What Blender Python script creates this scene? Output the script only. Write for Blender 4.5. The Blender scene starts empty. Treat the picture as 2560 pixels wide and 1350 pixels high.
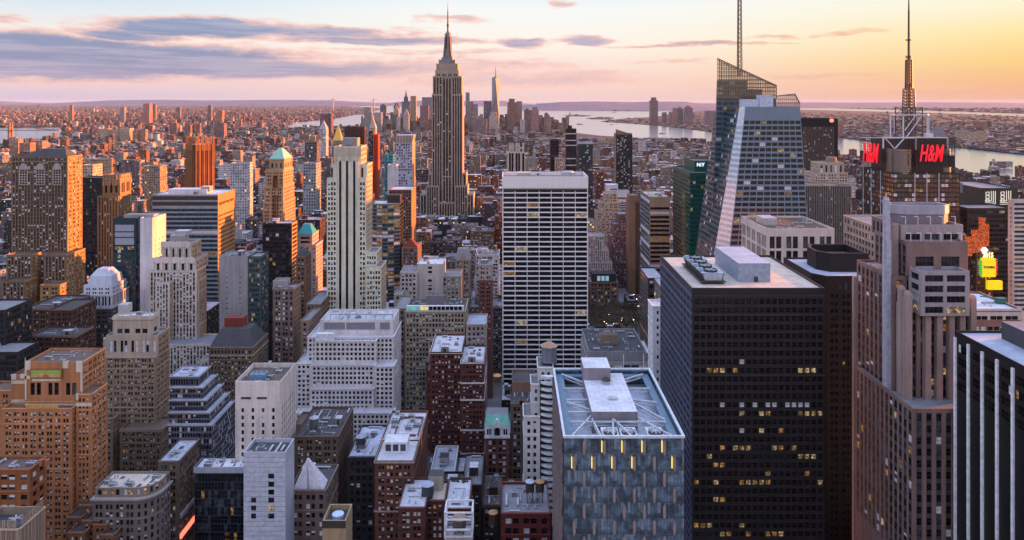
import bpy, math, random
import numpy as np
from mathutils import Vector
R = math.radians
sc = bpy.context.scene
COL = sc.collection
# lens geometry: level camera on an observation deck, looking down the avenues (+Y), X to the right, Z up, metres
F, CX, HY, CZ = 1780.0, 1280.0, 253.0, 259.0
def X(px, Y): return (px - CX) * Y / F
def Z(py, Y): return CZ - (py - HY) * Y / F
def G(px, py, z=0.0):                     # the ground point at height z seen at that photo position
    Y = (CZ - z) * F / (py - HY)
    return (X(px, Y), Y)

# ---------------------------------------------------------------- camera
cd = bpy.data.cameras.new('camera')
cam = bpy.data.objects.new('camera', cd); COL.objects.link(cam)
cam.location = (0, 0, CZ); cam.rotation_euler = (R(90), 0, 0)
cd.sensor_width = 36; cd.lens = 36 * F / 2560; cd.shift_y = -(675 - HY) / 2560
cd.clip_start = 1; cd.clip_end = 300000
sc.camera = cam
sc.view_settings.view_transform = 'Standard'; sc.view_settings.look = 'None'
sc.view_settings.gamma = 1; sc.view_settings.exposure = EXPO = 1.95
sc.cycles.use_denoising = True
sc.cycles.denoiser = 'OPENIMAGEDENOISE'
sc.cycles.denoising_input_passes = 'RGB_ALBEDO_NORMAL'
sc.cycles.max_bounces = 6; sc.cycles.diffuse_bounces = 1; sc.cycles.glossy_bounces = 2; sc.cycles.transparent_max_bounces = 6; sc.cycles.volume_bounces = 0
sc.cycles.sample_clamp_indirect = 4

# ---------------------------------------------------------------- sun and sky
SUN_EL, SUN_AZ = 5.5, 73.0               # low in the west, to the right and a little ahead
dl = bpy.data.lights.new('sun', 'SUN'); dl.energy = 4.0; dl.angle = R(0.5); dl.color = (1.0, 0.29, 0.06)
sun = bpy.data.objects.new('sun', dl); COL.objects.link(sun)
tosun = Vector((math.sin(R(SUN_AZ)) * math.cos(R(SUN_EL)), math.cos(R(SUN_AZ)) * math.cos(R(SUN_EL)), math.sin(R(SUN_EL))))
sun.rotation_euler = (-tosun).to_track_quat('-Z', 'Y').to_euler()
sun.location = (600, 200, 600)

class NT:
    """small helper to write node trees"""
    def __init__(s, nt): s.nt = nt; s.n = nt.nodes; s.l = nt.links
    def new(s, t, **kw):
        nd = s.n.new(t)
        for k, v in kw.items(): setattr(nd, k, v)
        return nd
    def put(s, sock, v):
        if isinstance(v, bpy.types.NodeSocket): s.l.new(v, sock)
        elif v is not None: sock.default_value = v
    def m(s, op, a, b=None, c=None, clamp=False):
        nd = s.new('ShaderNodeMath', operation=op, use_clamp=clamp)
        for i, v in enumerate((a, b, c)):
            if v is not None: s.put(nd.inputs[i], v)
        return nd.outputs[0]
    def mix(s, fac, a, b, mode='MIX'):
        nd = s.new('ShaderNodeMix', data_type='RGBA', blend_type=mode)
        s.put(nd.inputs[0], fac); s.put(nd.inputs[6], a); s.put(nd.inputs[7], b)
        return nd.outputs[2]
    def ramp(s, fac, stops, interp='LINEAR'):
        nd = s.new('ShaderNodeValToRGB'); cr = nd.color_ramp; cr.interpolation = interp
        while len(cr.elements) < len(stops): cr.elements.new(0.5)
        for e, (p, c) in zip(cr.elements, stops): e.position = p; e.color = c if len(c) == 4 else (*c, 1)
        s.put(nd.inputs[0], fac); return nd.outputs[0]
    def noise(s, vec, scale, detail=2, rough=.5, out=0):
        nd = s.new('ShaderNodeTexNoise'); nd.inputs['Scale'].default_value = scale
        nd.inputs['Detail'].default_value = detail; nd.inputs['Roughness'].default_value = rough
        if vec is not None: s.l.new(vec, nd.inputs['Vector'])
        return nd.outputs[out]
    def sstep(s, v, a, b):
        nd = s.new('ShaderNodeMapRange', interpolation_type='SMOOTHSTEP')
        s.put(nd.inputs[0], v); nd.inputs[1].default_value = a; nd.inputs[2].default_value = b
        return nd.outputs[0]
    def xyz(s, x, y, z):
        nd = s.new('ShaderNodeCombineXYZ')
        for i, v in enumerate((x, y, z)): s.put(nd.inputs[i], v)
        return nd.outputs[0]

def lin(r, g, b):                          # 0-255 picture value to linear
    f = lambda c: (c / 255 / 12.92) if c <= 10 else ((c / 255 + .055) / 1.055) ** 2.4
    return (f(r), f(g), f(b))

def build_world():
    w = bpy.data.worlds.new('World'); sc.world = w; w.use_nodes = True
    t = NT(w.node_tree); t.n.clear()
    out = t.new('ShaderNodeOutputWorld'); bg = t.new('ShaderNodeBackground')
    STR = 0.12; bg.inputs['Strength'].default_value = STR
    t.l.new(bg.outputs[0], out.inputs[0])
    sky = t.new('ShaderNodeTexSky', sky_type='NISHITA'); sky.sun_disc = False
    sky.sun_elevation = R(SUN_EL); sky.sun_rotation = R(SUN_AZ)
    sky.altitude = 250; sky.dust_density = 1.5; sky.air_density = 1.0; sky.ozone_density = 2.0
    tc = t.new('ShaderNodeTexCoord'); sp = t.new('ShaderNodeSeparateXYZ'); t.l.new(tc.outputs['Generated'], sp.inputs[0])
    x, y, z = sp.outputs
    hyp = t.m('SQRT', t.m('ADD', t.m('MULTIPLY', x, x), t.m('MULTIPLY', y, y)))
    el = t.m('DIVIDE', z, t.m('MAXIMUM', hyp, 1e-4))        # tangent of the elevation
    az = t.m('ARCTAN2', x, y)                                # 0 ahead, + to the west (right)
    k = 1.0 / (STR * 2 ** EXPO)
    def P(*c): return lin(*c)
    # colour of the air by elevation: east (left), south (ahead), west (right)
    e = t.m('MULTIPLY', el, 1 / 0.16, clamp=True)
    east = t.ramp(e, [(0, P(208, 194, 220)), (.10, P(232, 206, 214)), (.28, P(251, 220, 210)), (.5, P(250, 240, 230)), (.68, P(230, 237, 242)), (.85, P(204, 227, 244)), (1, P(186, 216, 242))])
    south = t.ramp(e, [(0, P(236, 206, 206)), (.12, P(250, 214, 204)), (.3, P(252, 228, 216)), (.5, P(255, 246, 234)), (.8, P(248, 250, 248)), (1, P(230, 242, 250))])
    west = t.ramp(e, [(0, P(240, 176, 146)), (.14, P(248, 188, 136)), (.3, P(254, 211, 128)), (.5, P(255, 231, 162)), (.72, P(255, 246, 214)), (1, P(255, 252, 238))])
    fe = t.sstep(az, -.62, -.05); fw = t.sstep(az, 0.06, .74)
    air = t.mix(fw, t.mix(fe, east, south), west)
    # clouds: long streaks in a flat layer, placed as ellipses in azimuth / elevation
    ELL = [(60, 116, 420, 30, 1.1), (260, 140, 520, 34, 1.1), (420, 168, 640, 24, 1.25), (40, 168, 520, 30, 1.1), (520, 70, 240, 22, 1.1), (330, 88, 170, 16, .9), (800, 80, 300, 18, .8), (960, 101, 300, 12, .85), (1060, 128, 330, 9, .5),
           (1130, 48, 130, 15, .62), (1306, 108, 60, 13, 1.0), (1462, 103, 90, 12, .95), (1410, 8, 60, 12, .7), (1090, 165, 420, 34, .55), (1300, 200, 420, 26, .62), (1420, 186, 330, 14, .5),
           (1740, 112, 260, 6, .72), (1960, 92, 120, 6, .55), (2110, 82, 120, 7, .5), (1660, 154, 150, 6, .45), (2060, 190, 330, 8, .5), (2480, 176, 250, 5, .45), (15, 50, 50, 18, .55), (15, 150, 30, 60, .5), (2230, 215, 420, 16, .45)]
    warp = t.noise(t.xyz(t.m('MULTIPLY', az, 9), t.m('MULTIPLY', el, 40), 0), 1.0, 4, .6)
    wz = t.m('MULTIPLY_ADD', warp, .022, t.m('SUBTRACT', el, .011))
    wa = t.m('MULTIPLY_ADD', warp, .12, t.m('SUBTRACT', az, .06))
    tot = None
    for px, py, rx, ry, am in ELL:
        a0 = math.atan((px - CX) / F); e0 = (HY - py) / F * math.cos(a0)
        ra = max(math.atan((px + rx - CX) / F) - a0, .012); re = ry / F
        u = t.m('MULTIPLY', t.m('SUBTRACT', wa, a0), 1 / ra); v = t.m('MULTIPLY', t.m('SUBTRACT', wz, e0), 1 / re)
        r2 = t.m('MULTIPLY_ADD', v, v, t.m('MULTIPLY', u, u))
        g = t.m('MULTIPLY', t.m('EXPONENT', t.m('MULTIPLY', r2, -.8)), am)
        tot = g if tot is None else t.m('MAXIMUM', tot, g)
    n1 = t.noise(t.xyz(t.m('MULTIPLY', az, 13), t.m('MULTIPLY', el, 85), 2.3), 1.0, 9, .68)
    n2 = t.noise(t.xyz(t.m('MULTIPLY', az, 5), t.m('MULTIPLY', el, 150), 7.7), 1.0, 5, .6)
    n3 = t.noise(t.xyz(t.m('MULTIPLY', az, 38), t.m('MULTIPLY', el, 120), 1.1), 1.0, 8, .66)
    dens = t.m('MULTIPLY_ADD', tot, 1.45, t.m('MULTIPLY_ADD', n1, .85, t.m('MULTIPLY_ADD', n3, .75, t.m('MULTIPLY', n2, .15))))
    cover = t.sstep(dens, 1.22, 1.66)
    body_e = t.ramp(e, [(0, P(206, 178, 196)), (.3, P(146, 150, 184)), (.55, P(138, 152, 186)), (.8, P(146, 168, 202)), (1, P(190, 190, 214))])
    body_w = t.ramp(e, [(0, P(240, 172, 130)), (.3, P(226, 168, 140)), (.6, P(226, 176, 150)), (1, P(240, 196, 170))])
    body_s = t.ramp(e, [(0, P(232, 190, 188)), (.3, P(208, 182, 192)), (.5, P(176, 166, 194)), (.75, P(190, 174, 190)), (1, P(248, 212, 198))])
    body = t.mix(fw, t.mix(t.sstep(az, -.42, -.02), body_e, body_s), body_w)
    patch = t.sstep(t.noise(t.xyz(t.m('MULTIPLY', az, 7), t.m('MULTIPLY', el, 130), 4.4), 1.0, 5, .65), .42, .66)
    body = t.mix(t.m('MULTIPLY', patch, .32), body, t.mix(fw, P(232, 212, 222) + (1,), P(250, 206, 160) + (1,)))
    rim = t.mix(fw, P(250, 206, 196) + (1,), P(252, 196, 140) + (1,))
    body = t.mix(t.sstep(dens, 2.05, 1.45), body, rim)
    low = t.mix(t.m('MULTIPLY', cover, .94), air, body)
    hi = t.mix(1.0, sky.outputs[0], (1, 1, 1, 1), 'MULTIPLY')
    scale = t.new('ShaderNodeVectorMath', operation='SCALE'); t.l.new(low, scale.inputs[0]); scale.inputs['Scale'].default_value = k
    # higher up: the physical sky under an added veil of glow that fills the shade
    veil = t.mix(t.sstep(z, .1, .75), t.mix(t.sstep(az, -1.4, 1.6), P(230, 212, 210) + (1,), P(250, 210, 184) + (1,)), P(176, 192, 234) + (1,))
    vs = t.new('ShaderNodeVectorMath', operation='SCALE'); t.l.new(veil, vs.inputs[0]); t.l.new(t.m('MULTIPLY_ADD', t.sstep(z, .05, .95), 1.62 * k, .98 * k), vs.inputs['Scale'])
    upper = t.mix(.78, hi, vs.outputs[0])
    col = t.mix(t.sstep(el, .15, .42), scale.outputs[0], upper)
    ahead = t.sstep(y, -.25, .2)           # behind the camera the low sky is the plain veil too
    col = t.mix(ahead, upper, col)
    t.l.new(col, bg.inputs['Color'])
build_world()

# ---------------------------------------------------------------- materials
MATS = {}
def mat_base(name):
    m = bpy.data.materials.new(name); m.use_nodes = True
    t = NT(m.node_tree); b = t.n['Principled BSDF']
    return m, t, b
def wallm(rgb, rough=.85, var=.22, key=None, streak=True):
    """masonry or cladding with weathering: cloudy stains, vertical runs and fine grain"""
    key = ('w', rgb, rough, var)
    lu = sum(rgb) / 3; dk = min(1, .6 + .6 * lu); sat = tuple(max(.004, (lu + (c - lu) * 1.28) * dk) for c in rgb)
    if key in MATS: return MATS[key]
    m, t, b = mat_base('masonry')
    tc = t.new('ShaderNodeTexCoord').outputs['Object']
    mp = t.new('ShaderNodeMapping'); t.l.new(tc, mp.inputs[0]); mp.inputs['Scale'].default_value = (.5, .5, .035)
    n1 = t.noise(mp.outputs[0], 1.0, 4, .6); n2 = t.noise(tc, .045, 3, .55); n3 = t.noise(tc, 1.7, 2, .6)
    f = t.m('ADD', t.m('MULTIPLY', n1, .4), t.m('ADD', t.m('MULTIPLY', n2, .35), t.m('MULTIPLY', n3, .25)))
    f = t.sstep(f, .3, .7)
    lo = tuple(c * (1 - var * 1.3) for c in sat) + (1,); hi = tuple(min(.9, c * (1 + var)) for c in sat) + (1,)
    t.l.new(t.mix(f, lo, hi), b.inputs['Base Color']); b.inputs['Roughness'].default_value = rough
    MATS[key] = m; return m
def plain(name, rgb, rough=.6, metal=0., emit=None, es=1., ior=None):
    key = ('p', name, rgb, rough, metal, emit, es)
    if key in MATS: return MATS[key]
    m, t, b = mat_base(name)
    tc = t.new('ShaderNodeTexCoord').outputs['Object']
    n = t.sstep(t.noise(tc, .6, 4, .6), .3, .7)
    t.l.new(t.mix(n, tuple(c * .8 for c in rgb) + (1,), tuple(min(1, c * 1.12) for c in rgb) + (1,)), b.inputs['Base Color'])
    b.inputs['Roughness'].default_value = rough; b.inputs['Metallic'].default_value = metal
    if ior: b.inputs['IOR'].default_value = ior
    if emit: b.inputs['Emission Color'].default_value = (*emit, 1); b.inputs['Emission Strength'].default_value = es
    MATS[key] = m; return m
def roofm(rgb, var=.16):
    """flat roof membrane: patches, puddle stains and seams"""
    key = ('r', rgb)
    if key in MATS: return MATS[key]
    m, t, b = mat_base('roofing')
    tc = t.new('ShaderNodeTexCoord').outputs['Object']
    n1 = t.sstep(t.noise(tc, .16, 5, .65), .36, .68); n2 = t.noise(tc, .9, 3, .6)
    br = t.new('ShaderNodeTexBrick'); t.l.new(tc, br.inputs['Vector']); br.inputs['Scale'].default_value = .13
    br.inputs['Color1'].default_value = (1, 1, 1, 1); br.inputs['Color2'].default_value = (.86, .86, .88, 1); br.inputs['Mortar'].default_value = (.6, .6, .6, 1)
    br.inputs['Mortar Size'].default_value = .012
    c = t.mix(n1, tuple(c * (1 - var) for c in rgb) + (1,), tuple(min(.9, c * (1 + var * .4)) for c in rgb) + (1,))
    c = t.mix(1.0, c, br.outputs['Color'], 'MULTIPLY'); c = t.mix(t.m('MULTIPLY', n2, .2), c, tuple(c * .6 for c in rgb) + (1,))
    t.l.new(c, b.inputs['Base Color']); b.inputs['Roughness'].default_value = .8
    MATS[key] = m; return m
def glassm(rgb, rough=.06, ior=1.5, grid=None):
    """window glass seen from outside: dark room behind a reflecting pane, each pane set a hair out of true"""
    key = ('g', rgb, rough, ior)
    if key in MATS: return MATS[key]
    m, t, b = mat_base('window_glass')
    tc = t.new('ShaderNodeTexCoord').outputs['Object']
    n = t.sstep(t.noise(tc, .33, 3, .6), .35, .7)
    t.l.new(t.mix(n, tuple(c * .45 for c in rgb) + (1,), tuple(c * 1.5 for c in rgb) + (1,)), b.inputs['Base Color'])
    b.inputs['Roughness'].default_value = rough; b.inputs['IOR'].default_value = ior
    bp = t.new('ShaderNodeBump'); bp.inputs['Strength'].default_value = .25; bp.inputs['Distance'].default_value = .25
    t.l.new(t.noise(tc, .22, 1), bp.inputs['Height']); t.l.new(bp.outputs[0], b.inputs['Normal'])
    MATS[key] = m; return m
def litm(rgb, s):
    key = ('l', rgb, s)
    if key in MATS: return MATS[key]
    m, t, b = mat_base('lit_room')
    tc = t.new('ShaderNodeTexCoord').outputs['Object']
    n = t.sstep(t.noise(tc, .8, 4, .75), .44, .68)
    b.inputs['Base Color'].default_value = (.03, .025, .02, 1); b.inputs['Roughness'].default_value = .1
    b.inputs['Emission Color'].default_value = (*rgb, 1)
    t.l.new(t.m('MULTIPLY_ADD', n, s, s * .12), b.inputs['Emission Strength'])
    MATS[key] = m; return m

GL_DARK = glassm((.011, .012, .017), .06, 1.42); GL_BLUE = glassm((.05, .07, .095)); GL_TEAL = glassm((.02, .06, .075)); GL_BRONZE = glassm((.009, .007, .007), .06, 1.36)
BLIND = plain('window_blind', (.72, .72, .76), .7); LIT = litm((1, .5, .14), .12); LIT2 = litm((1, .7, .36), .16)
MULL = plain('mullion', (.045, .045, .05), .5)
ROOF = {'pale': roofm((.64, .63, .67)), 'grey': roofm((.26, .26, .28)), 'dark': roofm((.075, .072, .078)), 'cream': roofm((.7, .6, .49)), 'white': roofm((.8, .8, .84)), 'brown': roofm((.16, .11, .085)), 'blue': roofm((.5, .54, .64))}
STEEL = plain('galvanised_steel', (.45, .47, .5), .45, .3); DARKM = plain('dark_metal', (.04, .04, .045), .5); WHITEP = plain('white_paint', (.72, .72, .75), .5)
# ---------------------------------------------------------------- mesh helpers
class MB:
    def __init__(s): s.v = []; s.f = []; s.mi = []; s.mats = []
    def mid(s, m):
        if m not in s.mats: s.mats.append(m)
        return s.mats.index(m)
    def poly(s, pts, m):
        n = len(s.v); s.v.extend(pts); s.f.append(tuple(range(n, n + len(pts)))); s.mi.append(s.mid(m))
    def box(s, x0, x1, y0, y1, z0, z1, m, top=None, bottom=False):
        p = [(x0, y0), (x1, y0), (x1, y1), (x0, y1)]; s.prism(p, z0, z1, m, top, bottom)
    def prism(s, p, z0, z1, m, top=None, bottom=False, p1=None):
        p1 = p1 or p; n = len(p)
        for i in range(n):
            a, b = p[i], p[(i + 1) % n]; c, d = p1[(i + 1) % n], p1[i]
            s.poly([(*a, z0), (*b, z0), (*c, z1), (*d, z1)], m)
        s.poly([(*q, z1) for q in p1], top or m)
        if bottom: s.poly([(*q, z0) for q in reversed(p)], m)
    def cyl(s, x, y, z0, z1, r0, r1, m, n=16, cap=True, top=None, open_top=False):
        a = [(x + r0 * math.cos(2 * math.pi * i / n), y + r0 * math.sin(2 * math.pi * i / n)) for i in range(n)]
        b = [(x + r1 * math.cos(2 * math.pi * i / n), y + r1 * math.sin(2 * math.pi * i / n)) for i in range(n)]
        for i in range(n):
            j = (i + 1) % n
            s.poly([(*a[i], z0), (*a[j], z0), (*b[j], z1), (*b[i], z1)], m)
        if cap: s.poly([(*q, z1) for q in b], top or m)
    def bar(s, a, b, w, m):
        a, b = Vector(a), Vector(b); d = (b - a)
        if d.length < 1e-6: return
        d.normalize(); u = d.cross(Vector((0, 0, 1)))
        if u.length < .01: u = Vector((1, 0, 0))
        u.normalize(); v = d.cross(u); h = w / 2
        ra = [a + u * h + v * h, a - u * h + v * h, a - u * h - v * h, a + u * h - v * h]; rb = [q + (b - a) for q in ra]
        for i in range(4):
            j = (i + 1) % 4; s.poly([tuple(ra[i]), tuple(ra[j]), tuple(rb[j]), tuple(rb[i])], m)
        s.poly([tuple(q) for q in rb], m); s.poly([tuple(q) for q in reversed(ra)], m)
    def build(s, name, parent=None, org=(0, 0, 0)):
        if not s.f: return None
        me = bpy.data.meshes.new(name)
        ox, oy, oz = org
        me.from_pydata([(a - ox, b - oy, c - oz) for a, b, c in s.v], [], s.f)
        for m in s.mats: me.materials.append(m)
        me.polygons.foreach_set('material_index', s.mi)
        o = bpy.data.objects.new(name, me); COL.objects.link(o)
        if parent: o.parent = parent
        else: o.location = org
        return o

def tag(o, label=None, cat=None, group=None, kind=None):
    if label: o['label'] = label
    if cat: o['category'] = cat
    if group: o['group'] = group
    if kind: o['kind'] = kind
    return o
def empty(name, loc, label, cat, group=None):
    o = bpy.data.objects.new(name, None); COL.objects.link(o); o.location = loc; o.empty_display_size = .1
    return tag(o, label, cat, group)

# ---------------------------------------------------------------- buildings
FOOT = []       # footprints of the buildings already placed (x0, x1, y0, y1)
KEEP = []       # (px0, px1, py, Y): nothing nearer than Y may rise above py there
HEROES = []     # (short name, px, py, Y) to describe the smaller neighbours by
def S(wall, bay=3.4, fl=3.7, ww=.5, wh=.52, rec=.35, w=(.66, .2, .03, .11), sp=None, edge=1.0, top=1.6, bot=0., sill=.25, gl=None, vs=None, rough=.85, var=.27):
    """facade recipe: bay and floor pitch, opening share, recess; w = shares of dark, half-blind, lit, pale panes; sp = recessed spandrel material; vs = floors per window"""
    if .3 < ww < .6 and not sp: ww *= 1.16
    if .4 < wh < .6: wh *= 1.12
    if w[2] < .15 and w[1] > .05: w = (w[0], w[1] + w[2] * .6, w[2] * .4, w[3])
    return dict(wall=wallm(wall, rough, var) if isinstance(wall, tuple) else wall, bay=bay, fl=fl, ww=ww, wh=wh, rec=rec, w=w, sp=sp, edge=edge, top=top, bot=bot, sill=sill, gl=gl or GL_DARK)

def wall_light(m):
    """the paler trim stone that goes with a wall material"""
    for k, v in MATS.items():
        if v == m and k[0] == 'w': return wallm(tuple(min(.72, c * 1.35 + .03) for c in k[1]), .8, .15)
    return m
ALLB = []
HAZE = True
class Bd:
    def __init__(s, name, label, cat, short, Y, vis=None, group=None, seed=None):
        s.name, s.Y, s.vis, s.short = name, Y, vis, short
        s.rng = random.Random(seed if seed is not None else label)
        s.wall = MB(); s.roofs = []; s.wins = []; s.label, s.cat, s.group = label, cat, group
        s.org = None; s.extra = {}; s.px = []; s.subs = []; s.maxwin = 100; s.nosingle = False; s.pair = s.rng.choice([0, .5, .6]); s.base = wall_light
    def part(s, name):
        """mesh builder for a further single part"""
        return s.extra.setdefault(name, [MB()])[0]
    def newpart(s, name):
        m = MB(); s.extra.setdefault(name, []).append(m); return m
    def facade(s, A, B, z0, z1, st, zlow=None, A1=None, B1=None):
        """windows set into the wall from A to B (left to right seen from outside); A1/B1 = ends at the top when the wall leans"""
        A = Vector((*A, 0)); B = Vector((*B, 0)); A1 = Vector((*A1, 0)) if A1 else A; B1 = Vector((*B1, 0)) if B1 else B
        W = ((B - A).length + (B1 - A1).length) / 2; H = z1 - z0; d = (B - A).normalized(); n = Vector((d.y, -d.x, 0)); rec = st['rec']; wm = st['wall']
        def pt(u, z, dep=0.):
            f = (z - z0) / H; l = A.lerp(A1, f); r = B.lerp(B1, f); p = l.lerp(r, u / W) - n * dep
            return (p.x, p.y, z)
        q = lambda u0, u1, za, zb, m, dep=0.: s.wall.poly([pt(u0, za, dep), pt(u1, za, dep), pt(u1, zb, dep), pt(u0, zb, dep)], m)
        top, bot, edge = st['top'], st['bot'], st['edge']
        ztop = z1 - top; zb = z0 + bot
        if zlow is not None and zlow > zb: zb = zlow
        nf = max(1, round((ztop - zb) / st['fl'])); nb = max(1, round((W - 2 * edge) / st['bay']))
        if ztop - zb < 2 or W < 2.2: q(0, W, z0, z1, wm); return
        fh = (ztop - zb) / nf; bw = (W - 2 * edge) / nb
        if zb > z0: q(0, W, z0, zb, wm)
        q(0, W, ztop, z1, wm)
        ow = bw * st['ww']; pr = s.pair * (bw - ow) * .5 if .3 < st['ww'] < .7 and not st['sp'] and nb > 3 else 0; cols = [(edge + i * bw + (bw - ow) / 2 + (pr if i % 2 == 0 else -pr), edge + i * bw + (bw + ow) / 2 + (pr if i % 2 == 0 else -pr)) for i in range(nb)]
        if st['ww'] >= .999: cols = [(edge, W - edge)]
        us = [0] + [c for ab in cols for c in ab] + [W]
        for i in range(0, len(us), 2):
            if us[i + 1] - us[i] > .01: q(us[i], us[i + 1], zb, ztop, wm)
        rows = [(zb + j * fh + st['sill'] * fh, zb + j * fh + (st['sill'] + st['wh']) * fh) for j in range(nf)]
        sp = st['sp']
        for (u0, u1) in cols:
            if sp:                                   # continuous shaft with recessed spandrels
                q(u0, u1, zb, ztop, sp, rec * .7)
                s.wall.poly([pt(u0, zb), pt(u0, zb, rec), pt(u0, ztop, rec), pt(u0, ztop)], wm)
                s.wall.poly([pt(u1, zb, rec), pt(u1, zb), pt(u1, ztop), pt(u1, ztop, rec)], wm)
                s.wall.poly([pt(u0, ztop, rec), pt(u1, ztop, rec), pt(u1, ztop), pt(u0, ztop)], wm)
            else:
                pz = zb
                for (a, b) in rows:
                    q(u0, u1, pz, a, wm); pz = b
                q(u0, u1, pz, ztop, wm)
            for (a, b) in rows:
                dep = rec
                if not sp:
                    s.wall.poly([pt(u0, a), pt(u0, a, rec), pt(u0, b, rec), pt(u0, b)], wm)
                    s.wall.poly([pt(u1, a, rec), pt(u1, a), pt(u1, b), pt(u1, b, rec)], wm)
                    s.wall.poly([pt(u0, b, rec), pt(u1, b, rec), pt(u1, b), pt(u0, b)], wm)
                    s.wall.poly([pt(u0, a), pt(u1, a), pt(u1, a, rec), pt(u0, a, rec)], wm)
                else: dep = rec * .7 - .04
                s.wins.append((pt(u0, a, dep), pt(u1, a, dep), pt(u1, b, dep), pt(u0, b, dep), st, n))
    def tier(s, P, z0, z1, st, side=None, roof='grey', ph=1.1, pt=.45, zlow=None, plain=()):
        """one storey block on polygon P (counter-clockwise from above); windows on the faces that look at the deck"""
        if s.org is None:
            xs = [p[0] for p in P]; ys = [p[1] for p in P]; s.org = ((min(xs) + max(xs)) / 2, (min(ys) + max(ys)) / 2, 0)
        xs = [p[0] for p in P]; ys = [p[1] for p in P]
        FOOT.append((min(xs), max(xs), min(ys), max(ys)))
        n = len(P)
        if zlow is None and s.vis: zlow = Z(s.vis + 90, min(ys))
        for i in range(n):
            A, B = P[i], P[(i + 1) % n]
            dx, dy = B[0] - A[0], B[1] - A[1]; nx, ny = dy, -dx
            mx, my = (A[0] + B[0]) / 2, (A[1] + B[1]) / 2
            facing = (nx * -mx + ny * -my) > 0
            use = st if abs(ny) > abs(nx) else (side or st)
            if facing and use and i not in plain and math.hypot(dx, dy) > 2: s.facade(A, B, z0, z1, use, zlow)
            else: s.wall.poly([(*A, z0), (*B, z0), (*B, z1), (*A, z1)], (use or st)['wall'])
            if facing and use and .3 < use['ww'] < .75 and not use['sp'] and use['top'] < 4 and z1 - z0 > 16:      # coping lip and belt courses
                d = Vector((dx, dy, 0)).normalized(); nn = Vector((d.y, -d.x, 0)); L_ = math.hypot(dx, dy); rgbm = s.base(use['wall'])
                for zz, hh, pj in [(z1 - .5, .5, .3), (z1 - use['top'] - use['fl'] * 2.02, .35, .22)] + ([(z1 - use['top'] - use['fl'] * 9.02, .35, .22)] if z1 - z0 > 50 else []):
                    o = lambda u, e, z: (A[0] + d.x * u + nn.x * e, A[1] + d.y * u + nn.y * e, z)
                    s.wall.poly([o(0, pj, zz), o(L_, pj, zz), o(L_, pj, zz + hh), o(0, pj, zz + hh)], rgbm); s.wall.poly([o(0, pj, zz + hh), o(L_, pj, zz + hh), o(L_, .004, zz + hh), o(0, .004, zz + hh)], rgbm); s.wall.poly([o(0, .004, zz), o(L_, .004, zz), o(L_, pj, zz), o(0, pj, zz)], rgbm)
        # roof behind a parapet
        cx, cy = sum(xs) / n, sum(ys) / n
        I = []
        for (x, y) in P:
            l = math.hypot(x - cx, y - cy); k = max(.2, 1 - pt * 1.3 / max(l, 1)); I.append((cx + (x - cx) * k, cy + (y - cy) * k))
        wm = st['wall']
        for i in range(n):
            j = (i + 1) % n
            s.wall.poly([(*P[i], z1), (*P[j], z1), (*I[j], z1), (*I[i], z1)], wm)
            s.wall.poly([(*I[j], z1 - ph), (*I[i], z1 - ph), (*I[i], z1), (*I[j], z1)], wm)
        rm = MB(); rm.poly([(*q, z1 - ph) for q in I], ROOF[roof] if isinstance(roof, str) else roof); s.roofs.append((rm, (cx, cy, z1 - ph)))
        s.px.append((min(xs), max(xs), min(ys), z1))
        return (min(xs), max(xs), min(ys), max(ys), z1)
    def T(s, px0, px1, py, D, st, side=None, Y=None, z0=0., roof="grey", ph=1.1, ch=0., zlow=None, pyb=None, plain=(), pt=.45):
        """box tier from photo measures taken on its front face at depth Y"""
        Y = Y or s.Y; x0, x1, z1 = X(px0, Y), X(px1, Y), Z(py, Y)
        if pyb: z0 = Z(pyb, Y)
        if ch: P = [(x0 + ch, Y), (x1 - ch, Y), (x1, Y + ch), (x1, Y + D - ch), (x1 - ch, Y + D), (x0 + ch, Y + D), (x0, Y + D - ch), (x0, Y + ch)]
        else: P = [(x0, Y), (x1, Y), (x1, Y + D), (x0, Y + D)]
        return s.tier(P, z0, z1, st, side, roof, ph, pt, zlow=zlow, plain=plain)
    def band(s, r, z, h, proj, m, name='cornice'):
        x0, x1, y0, y1 = r[:4]; b = s.newpart(name)
        b.box(x0 - proj, x1 + proj, y0 - proj, y0 - .003, z, z + h, m, bottom=True)
        b.box(x1 + .003, x1 + proj, y0 - .003, y1, z, z + h, m, bottom=True)
        b.box(x0 - proj, x0 - .003, y0 - .003, y1, z, z + h, m, bottom=True)
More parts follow.
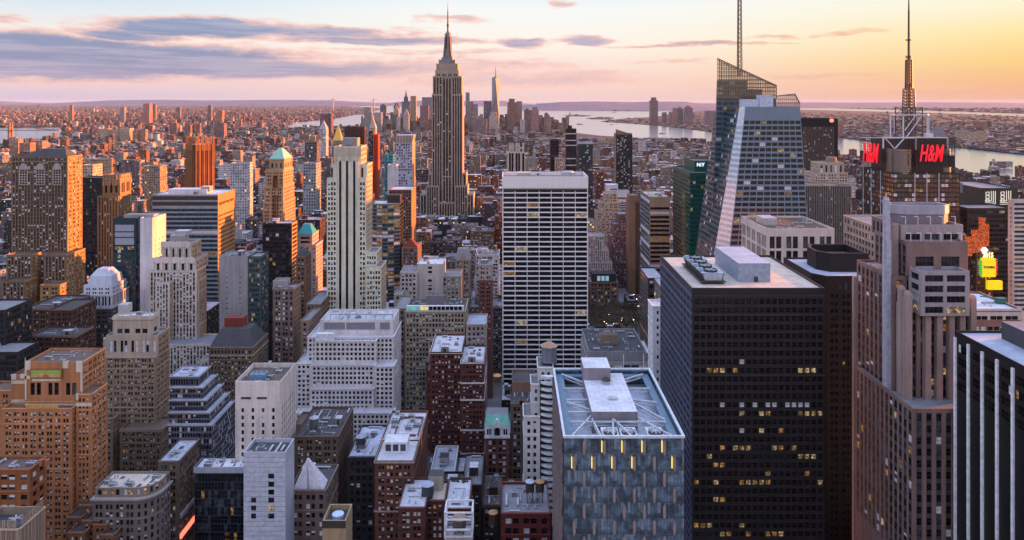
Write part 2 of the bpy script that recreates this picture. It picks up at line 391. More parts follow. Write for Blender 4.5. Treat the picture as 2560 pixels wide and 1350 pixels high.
    def clutter(s, r, n=6, z=None, ph=1.1, big=True, k=-1, seed=0):
        """machines on a roof: sub-parts of that roof"""
        x0, x1, y0, y1, z1 = r; z = (z if z is not None else z1) - ph; g = random.Random(s.label + str(seed)); W, D = x1 - x0, y1 - y0
        taken = []
        for i in range(int(n * 1.7) + 2):
            kind = g.choice(['air_conditioner', 'air_conditioner', 'duct', 'duct', 'pipe', 'pipe', 'vent', 'stair_bulkhead' if big and i < 3 else 'vent', 'vent', 'skylight'])
            w, d, h = {'air_conditioner': (g.uniform(1.8, 4), g.uniform(1.6, 3), g.uniform(1.2, 2.4)), 'duct': (g.uniform(4, 9), .8, .9), 'vent': (.9, .9, g.uniform(1, 2)), 'pipe': (g.uniform(5, 12), .3, .5), 'skylight': (g.uniform(1.5, 3), g.uniform(1.5, 4), .7), 'stair_bulkhead': (g.uniform(3, 6), g.uniform(3, 5), g.uniform(2.6, 4.2))}[kind]
            if kind in ('duct', 'pipe') and g.random() < .5: w, d = d, w
            for _ in range(12):
                x = g.uniform(x0 + 1.2, max(x0 + 1.3, x1 - w - 1.2)); y = g.uniform(y0 + 1.2, max(y0 + 1.3, y1 - d - 1.2))
                if x + w > x1 - .8 or y + d > y1 - .8: continue
                if all(x > a[1] + .4 or x + w < a[0] - .4 or y > a[3] + .4 or y + d < a[2] - .4 for a in taken): break
            else: continue
            taken.append((x, x + w, y, y + d)); s.subs.append((kind, (x + w / 2, y + d / 2, z), (w, d, h), k))
    def finish(s):
        ox, oy, oz = s.org
        ALLB.append(s); s.root = empty(s.name, s.org, s.label, s.cat, s.group)
        s.wall.build('wall', s.root, s.org)
        robs = [rm.build('roof', s.root, s.org) for rm, c in s.roofs]
        for nm, l in s.extra.items():
            for mb in l: mb.build(nm, s.root, s.org)
        for kind, loc, sc_, k in s.subs:
            ob = bpy.data.objects.new(kind, proto(kind)); COL.objects.link(ob); ob.parent = robs[k] if k < len(robs) else robs[-1]
            ob.location = (loc[0] - ox, loc[1] - oy, loc[2]); ob.scale = sc_
        # windows: the hundred that show largest are parts of their own, the rest one part
        def score(w):
            c = [sum(p[i] for p in w[:4]) / 4 for i in range(3)]; px = CX + F * c[0] / c[1]; py = HY + F * (CZ - c[2]) / c[1]
            a = (Vector(w[1]) - Vector(w[0])).length * (w[2][2] - w[1][2]) / c[1] ** 2 * abs(w[5].dot(Vector((c[0], c[1], 0)).normalized()))
            inside = 0 < px < 2560 and py < min(1350, (s.vis or 1350))
            return (not inside, -round(math.log(max(a, 1e-12)) * 2), -c[2])
        order = sorted(s.wins, key=score); nsingle = 0 if s.nosingle else s.maxwin
        rest = MB(); nind = 0
        for w in order:
            mb = MB() if nind < nsingle else rest
            s.pane(mb, w)
            if mb is not rest:
                mb.build('window', s.root, s.org); nind += 1
        o = rest.build('window', s.root, s.org)
        if o: o['kind'] = 'stuff'
        xs0 = min(p[0] / p[2] for p in s.px); xs1 = max(p[1] / p[2] for p in s.px); top = min(HY + F * (CZ - p[3]) / p[2] for p in s.px)
        if s.vis: KEEP.append((CX + F * xs0, CX + F * xs1, s.vis, s.Y))
        if s.short: HEROES.append((s.short, CX + F * (xs0 + xs1) / 2, (top + (s.vis or top + 60)) / 2, s.Y))
        return s.root
    def pane(s, mb, w):
        a, b, c, d, st, n = w; g = s.rng; r = g.random(); ws = st['w']; gl = st['gl']
        k = 0
        while k < 3 and r > ws[k]: r -= ws[k]; k += 1
        m = gl if k in (0, 1) else ((LIT if g.random() < .6 else LIT2) if k == 2 else BLIND)  # whole panes in blind colour also stand in for reflected sky
        if m is GL_DARK and g.random() < .16: m = GL_BLUE  # bluish tint imitates sky mirrored in some dark panes
        mb.poly([a, b, c, d], m)
        wd = (Vector(b) - Vector(a)).length; e = .03
        off = lambda p, q=1: (p[0] + n.x * e * q, p[1] + n.y * e * q, p[2])
        L = lambda p, q, f: tuple(p[i] + (q[i] - p[i]) * f for i in range(3))
        if k == 1:
            f = g.choice([.45, .5, .5, .62])
            if g.random() < .6: mb.poly([off(L(a, d, f)), off(L(b, c, f)), off(c), off(d)], BLIND)
            else: mb.poly([off(a), off(b), off(L(b, c, 1 - f)), off(L(a, d, 1 - f))], BLIND)
        if wd > 3.4:                                  # mullions across a wide pane
            nm = max(1, round(wd / 1.5)) - 1; t = .07
            for i in range(1, nm + 1):
                f = i / (nm + 1); h = t / wd
                mb.poly([off(L(a, b, f - h), 2), off(L(a, b, f + h), 2), off(L(d, c, f + h), 2), off(L(d, c, f - h), 2)], MULL)
        elif wd > 1.1 and c[2] - b[2] > 1.3 and k != 1:
            h = .05 / (c[2] - b[2])
            mb.poly([off(L(a, d, .5 - h), 2), off(L(b, c, .5 - h), 2), off(L(b, c, .5 + h), 2), off(L(a, d, .5 + h), 2)], MULL)

PROTO = {}
def proto(kind):
    """unit shapes (1 x 1 x 1, standing on z = 0) for roof machines"""
    if kind in PROTO: return PROTO[kind]
    mb = MB(); 
    if kind == 'air_conditioner':
        mb.box(-.5, .5, -.5, .5, .12, .86, STEEL, bottom=True)
        for sx in (-.45, .38):
            for sy in (-.45, .38): mb.box(sx, sx + .07, sy, sy + .07, 0, .12, DARKM)
        mb.cyl(-.22, 0, .86, 1, .2, .2, STEEL, 12, top=DARKM); mb.cyl(.22, 0, .86, 1, .2, .2, STEEL, 12, top=DARKM)
        for i in range(5): mb.box(-.4 + i * .17, -.3 + i * .17, -.512, -.503, .2, .78, DARKM)
    elif kind == 'duct':
        mb.box(-.5, .5, -.5, .5, .35, 1, STEEL, bottom=True)
        for sx in (-.42, 0, .36): mb.box(sx, sx + .06, -.3, .3, 0, .35, DARKM)
    elif kind == 'pipe':
        mb.box(-.5, .5, -.5, .5, .4, 1, STEEL, bottom=True)
        for sx in (-.4, 0, .38): mb.box(sx, sx + .02, -.4, .4, 0, .4, DARKM)
    elif kind == 'skylight':
        mb.prism([(-.5, -.5), (.5, -.5), (.5, .5), (-.5, .5)], 0, .35, WHITEP); mb.prism([(-.47, -.47), (.47, -.47), (.47, .47), (-.47, .47)], .351, 1, GL_BLUE, p1=[(-.02, -.47), (.02, -.47), (.02, .47), (-.02, .47)])
    elif kind == 'vent':
        mb.cyl(0, 0, 0, .7, .3, .3, STEEL, 10, cap=False); mb.cyl(0, 0, .7, .78, .5, .5, STEEL, 10, cap=False); mb.cyl(0, 0, .78, 1, .5, .12, STEEL, 10)
    elif kind == 'stair_bulkhead':
        w = wallm((.3, .27, .26)); mb.box(-.5, .5, -.5, .5, 0, .94, w); mb.box(-.53, .53, -.53, .53, .94, 1, ROOF['pale'], bottom=True)
        mb.box(-.2, .2, -.52, -.503, 0, .7, DARKM)
    o = mb.build(kind); me = o.data; bpy.data.objects.remove(o); PROTO[kind] = me; return me

def tank(x, y, z, r, h, label, cone=(.5, .26, .13), barrel=(.1, .07, .055), leg=3.0):
    """wooden water tank on a steel frame"""
    root = empty('water_tank', (x, y, z), label, 'water tank', 'rooftop water tanks')
    m = MB(); m.cyl(0, 0, leg, leg + h, r, r * .97, wallm(barrel, .8, .35), 18)
    for i in range(1, 5): m.cyl(0, 0, leg + h * i / 5, leg + h * i / 5 + .08, r * 1.015, r * 1.015, DARKM, 18, cap=False)
    m.build('barrel', root)
    m = MB(); m.cyl(0, 0, leg + h, leg + h + r * .62, r * 1.12, .05, wallm(cone, .7, .3), 18); m.cyl(0, 0, leg + h - .12, leg + h, r * 1.12, r * 1.12, wallm(cone, .7, .3), 18, cap=False); m.build('conical_roof', root)
    for sx in (-1, 1):
        for sy in (-1, 1):
            m = MB(); q = r * .66; m.bar((sx * q, sy * q, 0), (sx * q, sy * q, leg), .28, DARKM); m.build('leg', root)
    m = MB(); m.box(-r, r, -r, r, leg - .3, leg - .003, DARKM, bottom=True); m.build('platform', root)
    m = MB(); q = r * .66
    for a, b in (((-q, -q), (q, -q)), ((q, -q), (q, q))):
        m.bar((*a, .2), (*b, leg - .4), .12, DARKM); m.bar((*b, .2), (*a, leg - .4), .12, DARKM)
    m.build('brace', root); return root

def sign_text(parent, body, loc, rot, size, m, name='lettering', org=None, shear=0., ext=.15, bold=0., width=None, label=None):
    cu = bpy.data.curves.new(name, 'FONT'); cu.body = body; cu.size = size; cu.extrude = ext; cu.shear = shear; cu.align_x = 'CENTER'; cu.align_y = 'CENTER'; cu.offset = bold
    cu.resolution_u = 2
    tmp = bpy.data.objects.new(name, cu); COL.objects.link(tmp)
    dg = bpy.context.evaluated_depsgraph_get(); me = bpy.data.meshes.new_from_object(tmp.evaluated_get(dg)); bpy.data.objects.remove(tmp)
    me.materials.clear(); me.materials.append(m)
    if width:
        xs = [v.co.x for v in me.vertices]; k = width / (max(xs) - min(xs))
        for v in me.vertices: v.co.x *= k
    o = bpy.data.objects.new(name, me); COL.objects.link(o); o.rotation_euler = rot
    if parent:
        o.parent = parent; l = parent.location; o.location = (loc[0] - l.x, loc[1] - l.y, loc[2] - l.z)
    else: o.location = loc
    if label: o['label'] = label
    return o
# ================================================================ LEFT HALF, near to far
BRICK_O = (.5, .25, .145); BRICK_R = (.13, .045, .035); BRICK_B = (.19, .1, .07); STONE = (.46, .4, .34); CREAM = (.8, .7, .58); WHITE = (.62, .58, .57); GREYC = (.36, .34, .35); BROWN = (.27, .2, .15); DKBR = (.05, .042, .042)
def depth(pf, pr, Y): return Y * ((pf - CX) / (pr - CX) - 1)

# orange brick setback tower with the mosaic panel
b = Bd('brick_office_tower', 'orange brick setback tower with a green and gold mosaic panel near its flat top', 'office tower', 'orange brick tower with the mosaic panel', 350, 1340)
st = S(BRICK_O, 2.05, 3.1, .46, .52, w=(.5, .4, .03, .07)); sd = S(BRICK_O, 2.1, 3.1, .5, .55, w=(.55, .38, .02, .05))
r0 = b.T(62, 205, 905, 20, S(BRICK_O, 4.2, 14, .42, .62, w=(1, 0, 0, 0), top=9, bot=1), sd, roof='brown', pyb=1005)
b.clutter(r0, 7); ww = wallm((.66, .58, .5))
b.T(62, 205, 1003, 20, st, sd, pyb=1140, roof='brown'); b.T(28, 62, 938, 17, S(BRICK_O, 9, 40, .01, .01, edge=3), sd, roof='brown', z0=0, Y=353)
r1 = b.T(5, 180, 1020, 6, st, sd, Y=344, z0=0, roof='brown'); b.T(-40, 28, 975, 12, st, sd, Y=356, roof='brown'); b.T(190, 228, 985, 14, st, sd, Y=346, roof='brown'); b.T(180, 190, 1040, 12, st, sd, Y=347, roof='brown')
for a in ((28, 62, 952, 960), (28, 62, 1000, 1008), (28, 62, 1040, 1045), (62, 205, 1010, 1022), (190, 228, 1008, 1016), (62, 76, 903, 925), (156, 170, 903, 921), (190, 205, 903, 930), (62, 76, 940, 948), (80, 150, 947, 953), (28, 40, 936, 950), (50, 62, 936, 946), (62, 66, 925, 1000), (201, 205, 930, 1000), (190, 196, 984, 1000), (220, 228, 984, 1004)):
    q = b.part('stone_band'); Yq = 352.6 if a[0] == 28 else (345.6 if a[0] == 190 else 349.6); q.box(X(a[0], Yq), X(a[1], Yq), Yq, Yq + .35, Z(a[3], Yq), Z(a[2], Yq), ww, bottom=True)
q = b.part('mosaic_panel'); y0 = 349.55
q.box(X(76, y0), X(156, y0), y0 - .25, y0 + .4, Z(946, y0), Z(922, y0), wallm((.4, .16, .07)), bottom=True)
q.box(X(79, y0), X(153, y0), y0 - .4, y0 - .26, Z(943, y0), Z(925, y0), plain('mosaic', (.32, .45, .12), .4)); q.box(X(84, y0), X(148, y0), y0 - .5, y0 - .41, Z(942, y0), Z(934, y0), plain('mosaic', (.6, .42, .14), .4))
c0 = (X(116, y0), Z(942, y0))
q.poly([(c0[0] + 1.5 * math.cos(R(i * 15)), y0 - .53, c0[1] + 1.5 * math.sin(R(i * 15))) for i in range(13)], plain('mosaic', (.45, .13, .05), .4))
q = b.part('gilt_panel'); q.box(X(65, 343.5), X(145, 343.5), 343.4, 343.9, Z(1021, 343.5), Z(1012, 343.5), plain('gilt', (.6, .33, .1), .4), bottom=True)
# wing and stepped base on the avenue side
for i, (a, c, t, Y, D) in enumerate([(166, 205, 1292, 334, 9), (205, 232, 1262, 338, 8), (205, 250, 1300, 330, 8), (170, 212, 1330, 326, 8), (232, 268, 1310, 328.6, 10), (250, 285, 1335, 325, 9)]):
    r = b.T(a, c, t, D, S((.26, .14, .09), 2.2, 3.1, .46, .5), Y=Y, roof='dark')
b.finish()
# plain brick block beside it
b = Bd('brick_office_block', 'square orange brown brick block with a gravel roof in front of the mosaic tower', 'office building', 'square brick block', 312, 1340)
r = b.T(-60, 75, 1172, 11, S((.34, .14, .075), 4.2, 4.2, .62, .45, w=(.4, .5, .02, .08)), S((.3, .12, .065), 4, 4.2, .5, .45), roof='brown'); b.clutter(r, 5)
q = b.part('roof_tank')
for xx in (-207.5, -204.8): q.cyl(xx - 2, 317, Z(1172, 312) - 1, Z(1172, 312) + 1.6, 1.1, 1.1, wallm((.42, .17, .12)), 14)
b.finish()
# louvred beige box in the corner
b = Bd('ventilation_building', 'beige ribbed box with an open top holding a round fan, in the lower left corner', 'rooftop plant', 'beige ribbed fan box', 268, 1348)
st = S((.42, .33, .26), 1.0, 60, .5, .97, .18, top=.6, w=(0, 0, 0, 0), gl=wallm((.3, .24, .19))); st['w'] = (1, 0, 0, 0)
r = b.T(-70, 48, 1322, 15, st, st, ph=3.2, pt=.5, roof='dark'); b.nosingle = True
q = b.part('fan'); cx, cy = X(30, 275), 277; zz = r[4] - 3.2; q.cyl(cx, cy, zz, zz + 1.6, 3, 3, STEEL, 20, top=DARKM)
for i in range(6):
    a = R(60 * i); q.bar((cx, cy, zz + 1.75), (cx + 2.7 * math.cos(a), cy + 2.7 * math.sin(a), zz + 1.75), .5, STEEL)
b.finish()
# curved corner block
b = Bd('curved_corner_block', 'grey stone block with a rounded corner, lit attic storey and pinkish flat roof', 'office building', 'rounded corner block', 330, 1345)
y0 = 330; x0, x1 = X(232, y0), X(388, y0); zt = Z(1222, y0); rr = 9
P = [(x0, y0), (x1 - rr, y0)] + [(x1 - rr + rr * math.sin(R(a)), y0 + rr - rr * math.cos(R(a))) for a in (18, 36, 54, 72, 90)] + [(x1, y0 + 15), (x0, y0 + 15)]
st = S((.22, .19, .18), 2.3, 3.6, .48, .55, w=(.75, .16, .03, .06), edge=.4)
b.tier(P, 0, zt - 5.2, st, roof='cream')
r = b.tier([(p[0] * 1.0 + (.5 if p[0] < -185 else -.7), p[1] + .8) for p in P], zt - 4.6, zt, S((.3, .25, .22), 3, 3.4, .5, .7, w=(.35, .1, .45, .1), top=.6, bot=.3, edge=.4), roof='cream')
q = b.part('cornice'); C1 = [(p[0], p[1]) for p in P]; cxm = (x0 + x1) / 2
q.prism([(cxm + (p[0] - cxm) * 1.06, y0 + 7.5 + (p[1] - y0 - 7.5) * 1.11) for p in P], zt - 5.17, zt - 4.4, wallm((.42, .38, .36)), bottom=True)
b.clutter(r, 8); b.finish()
# long avenue block with lit side windows
b = Bd('avenue_block', 'long olive brown block with yellow lit side windows above a red sign band', 'office building', 'block with lit side windows', 347, 1345)
st = S((.15, .12, .1), 2.3, 3.4, .48, .5, w=(.5, .1, .34, .06)); r = b.T(395, 447, 1152, 23, st, st, roof='blue', ph=.8); b.clutter(r, 7); r2 = b.T(425, 462, 1128, 16, st, st, Y=371, roof='blue')
q = b.part('sign_band'); q.box(r[1] + .05, r[1] + .7, 348, 366, 45, 47.4, plain('shop_light', (.3, .05, .04), .5, emit=(1, .13, .08), es=.7), bottom=True)
q = b.part('balcony_band'); q.box(r[1] + .03, r[1] + .9, 348, 369, 55, 57, wallm((.4, .38, .4)), bottom=True)
b.finish()
# beige brown tower (left centre)
b = Bd('tan_brick_tower', 'tall tan brick tower with a pale stone crown and arcaded top floors', 'office tower', 'tan tower with the pale stone crown', 430, 1150)
TAN = (.36, .27, .2); st = S(TAN, 2.1, 3.35, .46, .5, w=(.6, .3, .03, .07)); y0 = 430
r = b.T(282, 380, 790, depth(380, 398, y0), S((.52, .45, .38), 5.2, 4.2, .5, .6, w=(.8, .1, 0, .1), top=7), roof='white', pyb=838); b.clutter(r, 4)
b.T(265, 395, 838, 14, S((.5, .43, .36), 3.3, 8.5, .42, .72, w=(.55, .3, 0, .15), top=3), st, pyb=890, roof='grey')
r2 = b.T(262, 390, 888, depth(390, 424, y0), st, st, roof='grey'); b.T(258, 300, 845, 20, S((.48, .41, .35), 3.3, 3.6, .4, .5), st, Y=437, roof='grey')
b.T(252, 282, 1045, 8, st, st, Y=424, roof='dark'); r3 = b.T(300, 403, 1072, depth(403, 436, 420), S((.27, .2, .15), 2.1, 3.35, .46, .5, w=(.6, .24, .08, .08)), Y=420, roof='brown')
b.band(r2, r2[4] - 1.6, 1.2, .5, wallm((.52, .46, .4))); b.band(r, r[4] - 2.2, 1.4, .5, wallm((.55, .48, .42))); b.band((r3[0], r3[1], r3[2], r3[3]), r3[4] - 1.6, 1, .4, wallm((.4, .32, .26)))
q = b.part('flue'); q.box(X(295, 440), X(318, 440), 440, 446, Z(795, 430), Z(762, 440), wallm((.5, .48, .47))); b.finish()
# dark stepped glass block
b = Bd('stepped_glass_block', 'dark grey glass ziggurat whose floors step outward in pale edged terraces', 'office building', 'dark stepped glass block', 400, 1140)
for i, (a, c, t, bt, Y) in enumerate([(425, 497, 940, 966, 400), (424, 508, 968, 996, 397), (423, 516, 1000, 1028, 394), (422, 524, 1031, 1060, 391), (420, 530, 1062, 1140, 388)]):
    st = S((.2, .2, .23), 1.45, 3.4, .84, .7, .2, w=(.82, .04, .02, .12), top=.9, edge=.2, sill=.15)
    r = b.T(a, c, t, depth(c, c + 30 + i * 7, Y) + (0 if i else 0), st, st, Y=Y, roof='blue', z0=Z(bt, Y) if i < 4 else 0, ph=.5)
    b.band(r, r[4] - .5, .5, .3, wallm((.5, .5, .54)), 'terrace_edge')
    if i == 0: b.clutter(r, 4)
b.finish()
# white slab
b = Bd('white_slab', 'plain white stone slab with paired narrow window columns and blue roof plant', 'office building', 'plain white slab', 360, 1130)
y0 = 360; r = b.T(588, 702, 953, depth(702, 740, y0), S((.68, .62, .58), 5.4, 3.9, .26, .52, w=(.9, .05, 0, .05), top=13, edge=1.2), S((.68, .62, .58), 3.2, 3.9, .32, .52, top=13, w=(.9, .05, 0, .05)), roof='brown', ph=2.4)
q = b.part('roof_slot'); q.box(r[0] + 3, r[0] + 8, y0 - .2, y0 - .003, r[4] - 9, r[4] - 8, DARKM); q.box(r[0] + 11, r[0] + 16, y0 - .2, y0 - .003, r[4] - 9, r[4] - 8, DARKM)
q = b.part('cooling_tower'); zz = r[4] - 2.3; bl = plain('blue_plant', (.16, .27, .4), .45); q.box(r[0] + 5, r[0] + 13, y0 + 6, y0 + 11, zz, zz + 3.4, bl)
for i in range(3): q.cyl(r[0] + 6.6 + i * 2.5, y0 + 8.5, zz + 3.4, zz + 3.8, 1.0, 1.0, STEEL, 12, top=DARKM)
b.clutter(r, 5, ph=2.4); b.finish()
# white tile blank block
b = Bd('tiled_blank_block', 'pale blue grey tiled block with an almost blank gridded front', 'office building', 'tile clad blank block', 300, 1330)
TILE = wallm((.5, .53, .6), .4, .12); st = S(TILE, 2.1, 2.1, .975, .975, .05, w=(1, 0, 0, 0), gl=plain('facing_tile', (.52, .56, .66), .35), top=1.2, edge=.1, sill=.012); b.nosingle = True
r = b.T(609, 714, 1130, 12, st, st, roof='dark', ph=1.6); b.clutter(r, 6, ph=1.6)
for i in range(6):
    q = b.newpart('window'); zc = Z(1190 + i * 20, 300); q.box(X(671, 300), X(685, 300), 299.9, 300.03, zc - 1, zc + 1, LIT2 if i == 4 else GL_DARK, bottom=True)
    if i > 2:
        q = b.newpart('window'); q.box(X(628, 300), X(640, 300), 299.9, 300.03, zc - 1, zc + 1, GL_DARK, bottom=True)
b.finish()
# dark glass low front
b = Bd('dark_glass_block', 'low black glass fronted block with a pale roof rim and coloured reflections', 'office building', 'low black glass block', 352, 1345)
r = b.T(486, 610, 1168, 10, S((.05, .055, .065), 1.6, 4, .92, .9, .12, w=(.96, .01, .03, 0), top=3.2, edge=.2, sill=.05), roof='white', ph=.6); b.band(r, r[4] - 2.8, 2.8, .25, wallm((.42, .43, .5)), 'fascia'); b.clutter(r, 8, big=False); b.finish()
# town house with a pyramid roof
b = Bd('pyramid_roof_house', 'brown house topped by a pale grey steep pyramid roof', 'building', 'pale pyramid roof', 312, 1345)
r = b.T(722, 815, 1224, 22, S((.2, .15, .13), 3, 3.8, .5, .5), roof='dark'); q = b.part('pyramid_roof'); y0 = 314
xa, xb, xm = X(733, y0), X(808, y0), X(770, y0 + 4); zb, zt = Z(1224, y0), Z(1146, y0 + 4)
q.prism([(xa, y0), (xb, y0), (xb, y0 + 8), (xa, y0 + 8)], zb, zt, plain('zinc_skin', (.66, .64, .7), .5), p1=[(xm - .4, y0 + 3.6), (xm + .4, y0 + 3.6), (xm + .4, y0 + 4.4), (xm - .4, y0 + 4.4)])
q = b.part('ridge_rib'); q.bar((X(771, y0), y0 - .1, zb), (xm, y0 + 3.5, zt - 2), .8, plain('zinc_dark', (.28, .27, .3), .5)); b.clutter(r, 3, k=0); b.finish()
# the brown block behind it with white pipes
b = Bd('brown_brick_block', 'brown brick block with white pipes and ducts on its roof, behind the pyramid roof', 'office building', 'brown block with white pipes', 372, 1180)
st = S((.17, .12, .09), 2.3, 3.3, .42, .5); r = b.T(735, 845, 1090, 36, st, st, roof='dark'); b.clutter(r, 14); b.T(735, 788, 1060, 16, S((.3, .22, .17), 20, 20, .01, .01), Y=392, roof='brown'); b.finish()
tank(X(783, 380), 382, Z(1090, 372) - 1, 2.3, 3.6, 'grey water tank with a pale cone on the brown block behind the pyramid roof', cone=(.5, .52, .55), barrel=(.2, .2, .21), leg=2.6)
# beige shaft with a fan
b = Bd('beige_flue_tower', 'beige concrete shaft with a round fan sunk in its open top', 'ventilation shaft', 'beige shaft with the fan', 262, 1348)
r = b.T(806, 864, 1302, 11, S((.4, .31, .21), 30, 30, .01, .01), roof='dark', ph=2.2, pt=.6); q = b.part('fan'); cx, cy, zz = (r[0] + r[1]) / 2, 268, r[4] - 2.1
q.cyl(cx, cy, zz, zz + 1.3, 2.2, 2.2, plain('fan_ring', (.4, .48, .6), .4), 20, top=plain('fan_ring', (.5, .6, .75), .4)); q = b.part('rim'); q.box(r[0] - .1, r[1] + .1, 261.8, 261.99, r[4] - 2.6, r[4] + .05, wallm((.06, .05, .045))); b.finish()
# dark narrow building
b = Bd('dark_narrow_building', 'narrow black brick building with blue roof patches between two lighter blocks', 'office building', 'narrow black building', 362, 1300)
st = S((.045, .035, .04), 3, 3.7, .5, .5, w=(.8, .1, .02, .08)); r = b.T(868, 938, 1142, 36, st, st, roof='blue'); b.clutter(r, 8); b.finish()
tank(X(900, 372), 374, Z(1142, 362) - 1, 2.5, 3.4, 'bluish water tank on the narrow black building', cone=(.4, .43, .48), barrel=(.09, .09, .1), leg=2.4)
# central brown brick building
b = Bd('brown_brick_building', 'red brown brick building with pale lilac roof and a white glazed penthouse', 'office building', 'brick building with the white penthouse', 320, 1345)
BR = (.17, .075, .055); st = S(BR, 2.05, 3.0, .48, .5, w=(.5, .3, .08, .12)); r = b.T(937, 1034, 1152, 20, st, st, roof='pale', ph=.5); r2 = b.T(948, 1046, 1112, 38, st, st, Y=341, roof='pale'); b.T(985, 1045, 1086, 20, st, Y=352, roof='pale')
b.clutter(r2, 12); b.band(r, r[4] - 1, .8, .35, wallm((.45, .38, .35))); b.band((r[0], r[1], r[2], r[3]), r[4] - 23, .6, .3, wallm((.4, .33, .3)))
q = b.part('penthouse'); y0 = 328; zz = r[4] - .5; q.box(X(960, y0), X(1018, y0), y0, y0 + 8, zz, zz + 5, WHITEP, ROOF['white'])
for i in range(3):
    xx = X(964, y0) + i * 3.4; q2 = b.newpart('penthouse_window'); q2.box(xx, xx + 2.5, y0 - .1, y0 - .003, zz + 1, zz + 4, GL_BLUE, bottom=True)
q2 = b.newpart('lit_window'); q2.box(X(975, 340), X(1016, 340), 340.75, 340.96, r2[4] - 5.6, r2[4] - 3.4, LIT2, bottom=True)
b.finish()
# twin winged brick block with roof gardens
b = Bd('twin_wing_brick_block', 'brick block with two pale roofed wings and planted terraces around a central bulkhead', 'apartment building', 'twin winged brick block', 300, 1348)
st = S((.14, .055, .045), 2.3, 3.1, .48, .52, w=(.5, .3, .06, .14)); y0 = 300
b.T(995, 1062, 1268, 24, st, st, roof='pale', ph=1); b.T(1112, 1172, 1268, 24, st, st, roof='pale', ph=1); r = b.T(1062, 1112, 1250, 16, st, st, Y=308, roof='cream', ph=1)
q = b.part('bulkhead'); q.box(X(1070, 316), X(1106, 316), 317, 323, r[4] - 1, r[4] + 5.5, wallm((.5, .44, .36)), ROOF['dark'])
q = b.part('terrace_plants'); g = random.Random(4); gm = plain('terrace_leaf', (.05, .065, .03), .8)
for i in range(26):
    xx = X(g.choice([1000, 1130]) + g.uniform(0, 38), 322); hh = g.uniform(.8, 2.6); q.cyl(xx, 321 + g.uniform(0, 2), Z(1268, 300) - 1, Z(1268, 300) - 1 + hh, .55, .1, gm, 6)
b.clutter((X(1118, 300), X(1168, 300), 302, 318, Z(1268, 300)), 5, k=1, big=False); b.clutter((X(999, 300), X(1058, 300), 302, 318, Z(1268, 300)), 4, k=0, big=False, seed=2); b.finish()
tank(X(1068, 311), 312, r[4] - 1, 2.6, 4.2, 'dark water tank with a blue white cone between the two pale roofed wings', cone=(.45, .5, .6), barrel=(.1, .11, .13), leg=1.6)
# white framed tank enclosure
b = Bd('white_frame_enclosure', 'white steel frame round a small tan roofed water tank at the bottom edge', 'rooftop frame', 'white steel tank frame', 268, 1348)
r = b.T(1112, 1180, 1340, 9, S((.45, .44, .45), 4, 4, .5, .5), roof='pale'); q = b.part('steel_frame'); zz = r[4]
for lv in (2.2, 6, 8.6):
    for (a, c) in (((r[0], 268.2), (r[1], 268.2)), ((r[0], 276.5), (r[1], 276.5)), ((r[0], 268.2), (r[0], 276.5)), ((r[1], 268.2), (r[1], 276.5))): q.bar((*a, zz + lv), (*c, zz + lv), .55, WHITEP)
for a in ((r[0], 268.2), (r[1], 268.2), (r[0], 276.5), (r[1], 276.5)): q.bar((*a, zz - 1), (*a, zz + 8.8), .55, WHITEP)
b.finish(); tank((r[0] + r[1]) / 2, 272.4, r[4] - 1.1, 2.5, 3.4, 'small water tank with a tan cone inside the white steel frame', cone=(.5, .33, .24), barrel=(.2, .16, .14), leg=2.2)
# red brick tower
b = Bd('red_brick_tower', 'dark red brick tower in two stages with white stone bands and white roof trim', 'office tower', 'dark red brick tower', 432, 1110)
st = S(BRICK_R, 1.95, 3.05, .46, .5, w=(.62, .26, .03, .09)); r = b.T(1075, 1155, 880, 34, st, st, roof='pale'); r2 = b.T(1152, 1210, 905, 30, st, st, Y=424, roof='pale'); b.T(1086, 1150, 868, 18, st, Y=446, roof='pale')
wb = wallm((.6, .56, .54)); b.band(r, r[4] - 1, 1, .3, wb); b.T(1066, 1078, 925, 14, st, Y=434)
for k in (0, 12, 22, 40, 54): b.band((r2[0], r2[1], r2[2], r2[3]), r2[4] - 1 - k, .9, .35, wb, 'stone_band')
b.clutter(r, 5); b.clutter(r2, 5, k=1); b.finish()
# copper mansard hall
b = Bd('copper_mansard_hall', 'ornate white fronted house with an arched window under a bright green copper roof', 'building', 'green copper mansard', 402, 1165)
y0 = 402; st = S((.2, .09, .07), 2.6, 3.8, .5, .55, w=(.5, .3, 0, .2)); r = b.T(1213, 1273, 1092, 22, st, st); wm = wallm((.66, .66, .66)); cu = plain('copper_green', (.16, .46, .36), .6)
q = b.part('ornate_front'); q.box(r[0] - .2, r[1] + .2, y0 - .4, y0 + 14, r[4], r[4] + 6.4, wm); q = b.part('mansard_roof'); zz = r[4] + 6.4
q.prism([(r[0] - .4, y0 - .6), (r[1] + .4, y0 - .6), (r[1] + .4, y0 + 14.2), (r[0] - .4, y0 + 14.2)], zz, zz + 5, cu, ROOF['grey'], p1=[(r[0] + .6, y0 + 2.4), (r[1] - .6, y0 + 2.4), (r[1] - .6, y0 + 12), (r[0] + .6, y0 + 12)], bottom=True)
cx = (r[0] + r[1]) / 2; q = b.part('gable'); q.prism([(cx - 3.2, y0 - .9), (cx + 3.2, y0 - .9), (cx + 3.2, y0 + 1.8), (cx - 3.2, y0 + 1.8)], r[4] + 5, r[4] + 10, wm, p1=[(cx - .3, y0 - .9), (cx + .3, y0 - .9), (cx + .3, y0 + 1.8), (cx - .3, y0 + 1.8)])
q = b.newpart('arched_window'); q.poly([(cx - 1.5, y0 - .93, r[4] + 1.2), (cx + 1.5, y0 - .93, r[4] + 1.2)] + [(cx + 1.5 * math.cos(R(a)), y0 - .93, r[4] + 4.2 + 1.5 * math.sin(R(a))) for a in range(0, 181, 30)], GL_DARK)
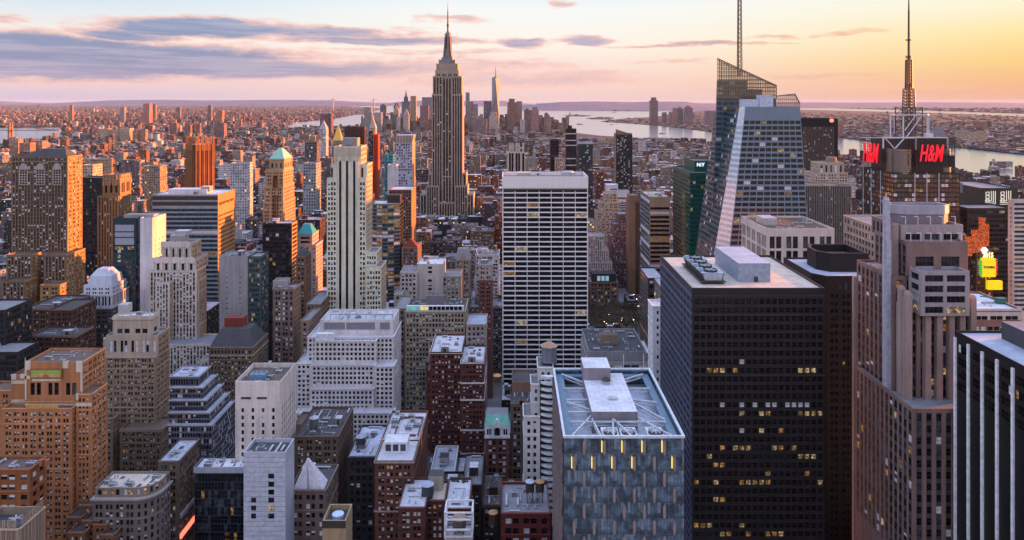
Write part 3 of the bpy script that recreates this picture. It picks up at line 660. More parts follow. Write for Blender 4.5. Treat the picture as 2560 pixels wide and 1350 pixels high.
for dx in (-5.3, -4, 4, 5.3): q = b.newpart('window'); q.box(cx + dx - .45, cx + dx + .45, y0 - .5, y0 - .41, r[4] + 1.4, r[4] + 4.6, GL_DARK, bottom=True)
q = b.part('balustrade'); q.box(r[0] - .5, r[1] + .5, y0 - 1, y0 - .41, r[4] - .5, r[4] + .7, wm, bottom=True); b.finish()
# white balcony tower
b = Bd('balcony_tower', 'slim white stepped tower with curved black and white balconies up its right side', 'apartment tower', 'white balcony tower', 332, 1195)
st = S((.62, .6, .58), 3, 3.6, .42, .48, w=(.8, .12, 0, .08)); y0 = 332; r = b.T(1345, 1384, 918, 14, st, st); b.T(1328, 1352, 960, 12, st, st, Y=329); r3 = b.T(1309, 1350, 1040, 14, st, st, Y=326); q0 = Z(918, y0)
b.T(1350, 1400, 960, 10, S((.035, .035, .04), 20, 20, .01, .01), Y=327)
for i in range(22):
    q = b.newpart('balcony'); zz = Z(945, 326) - i * 2.9; bx = X(1352, 326); P = [(bx + 8.6 * f, 326.8 - 2.4 * math.sin(math.pi * f)) for f in (0, .12, .25, .4, .55, .7, .85, 1)] + [(bx + 8.6, 326.98), (bx, 326.98)]
    q.prism(P, zz, zz + 1.0, WHITEP, bottom=True)
b.finish()
q = tank(X(1372, 342), 340, q0 - 1, 3.7, 7.4, 'large open grey cylinder tank with a tan cone inside on the white balcony tower', cone=(.5, .33, .24), barrel=(.26, .28, .33), leg=1.0)
# red block with two tanks
b = Bd('red_brick_block', 'red brick block with white window pairs and twin tanks behind its parapet', 'office building', 'red block with twin tanks', 292, 1348)
st = S((.19, .05, .045), 3.4, 3.7, .55, .5, w=(.45, .35, .02, .18)); r = b.T(1252, 1376, 1282, 24, st, st, roof='grey'); b.clutter(r, 6); b.finish()
for i, (px, c, n) in enumerate(((1325, (.5, .55, .65), 'left hand water tank with a bluish cone of the pair on the red block'), (1350, (.55, .3, .16), 'right hand water tank with an orange cone of the pair on the red block'))): tank(X(px, 300), 302, r[4] - 1, 1.8, 3.6, n, cone=c, leg=5)
# brown pediment block
b = Bd('pediment_block', 'brown block with arched roof gables beside the white balcony tower', 'office building', 'block with arched gables', 408, 1185)
st = S((.2, .14, .12), 3, 3.9, .5, .52, w=(.6, .2, .06, .14)); r = b.T(1276, 1332, 1008, 26, st, st, roof='dark'); b.T(1280, 1340, 955, 20, S((.3, .19, .14), 30, 30, .01, .01), Y=424, roof='dark')
q = b.part('arched_gable'); cx = X(1304, 408); q.poly([(cx + 4 * math.cos(R(a)), 407.9, r[4] - .2 + 3.2 * math.sin(R(a))) for a in range(0, 181, 20)], wallm((.32, .24, .2))); q.box(cx - 1.2, cx + 1.2, 407.7, 407.88, r[4] - .8, r[4] + 1.4, GL_DARK)
b.clutter(r, 5); b.finish()
tank(X(1243, 415), 418, 92, 2.2, 3.4, 'orange coned water tank on the roofs left of the arched gables', cone=(.55, .34, .18), leg=2.6)
tank(X(1232, 300), 306, 74, 1.9, 4.4, 'lone water tank with a tan cone above the pale patched roof near the bottom edge', cone=(.55, .33, .2), leg=4)
# ================================================================ LEFT HALF, middle distance
# huge brown office tower on the far left
b = Bd('brown_office_tower', 'massive brown stone tower with traceried arches, dark hipped roof and sunlit orange side', 'office tower', 'massive brown tower', 640, 735)
BT = (.25, .175, .125); st = S(BT, 2.7, 3.5, .5, .56, .4, sp=wallm((.13, .092, .072)), w=(.68, .22, .02, .08)); sd = S((.4, .25, .14), 3.0, 3.6, .4, .5, w=(.6, .2, 0, .2)); y0 = 640  # orange of the low sun put into the side wall colour
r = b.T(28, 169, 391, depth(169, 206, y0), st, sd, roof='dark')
b.T(16, 165, 637, depth(165, 213, 624), st, sd, Y=624, roof='brown'); b.T(16, 80, 637, 12, st, sd, Y=613, roof='brown'); b.T(110, 165, 637, 12, st, sd, Y=613, roof='brown')
b.T(4, 62, 703, 16, st, sd, Y=598, roof='brown'); b.T(100, 150, 712, 14, S((.4, .24, .13), 3.3, 3.8, .42, .5), Y=598, roof='brown')  # second block coloured orange to imitate sun falling on it
q = b.part('hipped_roof'); m = ROOF['dark']; q.prism([(X(36, y0), y0 + 2), (X(163, y0), y0 + 2), (X(163, y0), y0 + 20), (X(36, y0), y0 + 20)], r[4] - 1, Z(373, y0), m, p1=[(X(90, y0), y0 + 9), (X(148, y0), y0 + 9), (X(148, y0), y0 + 13), (X(90, y0), y0 + 13)])
for px in (59, 101, 143):
    q = b.newpart('traceried_arch'); w = 4.0; xx = X(px, y0); zb_, zs = Z(462, y0), Z(424, y0)
    q.poly([(xx - w, y0 - .25, zb_), (xx + w, y0 - .25, zb_), (xx + w, y0 - .25, zs)] + [(xx + w * math.cos(R(a)), y0 - .25, zs + 6 * math.sin(R(a))) for a in (25, 50, 75, 90, 105, 130, 155)] + [(xx - w, y0 - .25, zs)], wallm((.5, .44, .4)))
    for i in range(3):
        for j in range(6): q.poly([(xx - 3.2 + i * 2.3, y0 - .28, zb_ + .6 + j * 2.3), (xx - 1.4 + i * 2.3, y0 - .28, zb_ + .6 + j * 2.3), (xx - 1.4 + i * 2.3, y0 - .28, zb_ + 2.2 + j * 2.3), (xx - 3.2 + i * 2.3, y0 - .28, zb_ + 2.2 + j * 2.3)], GL_DARK)
b.band(r, r[4] - 5, .9, .5, wallm((.36, .27, .2))); b.band(r, Z(430, y0), .7, .3, wallm((.36, .27, .2)), 'stone_band'); b.finish()
b = Bd('black_office_tower', 'flat topped black tower squeezed between the massive brown tower and the gothic one', 'office tower', 'black slab by the gothic tower', 820, 670)
b.T(196, 258, 444, 22, S((.03, .03, .032), 1.6, 3.8, .8, .6, .15, w=(.93, .0, .05, .02)), roof='dark'); b.finish()
# gothic tower
b = Bd('gothic_tower', 'slender brown gothic tower with finials round its crown and sunlit orange side', 'office tower', 'slender gothic tower', 685, 668)
GO = (.34, .24, .15); st = S(GO, 2.6, 3.8, .42, .72, .4, sp=wallm((.12, .09, .07)), w=(.86, .06, .02, .06)); y0 = 685
r = b.T(243, 296, 490, depth(296, 330, y0), st, st); r2 = b.T(256, 300, 448, 20, S(GO, 4.5, 12, .4, .6, sp=None, w=(1, 0, 0, 0)), Y=687, pyb=492); r3 = b.T(265, 303, 436, 16, S(GO, 4, 6, .3, .4), Y=689, pyb=450)
for i in range(6):
    for (yy) in (686.5, 706): q = b.newpart('finial'); xx = X(258 + i * 8.2, 687); q.prism([(xx - .9, yy), (xx + .9, yy), (xx + .9, yy + 1.8), (xx - .9, yy + 1.8)], r2[4] - 6, r2[4] + 5, wallm((.45, .33, .22)), p1=[(xx - .15, yy + .8), (xx + .15, yy + .8), (xx + .15, yy + 1), (xx - .15, yy + 1)])
b.finish()
# glass and concrete tower
b = Bd('teal_glass_tower', 'narrow teal glass tower with pale panels and a blank white concrete flank', 'office tower', 'teal glass tower with the white flank', 590, 745)
y0 = 590; x0, xm, x1, x2 = X(283, y0), X(340, y0), X(349, y0), X(380, y0); D = depth(380, 415, y0); zt = Z(545, y0)
gs = S((.05, .075, .09), 3.2, 4.3, .9, .62, .15, w=(.88, .05, .02, .05), gl=GL_TEAL, top=21, edge=.5); ws = S((.7, .68, .72), 40, 40, .01, .01); wsd = S((.66, .6, .56), 6.5, 4.3, .1, .4, top=17, w=(1, 0, 0, 0))  # flank given a pinkish colour that imitates warm light
b.tier([(x0, y0), (xm, y0), (xm, y0 + D - 1), (x0, y0 + D - 1)], 0, zt, gs, gs, roof='dark', ph=2); r = b.tier([(x1, y0 + .6), (x2, y0 + .6), (x2, y0 + D), (x1, y0 + D)], 0, zt, ws, wsd, roof='pale', ph=2); b.part('glazed_slot').box(xm + .003, x1 - .003, y0 + 1.5, y0 + D - 1, 0, zt - 1, GL_BLUE)
for a, c in ((562, 578), (581, 592), (595, 612)): b.newpart('pale_panel').box(X(288, y0), X(335, y0), y0 - .3, y0 - .003, Z(c, y0), Z(a, y0), plain('pale_panel', (.36, .38, .46), .5), bottom=True)
for a, c in ((288, 308), (320, 335)): b.newpart('lit_window').box(X(a, y0), X(c, y0), y0 - .2, y0 - .003, Z(624, y0), Z(616, y0), LIT2, bottom=True)
q = b.part('roof_screen'); q.box(x0 + 5, x2 - 3, y0 + 8, y0 + 16, zt - 2, zt + 1.5, wallm((.4, .4, .42)), ROOF['grey']); b.finish()
# banded office slab
b = Bd('banded_office_slab', 'broad slab banded in dark glass and pale spandrels with a fiery orange side', 'office tower', 'broad banded slab', 700, 740)
st = S((.36, .38, .42), 3, 4.3, 1, .62, .25, w=(.8, .0, .06, .14), gl=GL_TEAL, edge=.3, top=1); dk = S((.04, .045, .05), 3, 5, 1, .7, .2, w=(1, 0, 0, 0), edge=.3); sdo = S((.5, .3, .17), 3.6, 4.3, .72, .42, .2, w=(1, 0, 0, 0), top=7)  # side wall coloured orange to carry the sunset light
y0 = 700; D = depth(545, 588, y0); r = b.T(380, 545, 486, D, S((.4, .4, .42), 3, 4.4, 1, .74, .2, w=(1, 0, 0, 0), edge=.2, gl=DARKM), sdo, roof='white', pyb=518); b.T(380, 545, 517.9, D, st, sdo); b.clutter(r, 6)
q = b.part('penthouse'); q.box(X(418, 710), X(515, 710), 712, 726, r[4] - 1, r[4] + 3.5, wallm((.6, .58, .58)), ROOF['white']); q.box(X(500, 712), X(522, 712), 714, 722, r[4] + 1, r[4] + 6, wallm((.5, .4, .33)), ROOF['white']); b.finish()
# beige art deco tower with round scallops
b = Bd('scalloped_deco_tower', 'cream stepped art deco tower with scalloped parapets and dark window columns', 'office tower', 'scalloped cream tower', 545, 880)
CR = (.62, .55, .5); st = S(CR, 2.5, 3.5, .56, .56, .35, sp=wallm((.33, .29, .27)), w=(.5, .4, .02, .08)); sdd = S((.52, .38, .28), 2.6, 3.7, .42, .5); hi = S(CR, 6.3, 7, .3, .84, w=(.94, 0, .04, .02), top=2.0, edge=.5, sill=.1)
y0 = 545; b.T(372, 492, 676, depth(492, 515, y0), st, sdd); b.T(388, 424, 706, 10, st, sdd, Y=540); b.T(470, 497, 700, 14, st, sdd, Y=547)
r2 = b.T(383, 490, 648, 22, hi, sdd, Y=548, pyb=678); r3 = b.T(405, 478, 609, 18, S(CR, 5.4, 12, .3, .8, top=3.2, w=(.95, 0, 0, .05), sill=.12), sdd, Y=551, pyb=650)
b.T(372, 560, 860, 24, st, sdd, Y=530); b.T(500, 556, 900, 22, st, sdd, Y=515)
sm = wallm((.72, .65, .63))
for (r, n) in ((r2, 5), (r3, 4)):
    w = (r[1] - r[0]) / n
    for i in range(n):
        q = b.newpart('scallop'); cx = r[0] + (i + .5) * w; q.poly([(cx + w * .46 * math.cos(R(a)), r[2] - .5, r[4] - .6 + 2.6 * math.sin(R(a))) for a in range(0, 360, 24)], sm)
        q2 = b.newpart('pier_cap'); q2.box(r[0] + i * w - .7, r[0] + i * w + .7, r[2] - .7, r[2] + .6, r[4] - 8, r[4] + 1.4, sm)
q = b.part('penthouse'); q.box(X(428, 560), X(464, 560), 558, 566, r3[4] - 1, r3[4] + 5, wallm((.4, .36, .36)), ROOF['pale']); q.box(X(436, 560), X(468, 560), 560, 568, r3[4] + 5, r3[4] + 8, wallm((.45, .42, .42)), ROOF['pale']); b.finish()
# small white classical block with mansard
b = Bd('white_mansard_block', 'grey block with a white colonnade floor, lit window column and white mansard top', 'office building', 'white mansard block', 565, 845)
y0 = 565; b.T(200, 280, 772, 30, S((.12, .11, .12), 2.6, 3.7, .5, .5, w=(.72, .12, .06, .1)), z0=0); b.T(200, 280, 738, 28, S((.6, .6, .64), 2.6, 9, .5, .8, .6, w=(1, 0, 0, 0), top=1.5), pyb=771.9)
r = b.T(209, 279, 713, 22, S((.62, .62, .7), 2.4, 3.6, .4, .5, w=(1, 0, 0, 0)), Y=567, pyb=737.9); b.band((X(200, y0), X(280, y0), y0, y0 + 28), Z(739, y0), .8, .4, wallm((.66, .66, .7)))
q = b.part('mansard_roof'); mz = wallm((.58, .6, .68)); q.prism([(X(218, 570), 570), (X(279, 570), 570), (X(279, 570), 588), (X(218, 570), 588)], r[4] - 1, Z(690, 570), mz, p1=[(X(224, 570), 571), (X(276, 570), 571), (X(276, 570), 586), (X(224, 570), 586)]); q.prism([(X(226, 571), 571.5), (X(275, 571), 571.5), (X(275, 571), 585), (X(226, 571), 585)], Z(690, 570), Z(675, 570), mz, p1=[(X(238, 571), 574), (X(264, 571), 574), (X(264, 571), 582), (X(238, 571), 582)]); b.finish()
# dark brown hotel roofs lower left
b = Bd('brick_hotel', 'dark red brown brick block with corniced wings below the massive brown tower', 'hotel', 'dark corniced brick block', 520, 860)
HB = (.12, .065, .05); st = S(HB, 2.3, 3.4, .42, .52, w=(.76, .14, .03, .07)); r = b.T(62, 150, 770, 36, st, st, roof='dark'); b.T(120, 180, 775, 30, st, st, Y=512, roof='dark'); r2 = b.T(75, 190, 838, 20, st, st, Y=490, roof='dark'); b.band(r2, r2[4] - 1.5, 1.3, .7, wallm((.26, .19, .16))); b.band(r, r[4] - 1.5, 1.3, .7, wallm((.24, .16, .13))); b.clutter(r, 6); b.clutter(r2, 5, k=2)
b.finish()
b = Bd('black_glass_block', 'nearly black glass block with scattered yellow windows at the left edge', 'office building', 'black block at the left edge', 455, 960)
st = S((.03, .028, .03), 1.6, 3.8, .8, .6, .15, w=(.9, .02, .06, .02)); r = b.T(-70, 12, 775, 26, st, st, roof='grey'); b.T(-60, 45, 880, 20, st, st, Y=440); b.finish()
# grey slab
b = Bd('grey_concrete_slab', 'blank grey concrete slab joined to a green glass wing with slit windows', 'office building', 'blank grey slab', 560, 790)
y0 = 560; st = S((.38, .37, .38), 9, 4.2, .14, .16, w=(1, 0, 0, 0), top=14, edge=.5); r = b.T(548, 619, 640, 20, st, st, roof='grey'); b.T(619.5, 652, 641, depth(652, 656, y0) + 14, S((.1, .13, .13), 1.8, 3.9, .86, .6, .15, w=(.8, .02, .1, .08), gl=GL_TEAL), Y=561, roof='grey'); b.clutter(r, 4); b.finish()
b = Bd('mansard_office', 'low classical block with a dark hipped roof and a red bulkhead', 'office building', 'dark hipped roof block', 480, 905)
r = b.T(522, 632, 868, 30, S((.24, .18, .14), 2.4, 3.5, .45, .52, w=(.6, .25, .08, .07)), roof='dark'); b.band(r, r[4] - 6, .8, .5, wallm((.45, .38, .32))); q = b.part('hipped_roof'); q.prism([(r[0], 480), (r[1], 480), (r[1], 508), (r[0], 508)], r[4] - .5, r[4] + 10, ROOF['dark'], p1=[(r[0] + 5, 488), (r[1] - 5, 488), (r[1] - 5, 500), (r[0] + 5, 500)], bottom=True)
q = b.part('bulkhead'); q.box(X(565, 495), X(612, 495), 492, 500, r[4] + 9, r[4] + 16, wallm((.26, .07, .06))); b.finish()
# black slab
b = Bd('black_slab', 'plain black glass slab with a sunlit striped edge in front of the green roofed tower', 'office tower', 'plain black slab', 660, 720)
r = b.T(656, 730, 558, depth(730, 743, 660), S((.028, .026, .028), 3, 3.9, .96, .7, .12, w=(.97, 0, .02, .01), edge=.3), S((.5, .3, .17), 30, 3.9, 1, .5, w=(1, 0, 0, 0)), roof='pale'); b.clutter(r, 4); b.finish()  # orange side colour stands in for sunlight on the black slab
# tower with the green pyramid and sunlit side
b = Bd('green_roof_tower', 'buff tower glowing orange on its sunlit side under a pale green pyramid roof', 'office tower', 'green roofed buff tower', 760, 550)
BU = (.44, .33, .22); st = S(BU, 3.2, 3.8, .38, .5, w=(.8, .14, 0, .06)); y0 = 760; D = depth(708, 733, y0); r = b.T(663, 708, 424, D, st, st); b.T(660, 708, 466, D + 4, st, st, Y=757); b.T(657, 709, 505, D + 6, st, st, Y=754)
r2 = b.T(673, 710, 397, D - 6, S(BU, 4.5, 9, .4, .5, w=(1, 0, 0, 0), top=3), Y=763, pyb=425); b.band(r, r[4] - 3, 1.2, .7, wallm((.5, .38, .26))); b.band((r2[0], r2[1], r2[2], r2[3]), r2[4] - 1.4, 1.2, .6, wallm((.5, .38, .26)))
q = b.part('pyramid_roof'); cu = plain('pale_copper', (.25, .5, .4), .5); q.prism([(r2[0], r2[2]), (r2[1], r2[2]), (r2[1], r2[3]), (r2[0], r2[3])], r2[4] + .02, Z(371, 775), cu, p1=[(r2[0] + 6, r2[2] + 11), (r2[1] - 6, r2[2] + 11), (r2[1] - 6, r2[3] - 11), (r2[0] + 6, r2[3] - 11)])
q = b.newpart('arched_window'); xx = X(687, 753); q.poly([(xx - 2.4, 753.8, Z(470, 753)), (xx + 2.4, 753.8, Z(470, 753)), (xx + 2.4, 753.8, Z(444, 753))] + [(xx + 2.4 * math.cos(R(a)), 753.8, Z(444, 753) + 2.4 * math.sin(R(a))) for a in (45, 90, 135)] + [(xx - 2.4, 753.8, Z(444, 753))], GL_DARK)
for i in range(3): b.newpart('window_strip').box(X(681 + i * 5, 753), X(684 + i * 5, 753), 753.7, 753.98, Z(720, 754), Z(487, 754), GL_DARK)
b.finish()
# teal pyramid
b = Bd('teal_pyramid_tower', 'pinkish stepped tower under a small bright teal truncated pyramid', 'office tower', 'teal pyramid tower', 690, 745)
PK = (.5, .4, .37); st = S(PK, 3.2, 3.9, .4, .5); y0 = 690; r = b.T(745, 781, 586, depth(781, 797, y0), S(PK, 12, 3.9, .75, .5, w=(.9, 0, 0, .1)), st); q = b.part('pyramid_roof'); q.prism([(r[0] - .5, y0 - .5), (r[1] + .5, y0 - .5), (r[1] + .5, y0 + 16), (r[0] - .5, y0 + 16)], r[4], Z(560, 696), plain('teal_copper', (.03, .3, .31), .5), p1=[(r[0] + 3.6, y0 + 5), (r[1] - 3.6, y0 + 5), (r[1] - 3.6, y0 + 11), (r[0] + 3.6, y0 + 11)], bottom=True); b.T(745, 790, 612, 24, st, st, Y=688, z0=0); b.finish()
b = Bd('hip_roof_tower', 'brown tower with a black hipped roof just right of the plain black slab', 'office tower', 'black hipped roof tower', 600, 760); st = S((.25, .16, .12), 3.2, 3.8, .42, .5); y0 = 600; r = b.T(740, 764, 640, depth(764, 778, y0), st, st)
q = b.part('hipped_roof'); q.prism([(r[0] - .3, y0), (r[1] + .3, y0), (r[1] + .3, y0 + 14), (r[0] - .3, y0 + 14)], r[4], Z(622, 605), ROOF['dark'], p1=[(r[0] + 3, y0 + 5), (r[1] - 3, y0 + 5), (r[1] - 3, y0 + 9), (r[0] + 3, y0 + 9)]); b.finish()
b = Bd('brown_setback_tower', 'brown grey tower with faint vertical ribs left of the tall cream deco tower', 'office tower', 'ribbed brown tower', 520, 905); st = S((.23, .175, .155), 2.6, 3.7, .45, .6, .3, w=(.6, .2, .02, .18)); sdd = S((.36, .25, .19), 2.6, 3.7, .45, .6); r = b.T(682, 735, 722, depth(735, 752, 520), st, sdd); b.T(682, 716, 702, 10, S((.4, .36, .36), 30, 30, .01, .01), Y=530); b.clutter(r, 4); b.finish()
b = Bd('stepped_stone_block', 'narrow brown stone blocks stepping down the street left of the cream deco tower', 'office building', 'stepping stone blocks', 500, 830); st = S((.3, .23, .19), 2.8, 3.7, .45, .5); b.T(752, 772, 800, 30, st, st); b.T(764, 800, 760, 40, st, st, Y=560); b.finish()
# tall cream deco tower
b = Bd('cream_deco_tower', 'tall cream art deco tower with three dark vertical stripes from crown to base', 'skyscraper', 'tall striped cream tower', 590, 788)
y0 = 590; st = S(CREAM, 2.1, 4.1, .58, .56, w=(.72, .22, .01, .05), edge=.6, top=3); sdd = S((.54, .44, .34), 2.4, 4.1, .45, .56, w=(.72, .22, .01, .05)); bl = S(CREAM, 60, 300, .01, .01)
D = 24; r = b.T(835, 902, 366, D, bl, sdd, roof='cream')
b.T(827, 835.01, 410, D - 2, bl, sdd, Y=591); b.T(901.9, 918, 410, D - 2, bl, sdd, Y=591); ra = b.T(817, 842, 445, D, st, sdd, Y=588); rb = b.T(897, 915, 445, D, st, sdd, Y=588); b.T(842.1, 896.9, 404, 3, bl, Y=588.6)
b.T(915.1, 942, 630, 22, st, sdd, Y=586); b.T(915, 953, 667, 24, st, sdd, Y=582); b.T(800, 818, 770, 24, st, sdd, Y=589)
for a in (848, 865, 883): q = b.newpart('window_stripe'); q.box(X(a, 588.6), X(a + 5.4, 588.6), 588.3, 588.59, Z(790, 588), Z(405, 588), GL_DARK); q.poly([(X(a, 588.6), 588.3, Z(405, 588)), (X(a + 5.4, 588.6), 588.3, Z(405, 588)), (X(a + 2.7, 588.6), 588.3, Z(400, 588))], GL_DARK)
for a in (828, 904): b.newpart('window_stripe').box(X(a, 591), X(a + 4, 591), 590.7, 590.98, Z(443, 591), Z(419, 591), GL_DARK)
q = b.part('crown'); cm = wallm((.62, .55, .46))
for i in range(13): xx = X(836 + i * 5.4, y0); q.box(xx, xx + .7, y0 - .5, y0 - .003, Z(391, y0), Z(368, y0), cm, bottom=True)
for px in (840, 858, 874, 893): xx = X(px, y0); q.prism([(xx - 1.2, y0 - .9), (xx + 1.2, y0 - .9), (xx + 1.2, y0 - .52), (xx - 1.2, y0 - .52)], Z(404, y0), Z(384, y0), cm, p1=[(xx - .2, y0 - .9), (xx + .2, y0 - .9), (xx + .2, y0 - .52), (xx - .2, y0 - .52)])
q = b.part('penthouse'); q.box(X(858, 600), X(895, 600), 598, 608, r[4] - 1, Z(345, 598), wallm((.4, .34, .28)), ROOF['grey']); q.box(X(862, 597), X(882, 597), 596.5, 597.9, r[4] + 1, Z(347, 598), plain('blue_louvre', (.2, .26, .36), .4)); b.clutter(r, 4); b.finish()
# white gridded office block in front of it
b = Bd('white_grid_block', 'broad white stepped block with rows of small square windows and a tall flat attic', 'office building', 'broad white stepped block', 480, 1180)
WG = (.72, .66, .65); st = S(WG, 2.75, 3.1, .5, .6, w=(.9, .06, .01, .03), edge=.8, top=1.2); bl = S(WG, 60, 300, .01, .01)
r = b.T(801, 983, 800, 26, bl, bl, Y=490, roof='pale', pyb=841); b.T(768, 984, 842, 34, st, st, Y=482, roof='pale'); r1 = b.T(786, 940, 852, 6, st, Y=476.5, roof='pale', z0=0); r2 = b.T(778, 936, 912, 5, st, Y=471.5, roof='pale', z0=0); r3 = b.T(775, 934, 972, 5, st, Y=466.5, roof='pale', z0=0); b.T(740, 778, 908, 40, st, st, Y=474, roof='pale'); b.T(738, 984, 1032, 8, st, Y=458.5, roof='pale', z0=0); b.T(936.1, 985, 915, 12, st, Y=469.8, roof='pale', z0=0)
for a, c in ((810, 862), (866, 937), (950, 974)): b.newpart('louvre_panel').box(X(a, 489.7), X(c, 489.7), 489.6, 489.98, Z(823, 490), Z(806, 490), plain('grey_louvre', (.22, .23, .26), .5), bottom=True)
q = b.part('roof_frame'); zz = r[4]
for i in range(8): xx = r[0] + 6 + i * 6.2; q.bar((xx, 493, zz - 1), (xx, 493, zz + 3), .5, STEEL); q.bar((xx, 493, zz + 3), (xx, 508, zz + 3), .5, STEEL)
q.bar((r[0] + 6, 493, zz + 3), (r[0] + 49, 493, zz + 3), .6, STEEL); b.clutter(r, 9); q = b.part('penthouse'); q.box(X(793, 481), X(836, 481), 478.5, 481.9, Z(852, 481), Z(832, 481), WHITEP, ROOF['white']); b.finish()
# lit glass bow-fronted tower
b = Bd('bowed_glass_tower', 'dark glass tower with a curved front and golden lit floors beside the striped cream tower', 'office tower', 'bowed glass tower', 760, 700)
y0 = 760; xa, xb = X(929, y0), X(1000, y0); P = [(xa, y0), *[(xa + (xb - xa) * f, y0 - 5 * math.sin(math.pi * f)) for f in (.2, .4, .6, .8)], (xb, y0), (xb, y0 + 26), (xa, y0 + 26)]
b.tier(P, 0, Z(508, y0), S((.18, .2, .22), 3, 3.9, 1, .66, .2, w=(.55, .02, .3, .13), gl=GL_TEAL, edge=.15), S((.02, .02, .02), 3, 4, .9, .6, w=(1, 0, 0, 0)), roof='pale'); q = b.part('penthouse'); q.box(X(968, 768), X(1000, 768), 768, 780, Z(510, y0), Z(488, 768), wallm((.06, .04, .035))); b.finish()
b = Bd('orange_edge_tower', 'dark brown tower with a glowing orange edge below the lilac lattice tower', 'office tower', 'orange edged tower', 900, 705); r = b.T(972, 1029, 474, depth(1029, 1040, 900), S((.22, .13, .1), 3.4, 4, .5, .6, w=(.9, .05, 0, .05)), S((.5, .26, .14), 3.4, 4, .3, .5), roof='pale'); b.finish()  # orange edge is sunlight painted into the side wall colour
b = Bd('red_pyramid_building', 'brown block under a steep red pyramid roof', 'office building', 'red pyramid roof', 745, 700); y0 = 745; st = S((.24, .17, .15), 3.2, 3.9, .42, .5); r = b.T(1004, 1044, 618, depth(1044, 1054, y0), st, st); q = b.part('pyramid_roof'); q.prism([(r[0], y0), (r[1], y0), (r[1], y0 + 14), (r[0], y0 + 14)], r[4] + .02, Z(599, y0), wallm((.2, .05, .035)), p1=[((r[0] + r[1]) / 2 - .3, y0 + 6), ((r[0] + r[1]) / 2 + .3, y0 + 6), ((r[0] + r[1]) / 2 + .3, y0 + 8), ((r[0] + r[1]) / 2 - .3, y0 + 8)]); b.finish()
b = Bd('white_stepped_block', 'white block with a blank lit panel and stepped wings above the broad beige block', 'office building', 'white block with blank panel', 640, 735)
WS = (.58, .54, .5); st = S(WS, 3.1, 3.8, .48, .52, w=(.6, .24, .06, .1)); r = b.T(1042, 1108, 660, 26, S(WS, 17, 3.8, .16, .5, w=(.6, .3, 0, .1)), roof='white'); b.T(1000, 1043, 680, 26, st, Y=637); b.T(1104, 1150, 690, 26, S((.45, .4, .35), 3.5, 3.8, .4, .5), Y=642); b.T(985, 1003, 735, 24, st, Y=620); b.clutter(r, 4); b.finish()
b = Bd('gabled_tower', 'grey beige turreted block with a pointed gable behind the white block', 'office building', 'gabled grey block', 700, 740); y0 = 700; st = S((.34, .29, .24), 3, 3.8, .42, .5); r = b.T(1138, 1175, 648, 22, st, st); q = b.part('gable'); cx = X(1156, y0); q.poly([(cx - 3, y0 - .2, r[4]), (cx + 3, y0 - .2, r[4]), (cx, y0 - .2, r[4] + 7)], wallm((.42, .34, .27))); q = b.part('roof_block'); q.prism([(r[0], y0 + .1), (r[1], y0 + .1), (r[1], y0 + 20), (r[0], y0 + 20)], r[4], r[4] + 9, ROOF['grey'], p1=[(r[0] + 2, y0 + 7), (r[1] - 2, y0 + 7), (r[1] - 2, y0 + 14), (r[0] + 2, y0 + 14)]); b.finish()
b = Bd('ornate_brick_tower', 'narrow ornate brick tower with pale stone base bands left of the white gridded slab', 'office building', 'narrow ornate brick tower', 620, 760); st = S((.24, .12, .1), 2.9, 3.7, .42, .5); r = b.T(1196, 1231, 660, 20, S((.46, .4, .36), 2.9, 3.7, .42, .5), pyb=700); b.T(1196, 1231, 700.1, 20, st, st); b.band(r, r[4] - 1.4, 1.2, .6, wallm((.5, .45, .42))); b.clutter(r, 3); b.finish()
b = Bd('beige_loft_block', 'broad beige block with coloured glass attic and dense rows of paired windows', 'office building', 'broad beige loft block', 520, 1010)
BG = (.4, .34, .27); st = S(BG, 2.4, 3.5, .5, .55, w=(.6, .26, .06, .08)); y0 = 520; r = b.T(1012, 1163, 778, 34, st, st, roof='dark'); b.T(985, 1014, 770, 34, S((.32, .27, .23), 2.9, 3.9, .5, .5, w=(.6, .26, .06, .08)), Y=524); b.T(1070, 1128, 848, 6, st, Y=514); b.T(1165, 1215, 810, 26, S((.42, .36, .33), 3, 3.9, .45, .5), Y=518, roof='blue')
q = b.part('attic'); q.box(r[0] + 1, r[1] - 1, y0 + 1, y0 + 3, r[4], r[4] + 3.6, WHITEP)
cl = [(.05, .3, .3), (.1, .35, .36), (.05, .28, .3), (.7, .5, .12), (.6, .45, .15)]
for i in range(13):
    w = (r[1] - r[0] - 4) / 13; q = b.newpart('attic_window'); q.box(r[0] + 2 + i * w, r[0] + 2 + (i + .82) * w, y0 + .8, y0 + .997, r[4] + .6, r[4] + 3.1, plain('coloured_glass', cl[i], .2, emit=cl[i], es=.25) if i < 5 else GL_DARK, bottom=True)
b.clutter(r, 12); q = b.part('cooling_tower'); q.box(X(1065, 535), X(1110, 535), 536, 544, r[4], r[4] + 7, wallm((.26, .24, .27)))
for i in range(4): q.cyl(X(1070 + i * 11.5, 535), 540, r[4] + 7, r[4] + 8, 1.3, 1.3, wallm((.3, .28, .31)), 12, top=DARKM)
b.finish()
b = Bd('chunky_brown_tower', 'dark fluted tower set diagonally with orange lit ribs on the left skyline', 'office tower', 'diagonal ribbed orange tower', 1350, 468); y0 = 1350; cx, cy, h = X(500, 1380), 1380, 30.5; P0 = [(cx, cy - h), (cx + h, cy), (cx, cy + h), (cx - h, cy)]
P = []
for i in range(4):
    a, c = Vector(P0[i]), Vector(P0[(i + 1) % 4]); P.append(tuple(a.lerp(c, .12))); P.append(tuple(a.lerp(c, .88)))
OR = (.36, .17, .09); b.tier(P, 0, Z(362, y0), S(OR, 4.2, 200, .46, .95, .9, w=(1, 0, 0, 0), top=12, edge=.2, gl=wallm((.05, .035, .03))), roof='cream')
b.finish()
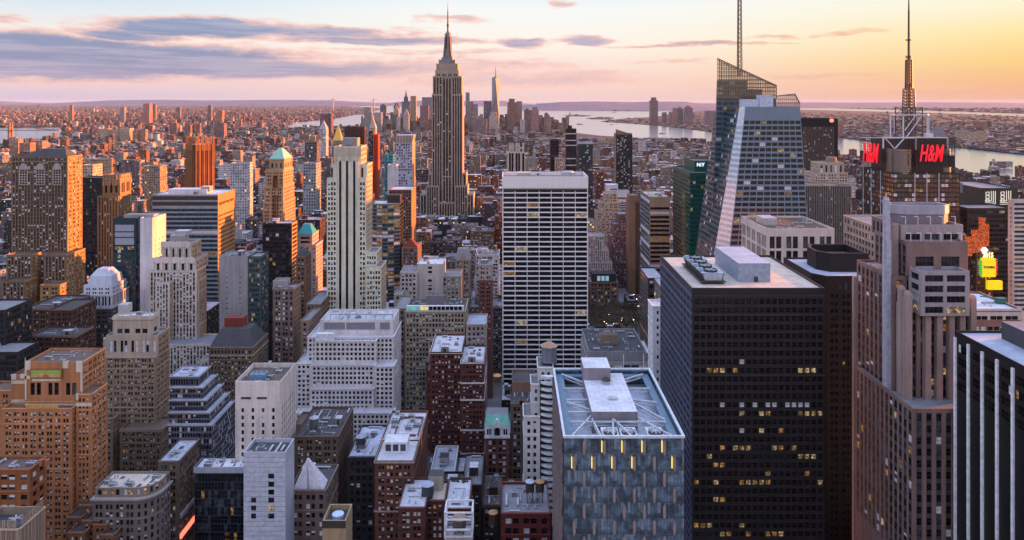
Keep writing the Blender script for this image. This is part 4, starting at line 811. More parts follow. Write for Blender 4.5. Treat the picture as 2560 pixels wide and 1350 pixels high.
# the tall pointed one
b = Bd('art_deco_skyscraper', 'tall grey art deco skyscraper with setbacks, dark window strips and a tapering mast', 'skyscraper', 'tall masted skyscraper', 1320, 530)
ES = (.44, .36, .3); y0 = 1320; SPN = wallm((.07, .056, .052), .6); zs = lambda p: Z(p, y0)
def est(bay=4.6, edge=1.0, top=3, ww=.62): return S(ES, bay, 4.0, ww, .62, .55, w=(.966, .01, .01, .014), sp=SPN, edge=edge, top=top, gl=GL_DARK)
D = 42; side = S((.62, .5, .36), 4.9, 4.0, .3, .62, .5, sp=SPN, edge=2, top=3); zl = Z(600, 1300)  # paler, warmer side colour imitates sun on the narrow flank
def EE(a, c, t, Yf, Df, s_=None, **k): return b.T(a, c, t, Df, s_ or est(), side, Y=Yf, z0=k.pop('zb', 0), zlow=max(zl, k.get('low', 0)))
EE(1079.5, 1106, 235, 1322, 40); EE(1129, 1156.5, 235, 1322, 40); EE(1082, 1106, 190, 1323, 38, zb=zs(236)); EE(1129, 1154.5, 190, 1323, 38, zb=zs(236)); EE(1106.05, 1128.95, 178, 1327, 34, est(4.6, .6, 14))
EE(1088, 1147, 175, 1326, 33, S(ES, 5, 7, .4, .6, .5, w=(1, 0, 0, 0), top=6), zb=zs(192)); EE(1090.5, 1144.5, 159, 1328, 30, S(ES, 4.5, 4, .3, .3, w=(1, 0, 0, 0), top=6), zb=zs(176)); r = EE(1097, 1138, 149, 1331, 24, S((.3, .28, .3), 40, 40, .01, .01), zb=zs(160)); EE(1104, 1131, 143, 1334, 18, S((.3, .28, .3), 40, 40, .01, .01), zb=zs(150))
EE(1071, 1079.4, 433, 1324, 36); EE(1156.6, 1166, 433, 1324, 36); EE(1066, 1097, 464, 1312, 44); EE(1138, 1169, 464, 1312, 44); EE(1106, 1129, 440, 1319, 10, est(4.6, .6, 2)); EE(1050, 1067, 485, 1316, 50); EE(1168.5, 1184, 485, 1316, 50); EE(1096.9, 1138.1, 505, 1313, 20, zb=0)
cx, cy = X(1119.6, 1343), 1343; q = b.part('mast_base'); MG = plain('mast_metal', (.2, .17, .17), .35, .4)
for (a, c, ra, rb_) in ((143, 134, 9, 8), (134, 120, 7.6, 6.6), (120, 88, 6.4, 5.4)): q.cyl(cx, cy, Z(a, cy), Z(c, cy), ra, rb_, MG, 12)
for k in range(4):
    a = R(45 + 90 * k); q.bar((cx + 10 * math.cos(a), cy + 10 * math.sin(a), Z(143, cy)), (cx + 6 * math.cos(a), cy + 6 * math.sin(a), Z(96, cy)), 2.2, MG)
for k in range(6):
    a = R(60 * k + 8); b.part('mast_windows').bar((cx + 6.5 * math.cos(a), cy + 6.5 * math.sin(a), Z(122, cy)), (cx + 5.6 * math.cos(a), cy + 5.6 * math.sin(a), Z(92, cy)), 1.3, GL_DARK)
q.cyl(cx, cy, Z(88, cy), Z(84, cy), 6.2, 5.6, MG, 14); q.cyl(cx, cy, Z(84, cy), Z(78, cy), 4.6, 2, MG, 14)
q = b.part('antenna'); q.cyl(cx, cy, Z(78, cy), Z(55, cy), 1.5, 1.3, DARKM, 8); q.cyl(cx, cy, Z(66, cy), Z(61, cy), 2.2, 2.2, DARKM, 8); q.cyl(cx, cy, Z(55, cy), Z(28, cy), 1.2, .9, DARKM, 8); q.cyl(cx, cy, Z(28, cy), Z(5, cy), .8, .15, DARKM, 6); b.finish()
# lilac lattice tower and its neighbours
b = Bd('lilac_lattice_tower', 'pale lilac tower with a quilted window lattice and flared crown left of the masted skyscraper', 'skyscraper', 'lilac lattice tower', 1080, 470)
y0 = 1080; r = b.T(990, 1031, 357, depth(1031, 1038, y0), S((.5, .48, .58), 3.6, 4.2, .62, .5, .5, w=(.5, .0, .02, .48), edge=.4, top=1), S((.55, .38, .25), 4, 4, .3, .5), roof='pale'); q = b.part('crown'); q.prism([(r[0], y0), (r[1], y0), (r[1], y0 + 24), (r[0], y0 + 24)], r[4], Z(338, y0), wallm((.42, .34, .3)), ROOF['pale'], p1=[(r[0] - .5, y0 - 1), (r[1] + 2, y0 - 1), (r[1] + 2, y0 + 24), (r[0] - .5, y0 + 24)])  # side wall coloured orange in place of low sunlight
for i in range(6): q = b.newpart('crown_fin'); xx = r[0] + .5 + i * 4.6; q.box(xx, xx + 1.2, y0 - 1.6, y0 - 1.02, r[4] - 2, Z(340, y0), wallm((.55, .48, .42)), bottom=True)
b.finish()
b = Bd('white_blank_slab', 'narrow teal and white blank slab left of the lilac lattice tower', 'apartment tower', 'teal and white slab', 1000, 480); r = b.T(969, 990, 412, 20, S((.6, .58, .62), 40, 40, .01, .01)); b.T(961, 983, 386, 18, S((.1, .3, .34), 3, 4, .5, .5, gl=GL_TEAL), Y=1024); b.finish()
b = Bd('red_side_tower', 'dark slim tower with a deep red sunlit side', 'apartment tower', 'slim red sided tower', 1420, 470); r = b.T(921, 934, 328, 20, S((.08, .06, .06), 3, 3.6, .6, .5), S((.45, .1, .05), 5, 3.6, .2, .4)); b.T(934, 945, 336, 20, S((.42, .09, .05), 40, 40, .01, .01), Y=1424); b.finish()  # sunlit side painted as red walls, the second block included
b = Bd('dark_brown_slab', 'broad dark brown flat slab behind the gold pyramid spire', 'apartment tower', 'dark brown flat slab', 1650, 400); b.T(861, 911, 318, 20, S((.11, .05, .04), 3.4, 3.4, .5, .5, w=(1, 0, 0, 0), top=6), roof='brown'); b.finish()
b = Bd('gold_pyramid_tower', 'stone tower topped by a steep golden pyramid', 'office tower', 'golden pyramid', 1900, 350); y0 = 1900; r = b.T(832, 862, 351, 30, S((.4, .32, .26), 4, 4, .4, .5)); q = b.part('pyramid_roof'); cx = X(846, y0 + 15); q.prism([(cx - 12, y0 + 2), (cx + 12, y0 + 2), (cx + 12, y0 + 26), (cx - 12, y0 + 26)], r[4] - 1, Z(312, y0), plain('gold_leaf', (.75, .42, .07), .3, .7), p1=[(cx - .4, y0 + 14), (cx + .4, y0 + 14), (cx + .4, y0 + 15), (cx - .4, y0 + 15)]); b.finish()
b = Bd('campanile_tower', 'white campanile tower with a pointed gilded lantern', 'office tower', 'white campanile', 1850, 330); y0 = 1850; r = b.T(923, 939, 318, 18, S((.55, .48, .44), 4, 4, .4, .5)); q = b.part('spire'); cx = (r[0] + r[1]) / 2; q.prism([(r[0], y0), (r[1], y0), (r[1], y0 + 18), (r[0], y0 + 18)], r[4], Z(300, y0), wallm((.5, .42, .38)), p1=[(cx - 2.5, y0 + 6), (cx + 2.5, y0 + 6), (cx + 2.5, y0 + 12), (cx - 2.5, y0 + 12)]); q.cyl(cx, y0 + 9, Z(300, y0), Z(294, y0), 2.2, 2.2, plain('gold_leaf', (.75, .42, .07), .3, .7), 8); q.cyl(cx, y0 + 9, Z(294, y0), Z(287, y0), 2.4, .1, plain('gold_leaf', (.75, .42, .07), .3, .7), 8); b.finish()
# ================================================================ RIGHT HALF
# white gridded slab
b = Bd('white_grid_slab', 'tall white slab gridded with dark window bays under a blank white attic, near the centre', 'skyscraper', 'white gridded slab', 560, 945)
WG = wallm((.82, .78, .78), .6, .06); y0 = 560; pit = 12.13 * y0 / F
st = S(WG, 30.3 * y0 / F, pit, .95, .75, .6, w=(.975, .0, .025, .0), gl=glassm((.009, .009, .014), .1, 1.38), edge=.5, top=0, sill=.14)
r = b.T(1256, 1470, 470, 38, st, z0=0, zlow=Z(960, y0)); r = b.T(1255, 1470.5, 441, 39, S(WG, 60, 300, .01, .01), Y=559.7, pyb=470, roof='grey', ph=3)
q = b.part('attic_slot'); q.box(X(1259, y0), X(1467, y0), 559.2, 559.69, Z(476, y0), Z(472, y0), DARKM)
q = b.part('penthouse'); q.box(X(1292, 570), X(1326, 570), 570, 582, r[4] - 3, r[4] + 1.6, wallm((.5, .46, .42)), ROOF['cream']); q = b.newpart('cooling_tower'); q.box(X(1405, 570), X(1438, 570), 568, 580, r[4] - 3, r[4] + 2, STEEL, ROOF['blue']); q.cyl(X(1421, 575), 574, r[4] + 2, r[4] + 2.8, 4, 4, STEEL, 20, top=ROOF['blue'])
for i in range(3): q = b.newpart('roof_mast'); xx = X(1300 + i * 25, 575); q.bar((xx, 575, r[4] - 3), (xx, 575, r[4] + 3 + i), .5, WHITEP)
b.clutter(r, 5, ph=3); b.finish()
# black brown tower in front
b = Bd('black_brown_tower', 'huge black brown gridded tower with yellow lit window rows and a cream roof', 'skyscraper', 'huge black brown tower', 290, 1348)
DK = wallm((.025, .021, .024), .5, .2); y0 = 290; fl = 21.7 * y0 / F; w0 = (.988, .0, .005, .007)
st = S(DK, 16.55 * y0 / F, fl, .74, .52, .5, w=w0, edge=.5, top=1, gl=GL_BRONZE); LR = S(DK, 1, 1, w=(.55, 0, .45, 0), gl=GL_BRONZE); PR = S(DK, 1, 1, w=(.35, 0, 0, .65), gl=GL_BRONZE)
sd = S(wallm((.11, .125, .18), .4, .2), 2.9, fl, .55, .5, .4, w=(.97, 0, .01, .02), edge=.4, top=1, gl=GL_BRONZE)  # bluish glints of this flank put into its wall colour
r = b.T(1730, 2062, 738, 62, st, sd, zlow=0); rt = b.T(1730, 2062, 720, 62, S(DK, 16.55 * y0 / F, 4, .001, .001), S(wallm((.05, .055, .07), .4), 60, 60, .001, .001), roof='cream', pyb=738, ph=.9)
rows = [(917, 1765, 2040, LR), (1004, 1785, 2012, PR), (1030, 1800, 1925, LR), (1030, 1990, 2060, LR), (1112, 1795, 2010, LR), (1134, 1768, 1802, LR), (1134, 1998, 2035, LR), (1156, 1768, 1802, LR), (1178, 1768, 1800, LR), (1200, 1738, 1790, LR), (1200, 1850, 1925, LR), (1200, 2030, 2062, LR), (1243, 1785, 1820, LR), (1308, 1738, 1850, LR), (1330, 1790, 2040, LR), (1072, 1895, 1960, LR)]
nw = []
for w in b.wins:
    cx = (w[0][0] + w[1][0]) / 2; cz = (w[1][2] + w[2][2]) / 2; Yw = w[0][1]
    px, py = CX + F * cx / Yw, HY + F * (CZ - cz) / Yw; s_ = w[4]
    if w[5].y < -.5:
        for (ry, a, c, S2) in rows:
            if abs(py - ry) < 11 and a - 5 < px < c + 5: s_ = S2
    nw.append(w[:4] + (s_, w[5]))
b.wins = nw
y1 = 300; zr = rt[4] - .9; pb = plain('plant_blue_grey', (.3, .36, .46), .5)
q = b.part('penthouse'); q.box(X(1830, 312), X(1926, 303), 303, 338, zr, zr + 8.0, pb, ROOF['blue']); q.box(X(1885, 303), X(1895, 303), 302.9, 302.99, zr, zr + 2.4, DARKM)
q = b.part('cooling_tower'); xa, xb = X(1752, 301), X(1808, 301); lv = wallm((.045, .045, .05), .6); ct = plain('cooling_casing', (.42, .47, .54), .45)
q.prism([(xa + 1, 300), (xb - .6, 300), (xb - .6, 332), (xa + 1, 332)], zr + 1.3, zr + 4.6, lv, ct, p1=[(xa, 299.4), (xb, 299.4), (xb, 332.6), (xa, 332.6)]); q.box(xa - .5, xb + .6, 298.8, 333, zr + .9, zr + 1.29, DARKM, bottom=True)
q.poly([(xa + 1.4, 299.85, zr + 1.5), (xb - .9, 299.85, zr + 1.5), (xb - .4, 299.35, zr + 4.5), (xa + .4, 299.35, zr + 4.5)], ct)
for i in range(4):
    cy = 303.5 + i * 8; cxx = (xa + xb) / 2; q2 = b.newpart('fan'); q2.cyl(cxx, cy, zr + 4.62, zr + 5.5, 2.9, 2.9, DARKM, 20, cap=False); q2.cyl(cxx, cy, zr + 4.62, zr + 4.9, 2.8, 2.8, DARKM, 20)
    for k in range(6): a = R(60 * k + 10 * i); q2.bar((cxx, cy, zr + 5.1), (cxx + 2.6 * math.cos(a), cy + 2.6 * math.sin(a), zr + 5.1), .6, STEEL)
    q3 = b.newpart('fan_motor'); q3.box(xa - .3, xa + 1.4, cy - .8, cy + .8, zr + 4.7, zr + 6, plain('plant_blue_grey', (.3, .42, .5), .5), bottom=True)
for sx in (xa + .3, xb - .3):
    for yy in range(300, 333, 6): q.bar((sx, yy, zr), (sx, yy, zr + 1), .35, DARKM)
b.finish()
# glass tower with folded panels in the foreground
b = Bd('folded_glass_tower', 'blue glass tower with glowing yellow fins under an open roof of steel trusses', 'office tower', 'folded glass tower', 225, 1348)
y0 = 225; D = 57; x0, x1 = X(1410, y0), X(1710, y0); zt = Z(1092, y0)
gl = glassm((.11, .17, .23), .08, 2.0); gl2 = glassm((.15, .215, .28), .1, 2.0); gl3 = glassm((.085, .135, .18), .07, 2.0); gl4 = plain('reflection_tint', (.19, .255, .32), .3); fin = plain('pink_fin', (.3, .24, .24), .5); lit = plain('fin_light', (.6, .45, .1), .5, emit=(1, .72, .2), es=.28)  # glass colours lightened in place of missing reflections
FOOT.append((x0, x1, y0, y0 + D)); b.org = ((x0 + x1) / 2, y0 + D / 2, 0); b.px.append((x0, x1, y0, zt))
b.wall.box(x0 + .5, x1 - .5, y0 + .5, y0 + D - .5, 0, zt - 6, wallm((.04, .05, .06), .4))
def folded(A, B, name):
    A, B = Vector((*A, 0)), Vector((*B, 0)); W = (B - A).length; d = (B - A) / W; n = Vector((d.y, -d.x, 0)); nb = max(4, round(W / 5.85)); bw = W / nb; fh = 5.05; nf = 18
    for j in range(nf):
        z1 = zt - .5 - j * fh; z0 = z1 - fh + .25; sh = .5 * (j % 2)
        q = b.newpart('glass_storey'); us = [0] + [(i + sh + (0 if sh else 1)) * bw for i in range(nb)] + [W]; us = sorted(set(min(u, W) for u in us))
        for i in range(len(us) - 1):
            u0, u1 = us[i], us[i + 1]
            if u1 - u0 < .2: continue
            p = lambda u, z, e=0: tuple(A + d * u + n * e + Vector((0, 0, z)))
            pk = b.rng.choice([gl, gl, gl2, gl3]); ns = 6
            for k in range(ns):
                ua, ub = u0 + (u1 - u0) * k / ns, u0 + (u1 - u0) * (k + 1) / ns; zz = [z0, z0 + fh * b.rng.choice([.22, .3]), z1]; t_ = b.rng.uniform(-.05, .05)
                for m_ in (0, 1): q.poly([p(ua, zz[m_], t_), p(ub, zz[m_], 0), p(ub, zz[m_ + 1], -t_), p(ua, zz[m_ + 1], 0)], gl3 if m_ == 0 else (pk if b.rng.random() < .6 else b.rng.choice([gl, gl2, gl3, gl4])))
                q.bar(p(ua, z0, .03), p(ua, z1, .03), .07, MULL)
        q.poly([p(0, z0 - .25, .1), p(W, z0 - .25, .1), p(W, z0, .1), p(0, z0, .1)], wallm((.13, .16, .18), .4))
        for u in us[1:-1]:
            f = b.newpart('fin'); w = .42
            f.poly([p(u - w, z0 + .6, .75), p(u, z0 - .4, .75), p(u + w, z0 + .6, .75), p(u + w, z1 - .8, .75), p(u, z1, .75), p(u - w, z1 - .8, .75)], fin); f.poly([p(u - w, z0 + .6, .75), p(u - w, z1 - .8, .75), p(u - w, z1 - .8, 0), p(u - w, z0 + .6, 0)], fin); f.poly([p(u + w, z0 + .6, 0), p(u + w, z1 - .8, 0), p(u + w, z1 - .8, .75), p(u + w, z0 + .6, .75)], fin)
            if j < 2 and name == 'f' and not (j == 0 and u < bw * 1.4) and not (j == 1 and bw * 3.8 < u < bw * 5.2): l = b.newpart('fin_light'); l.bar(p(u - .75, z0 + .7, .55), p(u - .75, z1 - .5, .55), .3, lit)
folded((x0, y0), (x1, y0), 'f'); folded((x0, y0 + D), (x0, y0), 's')
b.wall.poly([(x1, y0, 0), (x1, y0 + D, 0), (x1, y0 + D, zt), (x1, y0, zt)], gl3); b.wall.poly([(x1, y0 + D, 0), (x0, y0 + D, 0), (x0, y0 + D, zt), (x1, y0 + D, zt)], gl3)
st_ = plain('roof_steel_blue', (.55, .6, .66), .4, .1); rf = ROOF['blue']
q = MB(); q.box(x0 + .6, x1 - .6, y0 + .6, y0 + D - .6, zt - 5.98, zt - 5.9, roofm((.6, .65, .75))); b.roofs.append((q, None))
q = b.part('coping')
for (a, c, e, f) in ((x0 - .3, x1 + .3, y0 - .3, y0 + .5), (x0 - .3, x1 + .3, y0 + D - .5, y0 + D + .3), (x0 - .3, x0 + .5, y0 + .503, y0 + D - .503), (x1 - .5, x1 + .3, y0 + .503, y0 + D - .503)): q.box(a, c, e, f, zt - .3, zt + .35, plain('coping_white', (.62, .68, .74), .4), bottom=True)
q = b.part('gutter_walk')
for (a, c, e, f) in ((x0 + .9, x0 + 3.6, y0 + 1, y0 + D - 1), (x1 - 3.6, x1 - .9, y0 + 1, y0 + D - 1), (x0 + 3.603, x1 - 3.603, y0 + D - 3.6, y0 + D - 1)): q.box(a, c, e, f, zt - 2.2, zt - 1.6, plain('walkway', (.13, .22, .3), .5), bottom=True)
xm0, xm1 = x0 + 10.5, x1 - 12; q = b.part('penthouse'); q.box(xm0, xm1, y0 + 15, y0 + 49, zt - 5.9, zt + 1.4, wallm((.3, .27, .3), .6), ROOF['white']); q.box(xm0, xm0 + 10, y0 + 42, y0 + 53, zt + 1.403, zt + 6, wallm((.33, .3, .33), .6), ROOF['white'])
q = b.newpart('hatch'); q.box(xm0 + 7, xm0 + 10, y0 + 24, y0 + 26, zt + 1.4, zt + 2, STEEL, bottom=True); q = b.newpart('exhaust_fan'); q.cyl(xm0 + 8, y0 + 39, zt + 1.4, zt + 2.6, 1.4, 1.4, STEEL, 14); q.cyl(xm0 + 8, y0 + 39, zt + 2.6, zt + 3.4, 1.7, 1.2, DARKM, 14)
for (a, c) in [((x0 + 3, y0 + 3), (xm0, y0 + 17)), ((xm0, y0 + 15), (x0 + 12, y0 + 2)), ((x0 + 16, y0 + 2), (xm0 + 7, y0 + 15)), ((xm0 + 7, y0 + 15), (xm1 - 4, y0 + 2)), ((xm1, y0 + 16), (x1 - 3, y0 + 2)), ((xm1, y0 + 28), (x1 - 3, y0 + 14)), ((xm1, y0 + 30), (x1 - 3, y0 + 28)), ((xm1, y0 + 40), (x1 - 3, y0 + 40)), ((xm1, y0 + 48), (x1 - 3, y0 + 54)), ((x0 + 3, y0 + 20), (xm0, y0 + 20)), ((x0 + 3, y0 + 30), (xm0, y0 + 30)), ((x0 + 3, y0 + 40), (xm0, y0 + 40)), ((x0 + 3, y0 + 54), (xm0, y0 + 46)), ((x0 + 3, y0 + 12.5), (x1 - 3, y0 + 12.5)), ((x0 + 3, y0 + 28), (xm0, y0 + 22))]:
    q = b.newpart('roof_truss'); q.bar((*a, zt - .9), (*c, zt - .9), .5, st_); q.bar((*a, zt - 2.1), (*c, zt - 2.1), .34, st_); m = ((a[0] + c[0]) / 2, (a[1] + c[1]) / 2); q.bar((*a, zt - 2.1), (*m, zt - .9), .22, st_); q.bar((*m, zt - .9), (*c, zt - 2.1), .22, st_)
for i, px in enumerate((1527, 1573, 1640)):
    cx, cy = X(px, y0 + 5), y0 + 6.2; q = b.newpart('cooling_unit'); q.box(cx - 2.7, cx + 2.7, cy - 4, cy + 4, zt - 5.9, zt - 1.6, plain('unit_casing', (.72, .76, .8), .4)); q = b.newpart('fan'); q.cyl(cx, cy, zt - 1.6, zt - 1.1, 2.3, 2.3, DARKM, 22); q.cyl(cx, cy, zt - 1.1, zt - .8, .5, .5, STEEL, 10)
    for k in range(9): a = R(40 * k + 13 * i); q.bar((cx + .4 * math.cos(a), cy + .4 * math.sin(a), zt - .95), (cx + 2.2 * math.cos(a), cy + 2.2 * math.sin(a), zt - .85), .42, STEEL)
b.clutter((x0 + 4, x1 - 4, y0 + 16, y0 + 52, zt - 4.8), 6, big=False)
for px in (1558, 1608): q = b.newpart('lightning_rod'); xx = X(px, y0 + D); q.bar((xx, y0 + D - .8, zt), (xx, y0 + D - .8, zt + 6), .18, WHITEP)
b.finish()
# chocolate brown chamfered tower behind
b = Bd('chamfered_brown_tower', 'very dark brown tower with chamfered corners, lilac roof and open topped hexagonal penthouse', 'office tower', 'dark chamfered tower', 350, 1348)
y0 = 350; x0, x1 = X(2040, y0), X(2240, y0); DB = wallm((.008, .007, .0075), .6); st = S(DB, 3.0, 3.7, .42, .42, .3, w=(.985, 0, .008, .007), top=8, gl=GL_BRONZE); zt = Z(690, y0)
P = [(x0 + 5, y0), (x1, y0), (x1, y0 + 42), (x0, y0 + 42), (x0, y0 + 6)]; r = b.tier(P, 0, zt, st, st, roof='blue', ph=.9, zlow=40)
for i in range(6): b.newpart('window').box(X(2098 + i * 15, y0), X(2102 + i * 15, y0), y0 - .1, y0 - .003, Z(728, y0), Z(705, y0), GL_BLUE, bottom=True)
hx, hy = X(2052, 362), 362; w = X(2172, 362) - hx; P = [(hx + 5, hy), (hx + w, hy), (hx + w, hy + 24), (hx + 4, hy + 24), (hx, hy + 17), (hx, hy + 6)]
b.tier(P, zt - .9, zt + 8.6, S(DB, 60, 60, .001, .001), roof='brown', ph=4, pt=1.2); FOOT.pop(); q = b.part('roof_tray'); q.box(hx + 8, hx + w - 2, hy + 4, hy + 13, zt + 4.7, zt + 5.8, plain('tray', (.45, .47, .52), .4)); b.finish()
# pinkish postmodern tower with stepped piers
b = Bd('pink_stepped_tower', 'pinkish granite tower of stepped vertical piers with a pale drum crown and portal windows', 'skyscraper', 'pink stepped pier tower', 270, 1348)
PG = (.29, .205, .185); PS = wallm((.36, .27, .25), .6); gm = wallm((.11, .095, .1), .6); GP = wallm((.42, .33, .31), .6)
def pst(bay=3.9, ww=.6, top=1.5, fl=4.0): return S(PG, bay, fl, ww, .6, .9, w=(.9, .02, .05, .03), sp=gm, edge=.5, top=top, gl=GL_DARK)
sd = pst(3.2, .62); sd['rec'] = .3
# plinth block, main shaft, upper stages
r = b.tier([(X(2283, 250), 250), (X(2560, 250), 250), (X(2560, 250), 292), (X(2283, 250), 292)], 0, Z(1022, 250), pst(3.6), sd)
b.tier([(X(2266, 262), 262), (X(2432, 262), 262), (X(2432, 262), 298), (X(2266, 262), 298)], 0, Z(770, 262), pst(3.8), sd)
b.tier([(X(2232, 268), 268), (X(2425, 268), 268), (X(2425, 268), 296), (X(2232, 268), 296)], 0, Z(690, 268), pst(3.9), sd)
rb = b.T(2268, 2420, 604, 24, S(PG, 9.3, 12, .72, .76, .6, w=(1, 0, 0, 0), edge=1.8, top=4.2, sill=.08), sd, Y=266, pyb=690)
rc = b.T(2302, 2424, 678, 8, S(wallm((.4, .36, .38), .6), 8.3, 3.6, .84, .56, .5, w=(.82, 0, .12, .06), edge=.9, top=1), Y=258.5, pyb=790)
rd = b.T(2252, 2408, 562, 22, S(wallm((.42, .36, .36), .6), 8, 4.6, .78, .62, .6, w=(1, 0, 0, 0), top=3), sd, Y=272, pyb=606)
y1 = 276; xa, xb = X(2236, y1), X(2386, y1); P = [(xa + 5, y1), (xb - 4, y1), (xb, y1 + 4), (xb - 1, y1 + 10), (xa + 3, y1 + 10), (xa, y1 + 4)]
b.tier(P, Z(566, y1), Z(536, y1), S(wallm((.26, .23, .27), .6), 60, 60, .001, .001)); cxx = (xa + xb) / 2
b.tier([((p[0] - cxx) * 1.02 + cxx, p[1] - (.3 if p[1] < y1 + 7 else 0)) for p in P], Z(536, y1) + .004, Z(514, y1), S(wallm((.42, .41, .46), .5), 60, 60, .001, .001), roof='brown', ph=2.2, pt=.7)
# pier fronts standing proud, each with its own height
for px, py, Yp in ((2317, 742, 261.2), (2376, 742, 261.2), (2430, 745, 261.2), (2346, 758, 261.2), (2403, 760, 261.2), (2270, 735, 261.2), (2254, 722, 264)):
    q = b.newpart('pier'); xx = X(px, Yp); q.prism([(xx - 1.0, Yp - 1.1), (xx + 1.0, Yp - 1.1), (xx + 1.0, Yp + 1.2), (xx - 1.0, Yp + 1.2)], 0, Z(py, Yp), GP); q.prism([(xx - 1.0, Yp - 1.1), (xx + 1.0, Yp - 1.1), (xx + 1.0, Yp + 1.2), (xx - 1.0, Yp + 1.2)], Z(py, Yp), Z(py, Yp) + 1.2, GP, p1=[(xx - .6, Yp - .7), (xx + .6, Yp - .7), (xx + .6, Yp + .8), (xx - .6, Yp + .8)])
xw = X(2266, 262); xw2 = X(2232, 268)
for Yp, py, xx in ((266, 755, xw), (274, 705, xw), (282, 690, xw), (290, 660, xw), (297, 690, xw2), (272, 560, xw2 + 3), (262.5, 742, xw)):
    q = b.newpart('pier'); q.box(xx - 1.1, xx + .9, Yp - .8, Yp + .8, 0, Z(py, Yp), GP)
q = b.part('spine'); sp = plain('spine_metal', (.42, .42, .5), .4); xx = xw2 - 1.2
for k, (py, w) in enumerate(((498, .7), (545, 1.1), (600, 1.6))): q.box(xx - 1 + .2 * k, xx + 1.1, 270.5 - w, 270.5 + w, 40, Z(py, 270) + .01, sp)
q.bar((xx, 270.5, Z(498, 270)), (xx, 270.5, Z(484, 270)), .5, sp)
q = b.part('railing'); rl = plain('rail_white', (.7, .7, .72), .4)
for (r_, n) in ((rb, 6), (rd, 5)):
    for i in range(n): xx = r_[0] + (i + .5) * (r_[1] - r_[0]) / n; q.bar((xx, r_[2] + 1, r_[4]), (xx, r_[2] + 1, r_[4] + 3), .2, rl); q.bar((xx, r_[2] + 1, r_[4] + 3), (xx - 1.6, r_[2] + 1, r_[4] + 3), .2, rl)
b.finish()
# black tower with white stripes at right edge
b = Bd('white_striped_black_tower', 'black glass tower with glowing white vertical stripes cut by the right edge', 'skyscraper', 'black tower with white stripes', 150, 1348)
xw = 153; zt = Z(826, 246); DKW = wallm((.014, .013, .015), .5); P = [(xw, 150), (xw + 60, 150), (xw + 60, 246), (xw, 246)]
b.tier(P, 0, zt, S(DKW, 2, 60, .01, .01), S(DKW, 1.55, 3.9, .9, .62, .15, w=(.985, 0, .008, .007), top=3.4, edge=.3, gl=GL_BRONZE), roof='blue', ph=.8)
for i in range(13): q = b.newpart('white_stripe'); yy = 245.4 - i * 7.05; q.box(xw - .55, xw - .003, yy - .5, yy + .5, 0, zt - 2.2, plain('white_pier', (.85, .86, .9), .5), bottom=True)
q = b.part('penthouse'); q.box(xw + 12, xw + 50, 205, 240, zt - .8, zt + 5, wallm((.1, .1, .11)), ROOF['grey']); b.finish()
# crystalline tower
b = Bd('crystal_glass_tower', 'faceted blue glass tower with slanted lattice crown and a tall lattice spire', 'skyscraper', 'faceted crystal tower', 540, 600)
BGL = wallm((.23, .3, .37), .35, .1); zt = Z(267, 540); fl = 4.1
cs = S(BGL, 6.7, fl, .87, .56, .3, w=(.92, .0, .05, .03), edge=.3, top=10, gl=glassm((.014, .018, .026), .08, 1.45)); cl = S(wallm((.1, .14, .17), .3), 3.2, fl, .9, .6, .2, w=(.86, .0, .08, .06), edge=.2, top=1, gl=GL_TEAL)
fgl = plain('pale_facet_glass', (.6, .7, .8), .28, .1)  # bright sky mirrored in the facet is put into its pale colour
fc = S(fgl, 2.4, fl, .93, .5, .12, w=(1, 0, 0, 0), edge=.15, top=14, gl=plain('pale_facet_pane', (.4, .5, .6), .2, .15))
FR0, FR1 = (235.4, 540), (218.4, 540); FL0, FL1 = (148.3, 540), (176.9, 540); L0, L1 = (136, 563), (174.5, 546); BL0, BL1 = (136, 600), (172, 600); BR0, BR1 = (235.4, 605), (218, 605)
b.org = (186, 570, 0); FOOT.append((136, 236, 540, 610)); b.px.append((148, 236, 540, Z(145, 572)))
b.facade(FL0, FR0, 0, zt, cs, 120, FL1, FR1); b.facade(L0, FL0, 0, zt, fc, 120, L1, FL1); b.facade(BL0, L0, 0, zt, cl, 120, BL1, L1)
b.wall.poly([(*FR0, 0), (*BR0, 0), (*BR1, zt), (*FR1, zt)], BGL); b.wall.poly([(*BR0, 0), (*BL0, 0), (*BL1, zt), (*BR1, zt)], BGL)
rm = MB(); rm.poly([(*q, zt - .3) for q in (FL1, FR1, BR1, BL1, L1)], ROOF['grey']); b.roofs.append((rm, None))
SL = 572; sx0, sx1, sx2, sx3 = X(1793, SL), X(1868, SL), X(1906, SL), X(1941, SL); sg = S(wallm((.13, .17, .22), .35, .15), 5.5, 4.1, .86, .5, .2, w=(.84, 0, .1, .06), edge=.3, top=.6, gl=GL_TEAL)
b.facade((155, SL), (sx1, SL), 0, Z(200, SL), sg, 120, (sx0, SL), (sx1, SL)); b.wall.poly([(165, 606, 0), (155, SL, 0), (sx0, SL, Z(200, SL)), (sx0 + 9.4, 606, Z(200, SL))], wallm((.3, .2, .17), .4)); b.wall.box(sx1, sx2, SL + .4, 606, 100, Z(223, SL), wallm((.1, .13, .17), .4), ROOF['grey']); b.wall.poly([(sx0, SL, Z(200, SL)), (sx1, SL, Z(200, SL)), (sx1, 606, Z(200, SL)), (sx0 + 9.4, 606, Z(200, SL))], ROOF['grey'])
b.wall.poly([(sx1, SL, 100), (sx1, 606, 100), (sx1, 606, Z(200, SL)), (sx1, SL, Z(200, SL))], wallm((.1, .13, .17), .4)); b.wall.box(sx2, sx3, SL + .6, 606, 100, Z(247, SL), wallm((.13, .16, .2), .4), ROOF['grey'])
fr = plain('lattice_frame', (.1, .085, .075), .5)
